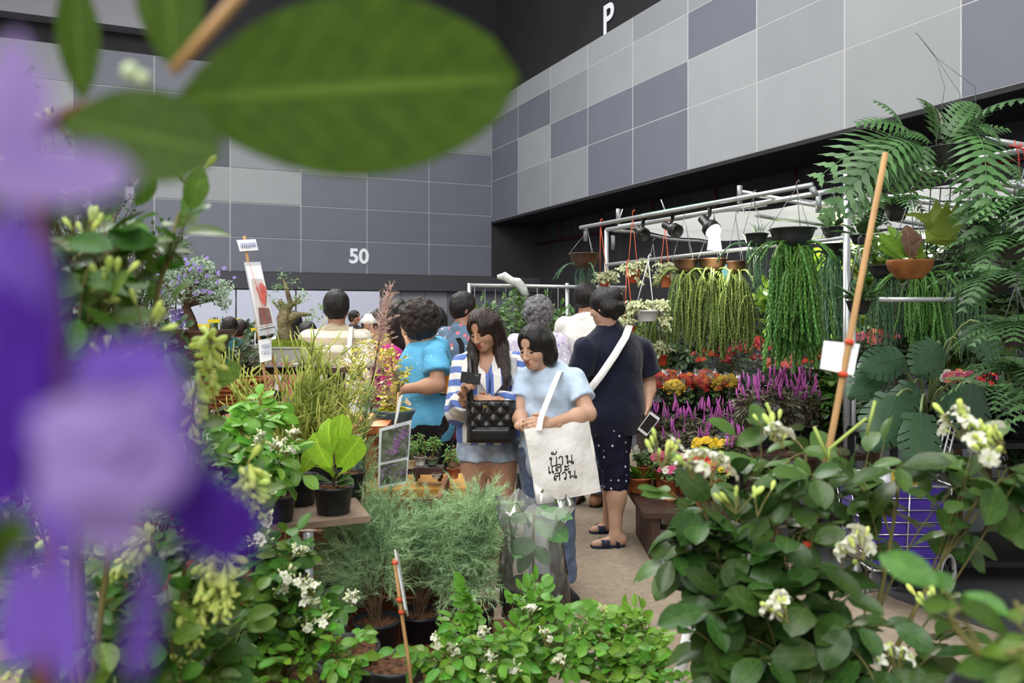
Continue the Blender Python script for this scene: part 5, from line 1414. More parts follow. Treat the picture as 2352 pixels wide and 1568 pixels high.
def let(kind, x, y, w, h, sl=-.16):
    """one Thai glyph in a w*h px cell whose lower-left corner is (x, y)"""
    Q = lambda a, b: (x + a * w, y - b * h + a * w * sl)
    C = lambda a, b, r: [(Q(a, b)[0] + r * w * math.cos(t), Q(a, b)[1] + r * w * math.sin(t)) for t in [i * 6.2832 / 8 for i in range(9)]]
    if kind == 'bo': stroke(C(.15, .88, .13)); stroke([Q(.22, .8), Q(.22, .1), Q(.5, 0), Q(.85, .1), Q(.88, 1)])
    if kind == 'maitho': stroke(C(.2, .55, .18)); stroke([Q(.35, .7), Q(.5, .3), Q(.7, .2), Q(.95, 1.1)])
    if kind == 'aa': stroke([Q(.1, .78), Q(.35, 1.02), Q(.75, .95), Q(.82, .6), Q(.82, 0)])
    if kind == 'no': stroke(C(.15, .88, .13)); stroke([Q(.24, .8), Q(.24, .05), Q(.5, .35), Q(.8, .1), Q(.82, 1)]); stroke(C(.95, .08, .13))
    if kind == 'ae':
        for o_ in (0, .5): stroke([Q(o_ + .1, 1), Q(o_ + .1, .2)]); stroke(C(o_ + .22, .1, .12))
    if kind == 'lo': stroke(C(.25, .25, .14)); stroke([Q(.12, .2), Q(.12, .55), Q(.35, .7), Q(.55, .5), Q(.6, .7), Q(.85, .62), Q(.88, 0)]); stroke([Q(.1, .85), Q(.4, 1.05), Q(.85, .95), Q(.88, .6)])
    if kind == 'a':
        for o_ in (0, .55): stroke(C(.2, o_ + .1, .14)); stroke([Q(.35, o_ + .02), Q(.6, o_ + .05), Q(.85, o_ + .32)])
    if kind == 'so': let('lo', x, y, w, h, sl); stroke([Q(.7, .9), Q(1.08, 1.2)])
    if kind == 'wo': stroke(C(.68, .12, .14)); stroke([Q(.82, .1), Q(.85, .7), Q(.55, 1.02), Q(.12, .8)])
let('bo', 1262, 1071, 18, 20); let('maitho', 1266, 1046, 13, 8); let('aa', 1282, 1069, 12, 20); let('no', 1299, 1066, 17, 20)
let('ae', 1259, 1087, 15, 16); let('lo', 1275, 1084, 15, 16); let('a', 1296, 1080, 12, 13)
let('so', 1271, 1105, 16, 17); let('wo', 1289, 1102, 13, 17); let('no', 1305, 1099, 18, 17)

# ---- woman in navy seen from behind
J = pose((1412 - CX) / F * 5.25, 5.25, 1.6, 128, fat=1.2)
px(J, skull=(1388, 703, 5.22), neck=(1396, 755, 5.25), shL=(1342, 800, 5.1), shR=(1474, 796, 5.35), elL=(1330, 880, 5.15), wrL=(1352, 930, 5.45), elR=(1490, 880, 5.42), wrR=(1487, 932, 5.3))
for n, (u, Y, tu) in (('L', (1414, 5.16, 1366)), ('R', (1398, 5.5, 1362))):
    J['an' + n] = Vector(((u - CX) / F * Y, Y, .072)); J['toe' + n] = Vector(((tu - CX) / F * Y, Y - .02, .03)); J['kn' + n] = Vector(((u + 2 - CX) / F * Y, (Y + 5.25) / 2, .44)); J['hip' + n] = J['hip' + n].lerp(Vector(((u - 6 - CX) / F * Y, J['hip' + n].y, J['hip' + n].z)), .5)
fr = head_frame(J, 12, 12, 0)
rt = person_root('woman in navy tee and polka dot capri pants seen from behind', J)
hd = [hand(J['wrR'], P(1489, 985, 5.24) - J['wrR'], (.8, -.1, .1), (-.3, -.8, 0), size=.97, curl=(.5, .55, .6, .65), tcurl=.3)]
body(rt, J, M_skin3, fr, hd)
def ext(g, at):
    g.ell(at(-.1, 0, .05), (.045, .045, .05), None, .02); g.cap(at(-.06, .04, -.03), at(-.07, -.04, -.03), .05, .05, .03); g.cap(at(-.075, 0, -.02), at(-.07, 0, -.09), .045, .015, .03)
g = hair_sdf(J, fr, .98, .013, ext=ext, lo_m=.24); fine_noise(g, .0025, 60, 9); sdf_obj([g], 'hair', M_hair, rt)
mb = MB(); at = lambda a, b, d: J['skull'] + (fr[0] * a + fr[1] * b + fr[2] * d)
mb.tube([at(-.15, -.02, .07), at(-.155, 0, .06), at(-.15, .02, .075)], .006, 6); mb.build('hair_clip', mat('clip_bronze', '5a4636', .35, .5, metal=.6), rt)
mb = MB(); mb.tube([at(.1, -.05, .0), at(.02, -.082, .004), at(-.01, -.08, .0)], .0018, 5); mb.build('glasses_temple', M_lash, rt)
shirt(rt, J, M_navy, .72, .014, .425, .07, 1.6, .005, 21, bust=.9, name='t_shirt', belly=1.1)
MD = dots('cloth_navy_dots', '15182b', 'c9ccd8', 22, .17, rand=.55)
pants(rt, J, MD, 1.25, .012, 1.35, .005, name='capri_pants')
shoes(rt, J, mat('rubber_navy', '20263c', .5, .4, var=.1), None, sandal=True)
strap(rt, 'bag_strap', [P(1446, 748, 5.22), P(1436, 775, 5.1), P(1412, 815, 5.02), P(1380, 862, 4.98), P(1352, 898, 5.02), P(1340, 912, 5.1)], .045, (-.25, -1, .1), M_canvas)
ph = root('phone', 'white edged smartphone in the navy woman\'s lowered hand', 'phone', P(1491, 990, 5.22))
q = Quaternion((0, 1, 0), .65)
mb = MB(); mb.box(P(1490, 973, 5.18), (.072, .008, .14), q); mb.build('phone_body', M_phonew, ph, False)
mb = MB(); mb.box(P(1490, 973, 5.175), (.062, .004, .105), q); mb.build('screen', M_glassblk, ph, False)

# ---- simpler visitors behind
def visitor(label, u, Y, h, ang, shirtm, pantm, hairm, skin, fat=1., lean=0., sl=.6, curls=0, curl_r=.022, hinfl=.012, pitch=0, yaw=0, pend=1.93, hem=.46, J_=None, hs=1., long_hair=False, face=False, bust=0., sandal=False, shoe=None, res=.011, simple=False):
    J = pose((u - CX) / F * Y, Y, h, ang, lean, fat)
    if J_: px(J, **J_)
    fr = head_frame(J, pitch, yaw, 0); rt = person_root(label, J)
    hd = [] if simple else [hand(J['wr' + n], J['wr' + n] - J['el' + n], (J['l'] * (1 if n == 'L' else -1)), J['f'], curl=(.35, .4, .45, .5), hstep=.0045) for n in 'LR']
    body(rt, J, skin, fr, hd, h=res, hs=hs)
    def ext(g, at):
        if long_hair: g.cap(at(-.04, 0, 0), at(-.07, 0, -.15), .075, .06, .03)
    g = hair_sdf(J, fr, hs, hinfl, h=.0055, curls=curls, curl_r=curl_r, ext=ext, lo_m=.3, front=.118); fine_noise(g, .002, 60, 4, (1, 1, .3) if not curls else (1, 1, 1)); sdf_obj([g], 'hair', hairm, rt)
    if face: face_parts(rt, J, fr, hs, M_lip2, down=False)
    shirt(rt, J, shirtm, sl, .017, hem, .066, 1.4, .0045, int(u), bust=bust, h=res)
    pants(rt, J, pantm, pend, .014, 1.3, .004, int(u) + 1, h=res)
    shoes(rt, J, shoe or M_blackcl, M_sole, .008, sandal)
    return rt, J, fr
visitor('man in a white shirt half hidden behind the navy woman', 1346, 6.3, 1.69, 62, M_whitecl, M_denim, M_hair, M_skin2, 1.05, yaw=-20, sandal=True, shoe=mat('rubber_black', '1a1a1a', .5))
visitor('woman with grey curly hair and lilac patterned shirt', 1236, 6.0, 1.55, 70, dots('cloth_lilac_floral', 'cdc6d6', 'a99bc8', 26, .32, c3='e8e4ea'), M_blackcl, M_hairg, M_skin, 1.1, curls=420, curl_r=.02, hinfl=.022, sl=.7)
rt, J, fr = visitor('man in a floral denim shirt with short black hair', 1062, 6.0, 1.6, 52, dots('cloth_floral_denim', '5d7288', 'c8727e', 15, .26, c3='d8cfc4'), cloth('shorts_navy', '1c2436'), M_hair, M_skin2, 1.0, pend=.8, yaw=-30)
strap(rt, 'backpack_strap', [P(1050, 772, 5.9), P(1060, 790, 5.84), P(1061, 830, 5.83), P(1052, 850, 5.86)], .035, (0, -1, 0), M_blackcl)
rt, J, fr = visitor('woman with curly black hair in a turquoise polo holding a catalogue', 986, 4.95, 1.55, 158, dots('cloth_turquoise_print', '62b0d8', 'a9d8ea', 32, .16), M_blackcl, M_curly, M_skin, 1.12, lean=.06, curls=460, curl_r=.021, hinfl=.026, sl=.62, pitch=18, hem=.45,
    J_=dict(skull=(960, 742, 4.9), neck=(982, 795, 4.95), shL=(1000, 812, 4.8), elL=(1006, 884, 4.72), wrL=(930, 893, 4.66)), bust=.8, res=.0095)
# polo collar
mb = MB(); nk = J['neck']; mb.lathe([(.068, -.01), (.072, .02), (.062, .035), (.06, .03), (.06, -.01)], 20, nk + Vector((0, 0, .0))); mb.build('collar', cloth('collar_turquoise', '5aa8d2'), rt)
ct = root('catalogue', 'black and orange catalogue tucked under the turquoise woman\'s arm', 'book', P(985, 905, 4.78))
mb = MB(); mb.box(P(990, 868, 4.84), (.25, .012, .19), Quaternion((0, 1, 0), .06)); mb.build('cover', mat('cover_black', '1d1716', .35, .5, var=.3, scale=20), ct, False)
card(ct, 'orange_edge', [P(1014, 903, 4.81), P(1030, 906, 4.81), P(1034, 846, 4.81), P(1018, 843, 4.81)], mat('print_orange', 'd2872a', .4, var=.2, scale=20), .002)
for v in (858, 868, 890, 898): card(ct, 'printed_patch', [P(1008, v + 5, 4.808), P(1022, v + 6, 4.808), P(1022, v, 4.808), P(1009, v - 1, 4.808)], mat('print_patch', 'd8d4cc' if v != 890 else 'd8d4cc', .5, var=.1), .001)
for v in (863, 884): card(ct, 'printed_bar', [P(1008, v + 4, 4.807), P(1023, v + 5, 4.807), P(1023, v, 4.807), P(1009, v - 1, 4.807)], mat('print_red_bar', 'b83a2c', .5, var=.1), .001)
rt, J, fr = visitor('man in a cream and beige striped polo seen from behind', 772, 5.4, 1.6, 88, stripes('cloth_beige_stripe', 'd9d4c4', 'b3a487', (0, 0, 1), 11, 1.2), M_denim, M_hair, M_skin2, 1.2, sl=.7, hinfl=.011)
mb = MB(); mb.lathe([(.075, -.012), (.08, .02), (.068, .034), (.066, .03), (.066, -.012)], 20, J['neck']); mb.build('collar', cloth('collar_beige', 'b9ab8e'), rt)
tb3 = root('tote_bag', 'white tote bag slung behind the man in the beige striped polo', 'bag', P(806, 1010, 5.15))
strap(tb3, 'strap', [P(806, 752, 5.35), P(804, 775, 5.22), P(800, 830, 5.18), P(797, 858, 5.18)], .03, (0, -1, 0), M_whitecl)
mb = MB()
for s_ in (1, -1): grid_panel(mb, P(805, 1005, 5.17), Vector((1, 0, 0)), Vector((0, 0, 1)), Vector((0, -s_, 0)), .24, .42, 10, 10, lambda a, b: .03 * math.sin(a * 3.14) ** .7 + .004 * math.sin(b * 17 + a * 5))
mb.build('bag_body', M_whitecl, tb3)
visitor('person in a peach shirt bending behind the curly haired woman', 912, 6.2, 1.55, 95, cloth('cloth_peach', 'd8a88c'), M_denim, M_hair, M_skin, 1.1, simple=True)
visitor('woman in a magenta top behind the pink tamarisk', 884, 5.7, 1.46, 210, cloth('cloth_magenta', 'b8247e'), M_blackcl, M_hairb, M_skin, 1.0, simple=True, long_hair=True, pitch=15)
visitor('woman with straight black hair standing past the turquoise shirt', 1000, 6.9, 1.5, 150, cloth('cloth_charcoal', '33343c'), M_blackcl, M_hair, M_skin, 1.0, simple=True, long_hair=True)
visitor('distant man in profile against the white partition boards', 812, 14., 1.5, -15, cloth('cloth_slate', '2c3038'), M_blackcl, M_hair, M_skin2, 1.0, simple=True, res=.014)
visitor('distant woman beside the man in profile', 842, 13., 1.42, -60, cloth('cloth_sand', 'b9a58c'), M_blackcl, M_hair, M_skin, 1.0, simple=True, res=.014, long_hair=True)
visitor('person in a rose pink shirt left of the striped polo man', 706, 7.2, 1.36, 100, cloth('cloth_rose', 'b85a66'), M_denim, M_hair, M_skin, 1.1, simple=True, res=.012)
visitor('dark haired visitor behind the bonsai tray', 672, 7.6, 1.46, 120, cloth('cloth_white2', 'c8c8cc'), M_blackcl, M_hair, M_skin, 1.0, simple=True, res=.012, long_hair=True)
visitor('small dark haired visitor under the far yellow banners', 527, 9., 1.4, 90, cloth('cloth_teal', '2a5a5e'), M_blackcl, M_hair, M_skin, 1.0, simple=True, res=.014)
visitor('visitor in black passing the far yellow banners', 550, 9.6, 1.36, 60, M_blackcl, M_blackcl, M_hairb, M_skin, 1.0, simple=True, res=.014)
# things carried by the man in the floral shirt
bgr = root('shopping_bag', 'thin red plastic shopping bag beside the drink cup', 'bag', P(1030, 1012, 5.75))
c = P(1030, 1010, 5.75)
m_red = mat('film_red', 'c0303e', .3, .5, var=.15, scale=12, trans=.4)
mb = MB(); n = 22; ks = []
for i, (r_, z) in enumerate([(.03, 0), (.075, .02), (.085, .1), (.07, .2), (.03, .28), (.012, .33)]):
    ks.append(mb.verts([c + Vector((r_ * (1 + .15 * math.sin(j * 1.9 + i)) * math.cos(6.2832 * j / n), .8 * r_ * (1 + .15 * math.sin(j * 2.3 + i)) * math.sin(6.2832 * j / n), z)) for j in range(n)]))
for i in range(5):
    for j in range(n): mb.face((ks[i] + j, ks[i] + (j + 1) % n, ks[i + 1] + (j + 1) % n, ks[i + 1] + j))
mb.build('bag_body', m_red, bgr)
cu = root('drink_cup', 'clear cup of pale green iced drink by the red bag', 'cup', P(1040, 968, 5.5)); c = P(1040, 970, 5.5)
mb = MB(); mb.lathe([(.03, 0), (.042, .1), (.042, .11), (.038, .11), (.028, .004)], 16, c); mb.build('cup_body', mat('cup_green_drink', 'b9c98a', .2, .5, var=.1, trans=.4), cu)
mb = MB(); mb.lathe([(.043, .108), (.044, .118), (.03, .135), (.005, .137)], 16, c); mb.build('cup_lid', M_phonew, cu)
mb = MB(); mb.tube([c + Vector((0, 0, .11)), c + Vector((.01, 0, .2))], .004, 6); mb.build('straw', M_phonew, cu)
# ------------------------------------------------------------------ right stall: pipe frame, awning, lamps
M_pipe = mat('pipe_galvanised', 'b4b8ba', .35, .5, var=.1, scale=15, metal=.55)
M_bracket = mat('bracket_grey', '8d9092', .4, .5, var=.1, metal=.5)
M_plasticor = mat('plastic_orange', 'c8552f', .45, .4, var=.08)
M_plasticwh = mat('plastic_white', 'd9dad8', .45, .4, var=.05)
M_wire = mat('wire_grey', '77797a', .4, .5, metal=.5)
def pipe(rt, a, b, r=.014, name='pipe', m=None):
    mb = MB(); mb.tube([a, b], r, 10); return mb.build(name, m or M_pipe, rt)
fr_ = root('market_stall', 'galvanised pipe frame of the hanging fern stall', 'market stall', (1.9, 5.6, 0))
A0, A1 = P(1333, 523, 6.8), P(1866, 424, 5.0)
pipe(fr_, A0, A1, .016)
B_0, B_1 = P(1393, 528, 7.0), P(1945, 432, 5.2)
pipe(fr_, B_0, B_1, .018); pipe(fr_, P(1393, 608, 7.0), P(1945, 545, 5.2), .015)
pipe(fr_, B_0, Vector((B_0.x, B_0.y, .0)), .018, 'post'); pipe(fr_, P(1945, 398, 5.2), Vector((P(1945, 400, 5.2).x, 5.2, 0)), .022, 'post')
pipe(fr_, P(1961, 700, 5.15), Vector((P(1961, 400, 5.15).x, 5.15, 0)), .014, 'post')
pipe(fr_, P(1420, 520, 7.2), P(1760, 470, 7.6), .016); pipe(fr_, P(1700, 445, 6.0), P(1990, 478, 7.5), .014)
pipe(fr_, P(1700, 440, 5.55), P(2360, 560, 6.2), .015)
pipe(fr_, P(1945, 440, 5.2), P(2352, 492, 4.6), .018); pipe(fr_, P(2020, 688, 4.2), P(2210, 688, 4.2), .013)
pipe(fr_, P(1865, 430, 5.0), P(1874, 452, 5.0), .02, 'joint', M_bracket)
for (u, v, Y) in [(1420, 500, 6.5), (1699, 450, 5.55), (1345, 540, 6.8), (1408, 560, 7.0), (1880, 470, 5.25)]:
    p = P(u, v, Y); pipe(fr_, p + Vector((0, 0, .07)), p - Vector((0, 0, .05)), .018, 'joint', M_bracket)
for (a, b) in [((1518, 458, 6.2), (1530, 490, 6.2)), ((1430, 480, 6.4), (1422, 505, 6.4)), ((1700, 455, 5.6), (1710, 490, 5.6))]:
    pipe(fr_, P(*a), P(*b), .004, 'cable_tie', M_plasticwh)
r3 = root('pipe_rail', 'crossed galvanised pipes tied with red string above the fern', 'pipe', P(2270, 330, 3.2))
for (a, b) in [((2262, 320, 3.2), (2352 + 120, 352, 3.3)), ((2120, 388, 3.6), (2480, 320, 3.0)), ((2180, 405, 3.4), (2500, 450, 3.0)), ((2090, 380, 3.7), (2480, 478, 3.1))]:
    pipe(r3, P(*a), P(*b), .012)
for (u, v) in [(2330, 340), (2225, 395), (2345, 345)]:
    mb = MB(); p = P(u, v, 3.15); mb.tube([p + Vector((0, 0, .03)), p + Vector((.01, -.01, -.03)), p + Vector((.02, 0, -.12 if u > 2300 else -.04))], .0025, 5); mb.tube([p + Vector((-.02, 0, .01)), p + Vector((.0, -.02, 0)), p + Vector((.02, 0, .012))], .004, 5); mb.build('red_string', mat('string_red', 'c24a44', .6), r3)

# clear plastic awning
m = bpy.data.materials.new('awning_milky_film'); m.use_nodes = True; N = m.node_tree.nodes; L = m.node_tree.links
tr = N.new('ShaderNodeBsdfTransparent'); df = N.new('ShaderNodeBsdfTranslucent'); dd = N.new('ShaderNodeBsdfDiffuse'); gl = N.new('ShaderNodeBsdfGlossy'); gl.inputs['Roughness'].default_value = .22
for n_ in (df, dd): n_.inputs[0].default_value = (.85, .86, .86, 1)
nz = N.new('ShaderNodeTexNoise'); nz.inputs['Scale'].default_value = 2.2; nz.inputs['Detail'].default_value = 3; tc = N.new('ShaderNodeTexCoord'); L.new(tc.outputs['Object'], nz.inputs['Vector'])
bp = N.new('ShaderNodeBump'); bp.inputs['Strength'].default_value = .6; bp.inputs['Distance'].default_value = .08; L.new(nz.outputs['Fac'], bp.inputs['Height']); L.new(bp.outputs['Normal'], gl.inputs['Normal'])
x1 = N.new('ShaderNodeMixShader'); x1.inputs[0].default_value = .5; L.new(df.outputs[0], x1.inputs[1]); L.new(dd.outputs[0], x1.inputs[2])
x2 = N.new('ShaderNodeMixShader'); x2.inputs[0].default_value = .85; L.new(tr.outputs[0], x2.inputs[1]); L.new(x1.outputs[0], x2.inputs[2])
x3 = N.new('ShaderNodeMixShader'); x3.inputs[0].default_value = .12; L.new(x2.outputs[0], x3.inputs[1]); L.new(gl.outputs[0], x3.inputs[2]); L.new(x3.outputs[0], N['Material Output'].inputs['Surface'])
aw = root('awning', 'milky clear plastic sheet stretched over the fern stall', 'awning', (2.5, 7, 2.2))
mb = MB(); nu, nv = 24, 12
def awp(a, b):
    p = Vector((.86, 7.0, 2.19)).lerp(Vector((3.6, 3.9, 2.24)), a); q = Vector((2.3, 9.6, 2.3)).lerp(Vector((6.5, 6.6, 2.36)), a)
    return p.lerp(q, b) + Vector((0, 0, -.05 * math.sin(math.pi * b) * abs(math.sin(a * 9.4)) + .012 * math.sin(a * 31 + b * 9)))
ks = [[mb.verts([awp(i / nu, j / nv)]) for j in range(nv + 1)] for i in range(nu + 1)]
for i in range(nu):
    for j in range(nv): mb.face((ks[i][j], ks[i + 1][j], ks[i + 1][j + 1], ks[i][j + 1]))
mb.build('plastic_sheet', m, aw)
for a in (.0, .33, .66, 1.):
    mb = MB(); mb.tube([awp(a, b / 6) - Vector((0, 0, .03)) for b in range(7)], .014, 8); mb.build('rafter', M_pipe, aw)

# track with three spot lamps
M_blackpl = mat('plastic_black', '141516', .4, .4, var=.1)
trk = root('lamp_track', 'green edged black lamp track clamped to the pipe', 'lamp track', P(1560, 480, 5.95))
ta, tb_2 = P(1473, 500, 6.27), P(1640, 470, 5.7)
mb = MB(); mb.tube([ta, tb_2], .022, 6); mb.build('track', M_blackpl, trk)
mb = MB(); mb.tube([ta + Vector((0, 0, .022)), tb_2 + Vector((0, 0, .022))], .008, 6); mb.build('green_edge', mat('tape_green', '2f9a6a', .5), trk)
m_bulb = bpy.data.materials.new('bulb_glow'); m_bulb.use_nodes = True; b_ = m_bulb.node_tree.nodes['Principled BSDF']; b_.inputs['Emission Color'].default_value = (1, .96, .88, 1); b_.inputs['Emission Strength'].default_value = 14
def spot(label, top, body_a, body_b, r, lit=False):
    rt = root('spot_lamp', label, 'lamp', P(*top), 'spot lamps on the track')
    t, a, b = P(*top), P(*body_a), P(*body_b); ax = (b - a).normalized(); q = Vector((0, 0, 1)).rotation_difference(ax); Ln = (b - a).length
    mb = MB(); mb.tube([t, t - Vector((0, 0, .05)), a.lerp(b, .3)], [.016, .012, .008], 8); mb.build('arm', M_blackpl, rt)
    mb = MB(); mb.lathe([(.012, 0), (r * .55, .005), (r * .55, Ln * .45), (r, Ln * .7), (r * 1.02, Ln), (r * .9, Ln), (r * .5, Ln * .6)], 18, a, q); mb.build('housing', M_blackpl, rt)
    if lit:
        mb = MB(); mb.ball(b - ax * .005, r * .92, 14, 8); mb.build('bulb', m_bulb, rt)
        d = bpy.data.lights.new('stall_spot_light', 'SPOT'); d.energy = 26; d.spot_size = 2.4; d.spot_blend = .8; d.color = (1, .95, .86); d.shadow_soft_size = .05
        o = bpy.data.objects.new('stall_spot_light', d); COL.objects.link(o); o.location = b + ax * .06; o.rotation_euler = ax.to_track_quat('-Z', 'Y').to_euler()
    return rt
spot('unlit black spot lamp nearest the aisle end of the track', (1477, 505, 6.25), (1462, 525, 6.2), (1480, 540, 6.1), .05)
spot('unlit black spot lamp in the middle of the track', (1545, 490, 6.05), (1526, 516, 6.0), (1556, 532, 5.85), .05)
spot('glowing spot lamp pointing down at the right end of the track', (1630, 477, 5.72), (1612, 500, 5.7), (1638, 530, 5.6), .06, True)
sd = root('hanging_lamp', 'small white glowing shade below the lit spot lamp', 'lamp', P(1640, 572, 5.65)); c = P(1641, 573, 5.65)
mb = MB(); mb.lathe([(.05, 0), (.032, .12), (.029, .12), (.046, 0)], 18, c, close=False)
m_sh = mat('shade_glow', 'fff0d8', .5, var=0, emit=1.6); mb.build('shade', m_sh, sd)
pipe(sd, c + Vector((0, 0, .11)), c + Vector((0, 0, .22)), .004, 'cord', M_blackpl)
pt = bpy.data.lights.new('shade_bulb_light', 'POINT'); pt.energy = 7; pt.color = (1, .9, .72); pt.shadow_soft_size = .04
o = bpy.data.objects.new('shade_bulb_light', pt); COL.objects.link(o); o.location = c - Vector((0, 0, .03))
for i, (u, v, Y) in enumerate([(1918, 505, 5.6)]):
    sd = root('hanging_lamp', 'yellowish glowing shade beside the stall post', 'lamp', P(u, v + 15, Y)); mb = MB(); mb.lathe([(.055, 0), (.05, .08), (.045, .08), (.05, 0)], 16, P(u, v + 12, Y), close=False); mb.build('shade', mat('shade_glow_yellow', 'f4eca0', .5, var=0, emit=1.6), sd)
    pipe(sd, P(u, v - 5, Y), P(u, v - 60, Y), .003, 'cord', M_blackpl)
fl2 = bpy.data.lights.new('stall_fluorescent_light', 'AREA'); fl2.shape = 'RECTANGLE'; fl2.size = 1.2; fl2.size_y = .1; fl2.energy = 50; fl2.color = (1, .97, .9)
tl = root('tube_lamp', 'fluorescent tube lamp under the awning', 'lamp', (2.9, 6.6, 2.0)); mb = MB(); mb.tube([(2.3, 6.9, 2.05), (3.3, 6.3, 2.05)], .018, 8); mb.build('tube', mat('tube_glow', 'fffaf0', .5, var=0, emit=4), tl)
mb = MB(); mb.tube([(2.3, 6.9, 2.085), (3.3, 6.3, 2.085)], .02, 6); mb.build('fitting', M_plasticwh, tl)
o = bpy.data.objects.new('stall_fluorescent_light', fl2); COL.objects.link(o); o.location = (2.8, 6.6, 2.02); o.rotation_euler = (0, 0, -.54)

# ------------------------------------------------------------------ hanging baskets
M_tas = mat('tassel_green', '3f6c2a', .5, .35, var=.15, scale=3, rnd=.25, hue=.015, col2='558236', trans=.1)
M_tas2 = mat('tassel_olive', '566a30', .5, .3, var=.15, scale=3, rnd=.25, hue=.015, col2='66793a', trans=.1)
M_tas3 = mat('tassel_sage', '4c7050', .5, .35, var=.15, scale=3, rnd=.2, hue=.015, trans=.1)
ST = {}
for nm, mm, rr_ in (('g', M_tas, .024), ('o', M_tas2, .019), ('s', M_tas3, .013)):
    ST[nm] = [strand_mesh('strand', mm, 1., rr_, 22, .06 + .03 * k, k % 2 == 0) for k in range(5)]
M_bowlbr = mat('bowl_bronze', '4a3426', .35, .45, var=.2, scale=20, bump=.1)
def bowl(rt, u, v, Y, rpx, hpx, m=None, n=24, name='bowl'):
    r, h = S(rpx, Y), S(hpx, Y); c = P(u, v + hpx, Y); mb = MB()
    mb.lathe([(r * .45, 0), (r * .6, .004), (r * .82, h * .45), (r * .97, h * .93), (r * 1.05, h * .94), (r * 1.05, h), (r * .95, h), (r * .9, h * .85)], n, c); mb.build(name, m or M_potblack, rt)
    mb = MB(); mb.lathe([(r * .9, h * .86), (r * .5, h * .92), (.004, h * .95)], 16, c, close=False); mb.build('moss_fill', mat('sphagnum_brown', '5a4a34', .95, .1, var=.4, scale=40, bump=.5), rt)
    return P(u, v, Y), r
def hanger(rt, u, v, Y, rpx, top, m, w=.0022, n=3):
    r = S(rpx, Y); t = P(*top); c = P(u, v, Y)
    for k in range(n):
        a = k * 2 * math.pi / n - 1.2; e = c + Vector((r * math.cos(a), r * math.sin(a), 0)); mb = MB(); mb.tube([e, t], w, 5); mb.build('hanger', m, rt)
    mb = MB(); mb.tube([t, t + Vector((0, 0, .03)), t + Vector((.012, 0, .045)), t + Vector((.02, 0, .03))], w * 1.4, 5); mb.build('hook', m, rt)
def tassels(rt, u, v, Y, rpx, Lpx, n, kind, out=.35, drop=0., lift=.12):
    r = S(rpx, Y); c = P(u, v + drop, Y); L_ = S(Lpx, Y)
    for k in range(n):
        a = U(0, 6.283); rr_ = r * math.sqrt(U(.15, 1)); p = c + Vector((rr_ * math.cos(a), rr_ * math.sin(a), U(-.02, .03)))
        q = Quaternion((0, 0, 1), U(0, 6.28)) @ Quaternion((1, 0, 0), U(-.14, .14)); s = L_ * U(.6, 1.05)
        obj('strand', R.choice(ST[kind]), rt, p, q, (s * 1.0, s * 1.0, s))
    if lift:
        for k in range(max(3, n // 6)):
            a = U(0, 6.283); d = Vector((math.cos(a), math.sin(a), .7)); p = c + Vector((r * .5 * math.cos(a), r * .5 * math.sin(a), .0))
            pts = bez(p, p + d * lift, p + Vector((math.cos(a), math.sin(a), 0)) * lift * 1.8 - Vector((0, 0, lift * .8)), 7); mb = MB(); mb.tube(pts, [.005] * 8, 5)
            for i in range(7):
                for z in range(6):
                    o_ = rv(1.).normalized() * .016; kk = mb.verts([pts[i] + o_ * .2, pts[i] + rv(.004), pts[i] + o_ + (pts[i + 1] - pts[i]) * 1.2]); mb.face((kk, kk + 1, kk + 2))
            mb.build('arching_tip', {'g': M_tas, 'o': M_tas2, 's': M_tas3}[kind], rt)
def tassel_basket(label, u, v, Y, rpx, hpx, Lpx, n, kind, m=None, top=None, hm=None, drop=None):
    rt = root('hanging_fern', label, 'hanging plant', P(u, v + hpx, Y), 'hanging tassel ferns')
    bowl(rt, u, v, Y, rpx, hpx, m); tassels(rt, u, v + (hpx * .98 if drop is None else drop), Y, rpx * .62, Lpx, n, kind)
    if top: hanger(rt, u, v, Y, rpx, top, hm or M_wire)
    return rt
tassel_basket('wide black bowl with the longest bright green tassel fern', 1820, 525, 5.0, 52, 42, 285, 100, 'g', top=(1830, 430, 5.05))
tassel_basket('black bowl with drooping sage tassel fern left of the widest bowl', 1736, 537, 5.2, 28, 30, 120, 26, 's', top=(1730, 452, 5.4))
tassel_basket('bronze bowl of olive tassel fern next to the orange pot', 1575, 596, 5.9, 30, 30, 190, 52, 'o', M_bowlbr, (1572, 500, 6.1))
tassel_basket('bronze bowl of olive tassel fern under the glowing lamp', 1636, 594, 5.8, 32, 32, 200, 56, 'o', M_bowlbr, (1640, 500, 6.0))
tassel_basket('bronze bowl of olive tassel fern right of the glowing lamp', 1692, 600, 5.75, 24, 30, 200, 46, 'o', M_bowlbr, (1690, 500, 5.9))
tassel_basket('black bowl with dry root at the aisle end of the pipe', 1343, 582, 6.4, 36, 32, 90, 20, 's', M_bowlbr, (1350, 530, 6.7))
tassel_basket('small tassel fern basket behind the white bowl', 1500, 690, 6.4, 30, 30, 170, 40, 'o', None, (1500, 560, 6.5))
tassel_basket('sage tassel fern hanging beside the stall post', 1915, 560, 5.5, 30, 26, 260, 60, 's', None, (1915, 450, 5.5))
tassel_basket('deep green tassel fern behind the terracotta bowl', 2115, 600, 4.8, 50, 36, 190, 60, 'g', None, (2115, 480, 4.8))
tassel_basket('deep green tassel fern right of the terracotta bowl', 2205, 605, 5.0, 46, 36, 190, 54, 's', None, (2205, 480, 5.0))
tassel_basket('green tassel fern left of the terracotta bowl', 2035, 610, 5.3, 40, 30, 170, 44, 's', None, (2035, 480, 5.3))
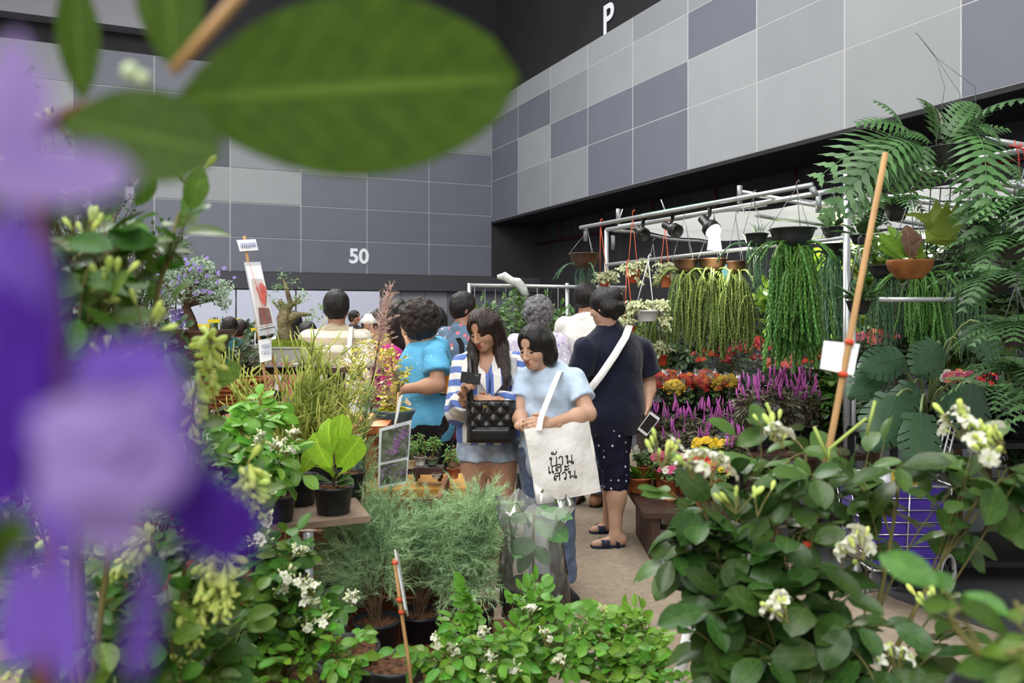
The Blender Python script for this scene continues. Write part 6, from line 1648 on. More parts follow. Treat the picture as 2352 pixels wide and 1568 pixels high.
# variegated trailing plants
M_var = mat('leaf_variegated', '9fae74', .5, .3, var=.35, scale=40, col2='d3d6b0', rnd=.25, trans=.2)
LV = [leaf_mesh('leaf', M_var, 1, .6, 3, .2, .3, half=1), leaf_mesh('leaf', M_var, 1, .5, 3, .2, .5, half=1)]
def trailing(label, u, v, Y, rpx, hpx, m, blobs, nt, top, hm, ls=.034, n=3, name='hanging_planter'):
    rt = root(name, label, 'hanging plant', P(u, v + hpx, Y), 'variegated hanging planters')
    r, h = S(rpx, Y), S(hpx, Y); c = P(u, v + hpx, Y)
    mb = MB(); mb.lathe([(r * .68, 0), (r * .72, .004), (r * .95, h * .85), (r * 1.03, h * .86), (r * 1.03, h), (r * .93, h), (r * .9, h * .85), (.002, h * .85)], 20, c); mb.build('pot', m, rt)
    shrub(rt, P(u, v, Y), blobs, nt, 8, LV, M_var, ls, .0014, .003, droop=.5, bow=.3, limit=170)
    hanger(rt, u, v, Y, rpx, top, hm, .003, n); return rt
trailing('red hanging pot of variegated foliage on an orange hanger', 1457, 622, 6.2, 15, 28, mat('pot_red', 'b5442c', .5, .35, var=.1), [(1440, 615, 6.2, 28, 14, .1, 3), (1475, 610, 6.2, 26, 18, .1, 3), (1457, 640, 6.15, 40, 16, .1, 1)], 46, (1453, 495, 6.35), M_plasticor)
trailing('orange hanging pot of variegated foliage beside the red pot', 1530, 632, 6.1, 15, 28, mat('pot_orange', 'c8714a', .5, .35, var=.1), [(1525, 612, 6.1, 30, 14, .1, 3), (1550, 650, 6.1, 22, 30, .1, 3), (1510, 640, 6.1, 18, 14, .08, 1)], 50, (1528, 520, 6.2), M_plasticor)
trailing('variegated hanging planter above the navy woman\'s head', 1390, 648, 6.6, 12, 18, mat('pot_red', 'b5442c'), [(1388, 636, 6.6, 36, 20, .12, 4)], 44, (1379, 515, 6.6), M_plasticor)
trailing('white hanging bowl overflowing with variegated foliage', 1487, 712, 5.7, 28, 26, M_plasticwh, [(1470, 700, 5.7, 38, 16, .12, 4), (1510, 700, 5.7, 36, 14, .12, 4), (1530, 735, 5.7, 16, 24, .08, 2), (1440, 725, 5.7, 16, 16, .08, 1)], 84, (1489, 598, 5.75), M_plasticwh)
trailing('small terracotta hanging pot below the white bowl', 1448, 748, 5.9, 14, 16, M_terra, [(1440, 740, 5.9, 26, 12, .08, 3), (1460, 790, 5.9, 22, 22, .08, 1)], 24, (1440, 610, 5.95), M_plasticor)
trailing('red hanging pot low behind the navy shoulder', 1522, 815, 6.2, 11, 24, mat('pot_red', 'b5442c'), [(1515, 800, 6.2, 34, 18, .1, 3), (1500, 860, 6.2, 20, 14, .1, 1)], 34, (1520, 700, 6.2), M_wire)
# spiky and leafy baskets near the post
M_spk = mat('leaf_spiky_green', '3e6030', .4, .45, var=.2, rnd=.2, trans=.15)
LSp = [leaf_mesh('leaf', M_spk, 1, .09, 7, .5, .7, .3, .8), leaf_mesh('leaf', M_spk, 1, .08, 7, .5, .4, .3, .8)]
def spiky(label, u, v, Y, rpx, hpx, n, Lpx, top, m=None, temps=None, up=.8):
    rt = root('hanging_planter', label, 'hanging plant', P(u, v + hpx, Y)); bowl(rt, u, v, Y, rpx, hpx, m)
    for k in range(n):
        a = U(0, 6.28); d = Vector((math.cos(a), math.sin(a), up * U(.3, 1.4))); obj('leaf', R.choice(temps or LSp), rt, P(u, v, Y) + Vector((d.x, d.y, 0)) * S(rpx, Y) * .3, frame(d, Vector((0, 0, 1)) - Vector((d.x, d.y, 0)) * .3), S(Lpx, Y) * U(.6, 1.1))
    if top: hanger(rt, u, v, Y, rpx, top, M_wire)
    return rt
spiky('black slotted basket with dark grassy leaves beside the bamboo cane', 1972, 690, 4.4, 28, 32, 44, 95, (1972, 560, 4.4))
spiky('black pot with broad drooping leaves under the yellowish lamp', 1912, 522, 5.3, 25, 24, 16, 55, (1912, 445, 5.3), None, [LJ2])
spiky('black bowl with upright cactus like shoots above the tassels', 1740, 535, 5.35, 18, 20, 12, 40, None, None, None, 2.5)
spiky('leafy hanging pot right of the stall post', 1975, 540, 4.9, 22, 22, 18, 60, (1975, 450, 4.9), None, [LJ2])

# terracotta bowl with bird's nest ferns
tr_ = root('hanging_planter', 'terracotta bowl with birds nest ferns and a rusty frond', 'hanging plant', P(2090, 640, 3.6)); u, v, Y = 2090, 597, 3.6
r, h = S(51, Y), S(43, Y); c = P(u, v + 43, Y)
mb = MB(); mb.lathe([(r * .52, 0), (r * .6, .006), (r * .62, h * .14), (r * .9, h * .5), (r * 1.0, h * .85), (r * .98, h), (r * .9, h), (r * .88, h * .85), (.01, h * .85)], 32, c); mb.build('bowl', mat('bowl_old_clay', '80502c', .75, .2, var=.25, scale=14, col2='966036', bump=.15), tr_)
M_nest = mat('leaf_nest_lime', '6f9a32', .4, .4, var=.15, rnd=.15, trans=.3, vein=.5); LN = leaf_mesh('leaf', M_nest, 1, .3, 9, .25, .5, .55, .5, .12)
M_rust = mat('leaf_rusty', '8d6f60', .6, .2, var=.3, scale=30, trans=.2, vein=.5); LR = leaf_mesh('leaf', M_rust, 1, .55, 9, .25, .15, .5, .5, .15)
for (a, b, w) in [((2075, 598), (2030, 530), 1), ((2080, 598), (2050, 505), .9), ((2070, 600), (2025, 560), .9), ((2105, 598), (2125, 555), .9), ((2110, 598), (2140, 570), .8), ((2085, 598), (2060, 545), .8)]:
    d = P(*b, Y + U(-.05, .05)) - P(*a, Y); obj('leaf', LN, tr_, P(*a, Y), frame(d, (0, -1, .3)), (d.length, d.length * w, d.length))
d = P(2085, 515, Y) - P(2092, 598, Y); o = obj('leaf', LR, tr_, P(2092, 598, Y), frame(d, (.2, -1, 0)), d.length); tag(o, 'rusty brown upright frond')
d = P(2105, 530, Y) - P(2095, 598, Y); obj('leaf', LR, tr_, P(2095, 598, Y), frame(d, (-.3, -1, 0)), d.length)
hanger(tr_, u, v, Y, 48, (2092, 450, 3.65), M_wire)
# staghorn fern on a wire basket
sg_ = root('staghorn_fern', 'staghorn fern mounted on a black wire rack', 'hanging plant', P(2160, 590, 3.4)); Y = 3.4
for i in range(5):
    mb = MB(); mb.tube([P(2138 + i * 23, 430, 3.5), P(2128 + i * 21, 585, 3.45)], .003, 5); mb.build('rack_wire', M_blackpl, sg_)
for i in range(6):
    mb = MB(); mb.tube([P(2138 - i * 2, 432 + i * 30, 3.5), P(2232 - i * 4, 432 + i * 30, 3.5)], .003, 5); mb.build('rack_wire', M_blackpl, sg_)
M_stag = mat('leaf_staghorn', '7d9440', .5, .35, var=.2, scale=6, trans=.25, vein=.25)
def antler(rt, pts, th=.003):
    mb = MB(); mb.poly([P(*p) for p in pts], th, (0, -1, 0)); return mb.build('leaf', M_stag, rt, False)
antler(sg_, [(2165, 560, 3.36), (2130, 530, 3.34), (2122, 500, 3.33), (2140, 480, 3.33), (2150, 455, 3.32), (2165, 480, 3.31), (2176, 458, 3.3), (2184, 485, 3.31), (2200, 462, 3.32), (2198, 500, 3.33), (2220, 470, 3.34), (2210, 520, 3.34), (2190, 548, 3.35)])
antler(sg_, [(2135, 535, 3.35), (2120, 510, 3.3), (2100, 497, 3.27), (2070, 495, 3.24), (2095, 487, 3.27), (2125, 490, 3.3), (2145, 515, 3.33)])
antler(sg_, [(2150, 562, 3.34), (2128, 555, 3.3), (2124, 525, 3.28), (2150, 545, 3.28), (2178, 550, 3.28), (2200, 530, 3.3), (2200, 550, 3.32), (2175, 565, 3.33)])
for k in range(8):
    d = P(2215 + U(-12, 18), 450 + k * 10, 3.36) - P(2200, 530, 3.38); obj('dry_frond', LSp[0], sg_, P(2205, 525, 3.38), frame(d, (0, -1, .3)), d.length)
# big fern on top
M_fern = mat('frond_green', '40683a', .4, .4, var=.2, scale=4, rnd=.18, trans=.15, col2='557c48')
FR = [frond_mesh('frond', M_fern, 11, 1., .72, .5, .075, .3, 1.0), frond_mesh('frond', M_fern, 10, 1., .78, .75, .08, .32, 1.0), frond_mesh('frond', M_fern, 11, 1., .62, .3, .075, .3, 1.)]
bf = root('hanging_fern', 'large ruffled fern spilling from a black basket above the terracotta bowl', 'hanging plant', P(2190, 380, 3.15)); Y = 3.15
bowl(bf, 2190, 340, 3.15, 62, 44)
for (a, b, ti, w) in [((2190, 330), (2330, 250), 2, 1), ((2170, 320), (2270, 225), 0, 1), ((2160, 330), (2210, 370), 1, 1), ((2120, 330), (1975, 400), 0, 1.1), ((2110, 320), (1990, 300), 2, 1), ((2080, 330), (1960, 470), 0, .9), ((2100, 340), (2060, 440), 1, 1.1), ((2130, 330), (2110, 430), 1, .9), ((2230, 300), (2280, 430), 0, 1), ((2240, 290), (2330, 330), 1, 1), ((2250, 380), (2270, 480), 1, .9), ((2080, 320), (2030, 240), 2, .8), ((2050, 330), (2010, 440), 0, .8), ((2200, 310), (2170, 430), 0, .9), ((2290, 400), (2240, 470), 1, .8), ((2300, 390), (2345, 430), 2, .6), ((2100, 330), (2020, 380), 1, 1.1), ((2090, 335), (2090, 450), 0, .9), ((2070, 330), (1970, 350), 1, 1), ((2150, 325), (2150, 250), 2, .8), ((2190, 330), (2310, 290), 0, .9), ((2210, 330), (2320, 370), 1, 1), ((2140, 330), (2060, 300), 0, 1.), ((2120, 340), (1950, 440), 1, .8), ((2180, 320), (2230, 420), 1, .9), ((2060, 330), (1985, 500), 2, .7)]:
    pa, pb_ = P(*a, Y + U(-.12, .12)), P(*b, Y - U(.0, .25)); d = pb_ - pa
    obj('frond', FR[ti], bf, pa, frame(d + Vector((0, 0, d.length * .3)), (U(-.3, .3), -.7, .8)), (d.length * 1.05, d.length * w * 1.05, d.length))
for (u, v) in [(2150, 130), (2110, 75)]: pass
mb = MB(); mb.tube([P(2148, 130, 3.15), P(2105, 75, 3.15), P(2102, 78, 3.15)], .0018, 4); mb.tube([P(2148, 130, 3.15), P(2205, 215, 3.15), P(2210, 330, 3.15)], .0014, 4); mb.tube([P(2148, 130, 3.15), P(2170, 200, 3.15), P(2150, 335, 3.15)], .0014, 4); mb.tube([P(2148, 130, 3.15), P(2240, 200, 3.2), P(2245, 335, 3.25)], .0014, 4); mb.build('hanger', M_wire, bf)
# ferns at the right edge
for i, (u, v, Y, n, L_, lab) in enumerate([(2330, 560, 3.0, 16, 150, 'feathery fern hanging at the upper right edge'), (2300, 640, 3.6, 18, 160, 'fern basket with long fronds at the right edge'), (2335, 760, 3.2, 16, 150, 'low fern with trailing fronds at the right edge'), (2250, 520, 4.2, 12, 110, 'small fern behind the staghorn rack'), (2060, 470, 4.8, 10, 90, 'fern basket under the awning behind the cane'), (2005, 480, 5.6, 10, 70, 'dark fern basket beside the stall post'), (2290, 900, 4.4, 14, 120, 'low fern left of the right edge rack'), (2360, 470, 2.9, 14, 150, 'fern spilling in from the upper right edge'), (2350, 860, 3.6, 14, 140, 'drooping fern above the rack at the right edge')]):
    rt = root('hanging_fern', lab, 'hanging plant', P(u, v + 40, Y)); bowl(rt, u, v, Y, 40 if i < 3 else 28, 36)
    for k in range(n):
        a = 6.283 * k / n + U(-.2, .2); d = Vector((math.cos(a), math.sin(a), U(.0, .6))); obj('frond', R.choice(FR), rt, P(u, v, Y), frame(d, (0, 0, 1)), S(L_, Y) * U(.8, 1.2))
    hanger(rt, u, v, Y, 34 if i < 3 else 26, (u, v - 110, Y), M_wire)

# ------------------------------------------------------------------ plants and flowers standing on the right
M_mon = mat('leaf_monstera', '30523a', .38, .45, var=.15, scale=5, rnd=.12, trans=.1, vein=.15)
def monstera(name, m):
    mb = MB(); n = 7
    def W(t): return .5 * (math.sin(math.pi * min(1, .14 + .84 * t)) ** .75)
    def pt(t, s, f): return Vector((t + .12 * f * (1 - t) - .16 * f * f * (t < .2), s * W(t) * f, -.1 * t * t - .1 * f * f + .03 * f))
    for s in (-1, 1):
        # inner continuous blade
        ts = [i / 14 for i in range(15)]; ks = [mb.verts([pt(t, s, f) for f in (0, .3, .56)]) for t in ts]
        for i in range(14):
            for j in range(2): mb.face((ks[i] + j, ks[i + 1] + j, ks[i + 1] + j + 1, ks[i] + j + 1))
        # lobes
        for L_ in range(7):
            a = L_ / 7 + .004; b = (L_ + 1) / 7 - .016; kk = []
            for f in (.56, .7, .85, 1.0):
                sh = .1 * (f - .56); na = a + (.03 * (f - .56) if f < 1 else .016); kk.append(mb.verts([pt(min(1, na + sh), s, f), pt(min(1, (a + b) / 2 + sh), s, f * (1.03 if f == 1 else 1)), pt(min(1, b + sh), s, f)]))
            for i in range(3):
                for j in range(2): mb.face((kk[i] + j, kk[i] + j + 1, kk[i + 1] + j + 1, kk[i + 1] + j))
    mb.tube([(-.02, 0, 0), (.5, 0, -.02), (.98, 0, -.095)], [.012, .009, .003], 4)
    return mb.mesh(name, m)
MO = monstera('leaf', M_mon)
mo = root('monstera', 'monstera with large split leaves in a black pot', 'potted plant', P(2130, 1050, 4.5)); pot_parts(mo, Vector((P(2130, 1040, 4.6).x, 4.62, .767)), .19, .22)
M_mst = mat('stem_green', '7c8c5c', .5, .3, var=.2)
for (a, b, w, Y) in [((2115, 945), (2125, 1075), 1.0, 3.9), ((2230, 880), (2240, 1010), 1.0, 4.0), ((2060, 910), (2010, 1020), 1.0, 4.1), ((2160, 790), (2110, 850), 1.1, 4.3), ((2200, 780), (2290, 770), 1.0, 4.3), ((2080, 820), (1990, 840), .9, 4.4), ((2250, 740), (2290, 830), 1., 4.2), ((2040, 850), (1960, 900), .8, 4.5), ((2180, 900), (2170, 960), .8, 4.4), ((2100, 880), (2060, 960), .9, 4.3)]:
    pa, pb_ = P(*a, Y), P(*b, Y - .08); d = pb_ - pa
    obj('leaf', MO, mo, pa, frame(d, (U(-.3, .3), -1, .5)), (d.length * 1.1, d.length * w * .86, d.length))
    mb = MB(); mb.tube(bez(P(2130, 960, 4.5), P((2130 + a[0]) / 2, min(a[1], 900) - 40, 4.3), pa, 6), .007, 6); mb.build('leaf_stalk', M_mst, mo)

# trestles of the flower beds
tbm = root('flower_bench', 'dark tiered bench under the flower pots', 'bench', (1.6, 6.2, 0))
for (x0, x1, y0, y1, z) in [(.76, 1.62, 4.78, 5.5, .285), (.9, 1.72, 5.52, 5.78, .385), (.9, 2.4, 5.8, 6.4, .645), (1.4, 2.2, 5.1, 5.5, .565)]:
    mb = MB(); mb.box(((x0 + x1) / 2, (y0 + y1) / 2, z), (x1 - x0, y1 - y0, .03)); mb.build('bench_board', M_darkwood, tbm, False)
    for x in (x0 + .08, x1 - .08):
        mb = MB(); mb.box((x, (y0 + y1) / 2, z / 2 - .008), (.05, y1 - y0 - .1, z - .016)); mb.build('leg', M_darkwood, tbm, False)
# flowering pots
def bloom(name, m, n=5): return flower5(name, m, n, 1, .75, .5, .3)
BL = {k: bloom('blossom', mat('blossom_' + k, c_, .5, .2, var=.12, rnd=.18, hue=.01, trans=.2), 6) for k, c_ in (('red', 'c22a22'), ('orange', 'd87030'), ('yellow', 'd8b62c'), ('pink', 'c4507c'), ('coral', 'd87868'), ('white', 'd8d4c8'), ('crimson', 'a01c34'))}
M_fleaf = mat('leaf_flowerbed', '4a6a34', .45, .4, var=.2, rnd=.25, trans=.15)
M_bronzel = mat('leaf_bronze', '3c2c2c', .45, .35, var=.3, rnd=.25, col2='464a30')
LFl = [leaf_mesh('leaf', M_fleaf, 1, .5, 3, .2, .4, half=1)]; LBr = [leaf_mesh('leaf', M_bronzel, 1, .28, 3, .3, .5, half=1)]
def flowerpot(label, u, v, Y, w, h, colr, nfl, nlf, level=None, name='flowering_plant', fs=.02, leaf=None, lm=None, group=None, sleeve=False, pm=None):
    """v is the top of the flowers; h px down to the pot rim"""
    b = P(u, v + h, Y); rt = root(name, label, 'flower pot', b - Vector((0, 0, .1)), group)
    lv = level if level is not None else b.z - .12; lv = min(lv, b.z - .07)
    pot_parts(rt, Vector((b.x, b.y, lv)), max(.05, S(w * .55, Y)), b.z + .01 - lv, pm or M_terra, n=14)
    if level is None: plant_stand(rt, Vector((b.x, b.y, lv)), max(.04, S(w * .4, Y)))
    shrub(rt, b, [(u, v + h * .5, Y, w, h * .42, S(w, Y), 1)], nlf, 6, leaf or LFl, lm or M_fleaf, .045, .0015, .004, limit=40, up=.8)
    for k in range(nfl):
        a = U(0, 6.28); rr_ = math.sqrt(R.random()); p = P(u, v, Y) + Vector((S(w, Y) * rr_ * math.cos(a), S(w, Y) * .8 * rr_ * math.sin(a), S(h * .22, Y) * (1 - rr_ * rr_) - U(0, S(h * .35, Y))))
        n_ = Vector((math.cos(a) * rr_, math.sin(a) * rr_ - .5, .9)); obj('blossom', BL[R.choice(colr)], rt, p, Vector((0, 0, 1)).rotation_difference(n_.normalized()), fs * U(.8, 1.2))
    if sleeve:
        mb = MB(); nn_ = 20; r1, r2 = S(w * .7, Y), S(w * 1.1, Y); k1 = mb.verts([b + Vector((r1 * math.cos(6.283 * i / nn_), r1 * math.sin(6.283 * i / nn_), 0)) for i in range(nn_)]); k2 = mb.verts([b + Vector((r2 * math.cos(6.283 * i / nn_) * (1 + .05 * (i % 2)), r2 * math.sin(6.283 * i / nn_), S(h * 1.2, Y) + .01 * (i % 3))) for i in range(nn_)])
        for i in range(nn_): mb.face((k1 + i, k1 + (i + 1) % nn_, k2 + (i + 1) % nn_, k2 + i))
        mb.build('plastic_sleeve', M_film2, rt)
    return rt
g_ = 'sleeved kalanchoe pots'
kal = [(1508, 868, 5.95, ['red'], 'sleeved red kalanchoe nearest the navy woman'), (1548, 885, 5.85, ['yellow'], 'sleeved yellow kalanchoe in the left half of the row'), (1580, 870, 6.0, ['red', 'red', 'orange'], 'sleeved scarlet kalanchoe in the middle of the row'), (1612, 876, 5.95, ['orange', 'red'], 'sleeved orange red kalanchoe in the middle of the row'), (1648, 874, 5.95, ['orange', 'yellow'], 'sleeved orange and yellow kalanchoe'), (1674, 872, 6.0, ['yellow'], 'sleeved yellow kalanchoe at the right end of the row'), (1540, 862, 6.2, ['orange', 'coral'], 'pale orange kalanchoe at the back of the row'), (1620, 862, 6.25, ['coral', 'red'], 'coral kalanchoe at the back of the row')]
for (u, v, Y, c_, lab) in kal: flowerpot(lab, u, v, Y, 24, 60, c_, 70, 16, fs=.023, level=.661, group=g_, sleeve=True, pm=M_potblack)
M_cel = mat('celosia_purple', '8a2a80', .6, .2, var=.3, scale=30, rnd=.25, hue=.02, col2='b060a4')
mb = MB(); mb.lathe([(.02, 0), (.075, .08), (.1, .3), (.075, .65), (.012, 1)], 7); CEL = mb.mesh('spike', M_cel)
def celosia(label, u, v, Y, w, h, n):
    b = P(u, v + h, Y); rt = root('celosia', label, 'flower pot', b - Vector((0, 0, .1)), 'purple celosia pots'); lv = min(b.z - .07, .582 if h > 105 else .402); pot_parts(rt, Vector((b.x, b.y, lv)), .07, b.z + .01 - lv, M_potblack, n=14)
    shrub(rt, b, [(u, v + h * .55, Y, w * 1.15, h * .45, S(w, Y), 1)], 44, 7, LBr, M_bronzel, .055, .0018, .004, limit=60, bow=.3)
    for k in range(n):
        p = P(u + U(-w, w), v + h * U(0., .5), Y + U(-.12, .12)); obj('spike', CEL, rt, p, Quaternion((1, 0, 0), U(-.25, .25)) @ Quaternion((0, 1, 0), U(-.25, .25)), (.085 * U(.7, 1.1),) * 2 + (.085 * U(.6, 1.3),))
for i, (u, v, Y, w, h, n) in enumerate([(1720, 870, 5.3, 30, 120, 24), (1765, 860, 5.4, 34, 120, 30), (1815, 865, 5.4, 34, 120, 30), (1860, 870, 5.5, 26, 110, 18), (1700, 920, 5.5, 26, 110, 16), (1530, 940, 5.7, 30, 90, 16), (1585, 935, 5.65, 34, 95, 18), (1640, 930, 5.6, 32, 95, 18), (1690, 985, 5.0, 22, 90, 14), (1560, 985, 5.5, 34, 70, 8), (1620, 985, 5.4, 30, 70, 8)]):
    celosia(['tall purple celosia left of the tall row', 'tall purple celosia second in the tall row', 'tall purple celosia third in the tall row', 'tall purple celosia at the right end of the tall row', 'purple celosia between the kalanchoe and the tall row', 'dark leaved celosia below the red kalanchoe', 'dark leaved celosia below the scarlet kalanchoe', 'dark leaved celosia below the orange kalanchoe', 'slim purple celosia beside the yellow daisies', 'low dark celosia behind the navy woman\'s phone', 'low dark celosia behind the yellow daisies'][i], u, v, Y, w, h, n)
g_ = 'small flower pots on the floor tier'
for (u, v, Y, w, h, c_, n, lab) in [(1625, 1012, 5.2, 32, 36, ['yellow'], 70, 'wide pot of yellow daisies'), (1680, 1015, 5.1, 26, 36, ['yellow'], 40, 'yellow daisy pot beside the purple celosia'), (1520, 1045, 5.3, 22, 36, ['pink', 'crimson'], 24, 'pot of deep pink blossoms'), (1570, 1045, 5.3, 20, 36, ['pink', 'white'], 24, 'pot of pale pink blossoms'), (1612, 1052, 5.0, 20, 36, ['red'], 26, 'pot of bright red blossoms'), (1650, 1065, 4.9, 26, 36, ['coral', 'orange', 'yellow'], 34, 'pot of peach and orange blossoms'), (1480, 1030, 5.4, 22, 44, ['white'], 6, 'leafy pot with few white blossoms'), (1540, 1075, 5.1, 24, 30, ['white', 'pink'], 14, 'low pot of white and pink blossoms'), (1600, 1090, 4.9, 24, 30, ['pink', 'crimson'], 12, 'low pot of crimson blossoms')]:
    flowerpot(lab, u, v, Y, w, h, c_, n, 16, level=.301, fs=.024, group=g_)
nf = root('nest_fern', 'bright green nest fern in a terracotta pot beside the navy woman', 'potted plant', P(1468, 1135, 5.35)); pot_parts(nf, Vector((P(1468, 1140, 5.35).x, 5.35, .302)), .085, .1, M_terra)
for k in range(20):
    a = U(0, 6.28); d = Vector((math.cos(a), math.sin(a), U(.5, 1.8))); obj('leaf', LN, nf, P(1468, 1108, 5.35), frame(d, Vector((0, 0, 1)) - Vector((d.x, d.y, 0)) * .4), .17 * U(.8, 1.2))
# red and pink flowering shrubs at the back
for i, (u, v, Y, w, h, c_, n, lab) in enumerate([(1640, 815, 6.6, 50, 70, ['red', 'crimson'], 30, 'red flowering shrub behind the kalanchoe'), (1700, 800, 6.6, 50, 90, ['crimson', 'pink'], 30, 'crimson flowering shrub behind the kalanchoe'), (1760, 790, 6.9, 40, 90, ['crimson'], 16, 'dark crimson shrub under the olive tassels'), (1860, 825, 5.9, 60, 50, ['coral', 'red'], 24, 'coral anthurium bench under the longest tassel fern'), (1800, 830, 5.9, 40, 50, ['coral'], 14, 'coral anthuriums left of the white card'), (2010, 770, 6.2, 50, 40, ['coral', 'red', 'pink'], 30, 'coral and pink blossoms beyond the cane'), (2200, 860, 5.6, 50, 40, ['pink', 'coral', 'white'], 34, 'pink orchids behind the monstera'), (2270, 870, 5.4, 40, 50, ['red', 'pink'], 22, 'red and pink blossoms right of the monstera')]):
    flowerpot(lab, u, v, Y, w, h, c_, n, 34, fs=.036, name='flowering_shrub', leaf=LDk, lm=M_dkleaf, pm=M_potblack)
# leafy filler shrubs behind, hedge screen on the left of the stall
hd_ = [(1120, 760, 8.2, 60, 80, 'green climber at the left end of the wire screen'), (1190, 740, 8.4, 60, 70, 'leafy climber above the grey curly hair'), (1265, 760, 8.2, 50, 90, 'leafy climber between the grey hair and the white shirt'), (1320, 800, 8., 40, 90, 'dense climber beside the white shirt'), (1160, 840, 8., 70, 60, 'low dense climber behind the striped blouse')]
sc_ = root('wire_screen', 'pipe framed wire screen carrying the green climbers', 'screen', P(1190, 900, 8.5))
pipe(sc_, P(1078, 655, 8.5), P(1440, 660, 8.3), .018); pipe(sc_, P(1078, 650, 8.5), Vector((P(1078, 650, 8.5).x, 8.5, 0)), .02, 'post'); pipe(sc_, P(1303, 650, 8.4), Vector((P(1303, 650, 8.4).x, 8.4, 0)), .02, 'post')
for i in range(14):
    u = 1090 + i * 24; pipe(sc_, P(u, 657, 8.48), Vector((P(u, 657, 8.48).x, 8.48, .3)), .004, 'wire', M_wire)
for (u, v, Y, ru, rv_, lab) in hd_:
    rt = root('climbing_plant', lab, 'climber', Vector((P(u, v, Y).x, Y, 0)), 'climbers on the wire screen')
    shrub(rt, Vector((P(u, v, Y).x, Y, .02)), [(u, v, Y, ru, rv_, .3, 2), (u, v + 120, Y, ru, rv_, .3, 1)], 110, 9, LFl, M_fleaf, .085, .002, .006, limit=130)
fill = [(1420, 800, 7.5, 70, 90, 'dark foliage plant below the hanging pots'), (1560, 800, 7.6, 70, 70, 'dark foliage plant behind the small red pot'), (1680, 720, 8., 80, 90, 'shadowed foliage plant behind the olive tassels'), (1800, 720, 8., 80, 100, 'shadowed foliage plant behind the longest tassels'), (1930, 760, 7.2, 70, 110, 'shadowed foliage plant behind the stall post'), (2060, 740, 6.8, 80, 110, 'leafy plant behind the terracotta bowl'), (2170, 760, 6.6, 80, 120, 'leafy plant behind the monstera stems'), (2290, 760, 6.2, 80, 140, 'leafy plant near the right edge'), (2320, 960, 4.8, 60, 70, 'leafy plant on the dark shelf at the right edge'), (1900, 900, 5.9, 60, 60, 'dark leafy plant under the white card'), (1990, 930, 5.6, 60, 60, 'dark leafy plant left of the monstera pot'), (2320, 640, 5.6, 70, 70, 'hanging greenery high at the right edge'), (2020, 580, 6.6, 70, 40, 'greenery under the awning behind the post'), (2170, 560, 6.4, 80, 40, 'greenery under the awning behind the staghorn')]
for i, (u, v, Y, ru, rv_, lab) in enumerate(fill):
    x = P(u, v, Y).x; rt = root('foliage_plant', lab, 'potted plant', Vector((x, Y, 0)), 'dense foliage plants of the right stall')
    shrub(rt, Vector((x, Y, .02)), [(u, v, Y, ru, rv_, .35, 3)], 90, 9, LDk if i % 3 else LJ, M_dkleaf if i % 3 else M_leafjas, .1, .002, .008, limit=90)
# hanging tall green sprigs in the middle (lit bright leaves)
rt = root('foliage_plant', 'bright lime foliage lit under the awning', 'potted plant', Vector((P(1890, 640, 6.6).x, 6.6, 0)))
shrub(rt, Vector((P(1890, 640, 6.6).x, 6.6, .02)), [(1880, 620, 6.6, 40, 26, .2, 1), (1760, 670, 6.4, 30, 24, .2, .6)], 30, 7, LF, M_fiddle, .12, .002, .008)

# dark shelf and black stall furniture on the right
bs = root('plant_rack', 'black metal plant rack at the right edge', 'rack', P(2320, 1200, 4.2) * 1)
WL[bs.name] = Vector(bs.location)
for z in (.75, .45, .12):
    mb = MB(); mb.box((2.76, 4.7, z), (1.48, .6, .03)); mb.build('shelf', M_blackpl, bs, False)
for (x, y) in ((2.04, 4.42), (3.48, 4.42), (2.04, 4.98), (3.48, 4.98)):
    mb = MB(); mb.box((x, y, .39), (.03, .03, .78)); mb.build('post', M_blackpl, bs, False)
for (u, v, Y, lab) in [(2240, 940, 4.7, 'black pot of tassel grass on the rack top'), (2340, 950, 4.6, 'black pot at the right end of the rack top')]:
    r = root('nursery_pot', lab, 'pot', Vector((P(u, v, Y).x, Y, .766))); pot_parts(r, Vector((P(u, v, Y).x, Y, .766)), .11, .16)

# ------------------------------------------------------------------ purple wire shopping trolley
M_chrome = mat('chrome', 'c4c6c8', .2, .6, var=.03, metal=.9)
M_violetcloth = cloth('cloth_violet', '3f2a86', .12)
tr2 = root('shopping_trolley', 'chrome wire shopping trolley lined with violet cloth', 'trolley', (1.95, 4.2, 0))
cx0, cx1, cy0, cy1, z0, z1 = 1.72, 2.13, 4.0, 4.4, .2, .62
def wire(a, b, r=.004, nm='wire'): mb = MB(); mb.tube([a, b], r, 6); mb.build(nm, M_chrome, tr2)
def bx(t, s): # point on rim of basket at height fraction s
    k = .04 * (1 - s); pts = [(cx0 + k, cy0 + k), (cx1 - k, cy0 + k), (cx1 - k, cy1 - k), (cx0 + k, cy1 - k)]; i = int(t) % 4; f = t - int(t); a, b = pts[i], pts[(i + 1) % 4]
    return Vector((a[0] + (b[0] - a[0]) * f, a[1] + (b[1] - a[1]) * f, z0 + (z1 - z0) * s))
for s in [i / 7 for i in range(8)]:
    for sd_ in range(4): wire(bx(sd_, s), bx(sd_ + .9999, s), .006 if s in (0, 1) else .0035)
for t in [i / 2 for i in range(8)]: wire(bx(t, 0), bx(t, 1), .005)
mb = MB(); k1 = mb.verts([bx(i, .02).lerp(Vector((1.92, 4.2, z0)), .05) for i in range(4)]); k2 = mb.verts([bx(i, .97).lerp(Vector((1.92, 4.2, z1)), .05) for i in range(4)])
for i in range(4): mb.face((k1 + i, k1 + (i + 1) % 4, k2 + (i + 1) % 4, k2 + i))
mb.face([k1 + i for i in range(4)]); mb.build('cloth_liner', M_violetcloth, tr2, False)
hdl = [P(2168, 1085, 4.1), P(2180, 1040, 4.12), P(2195, 980, 4.15), P(2202, 962, 4.16)]
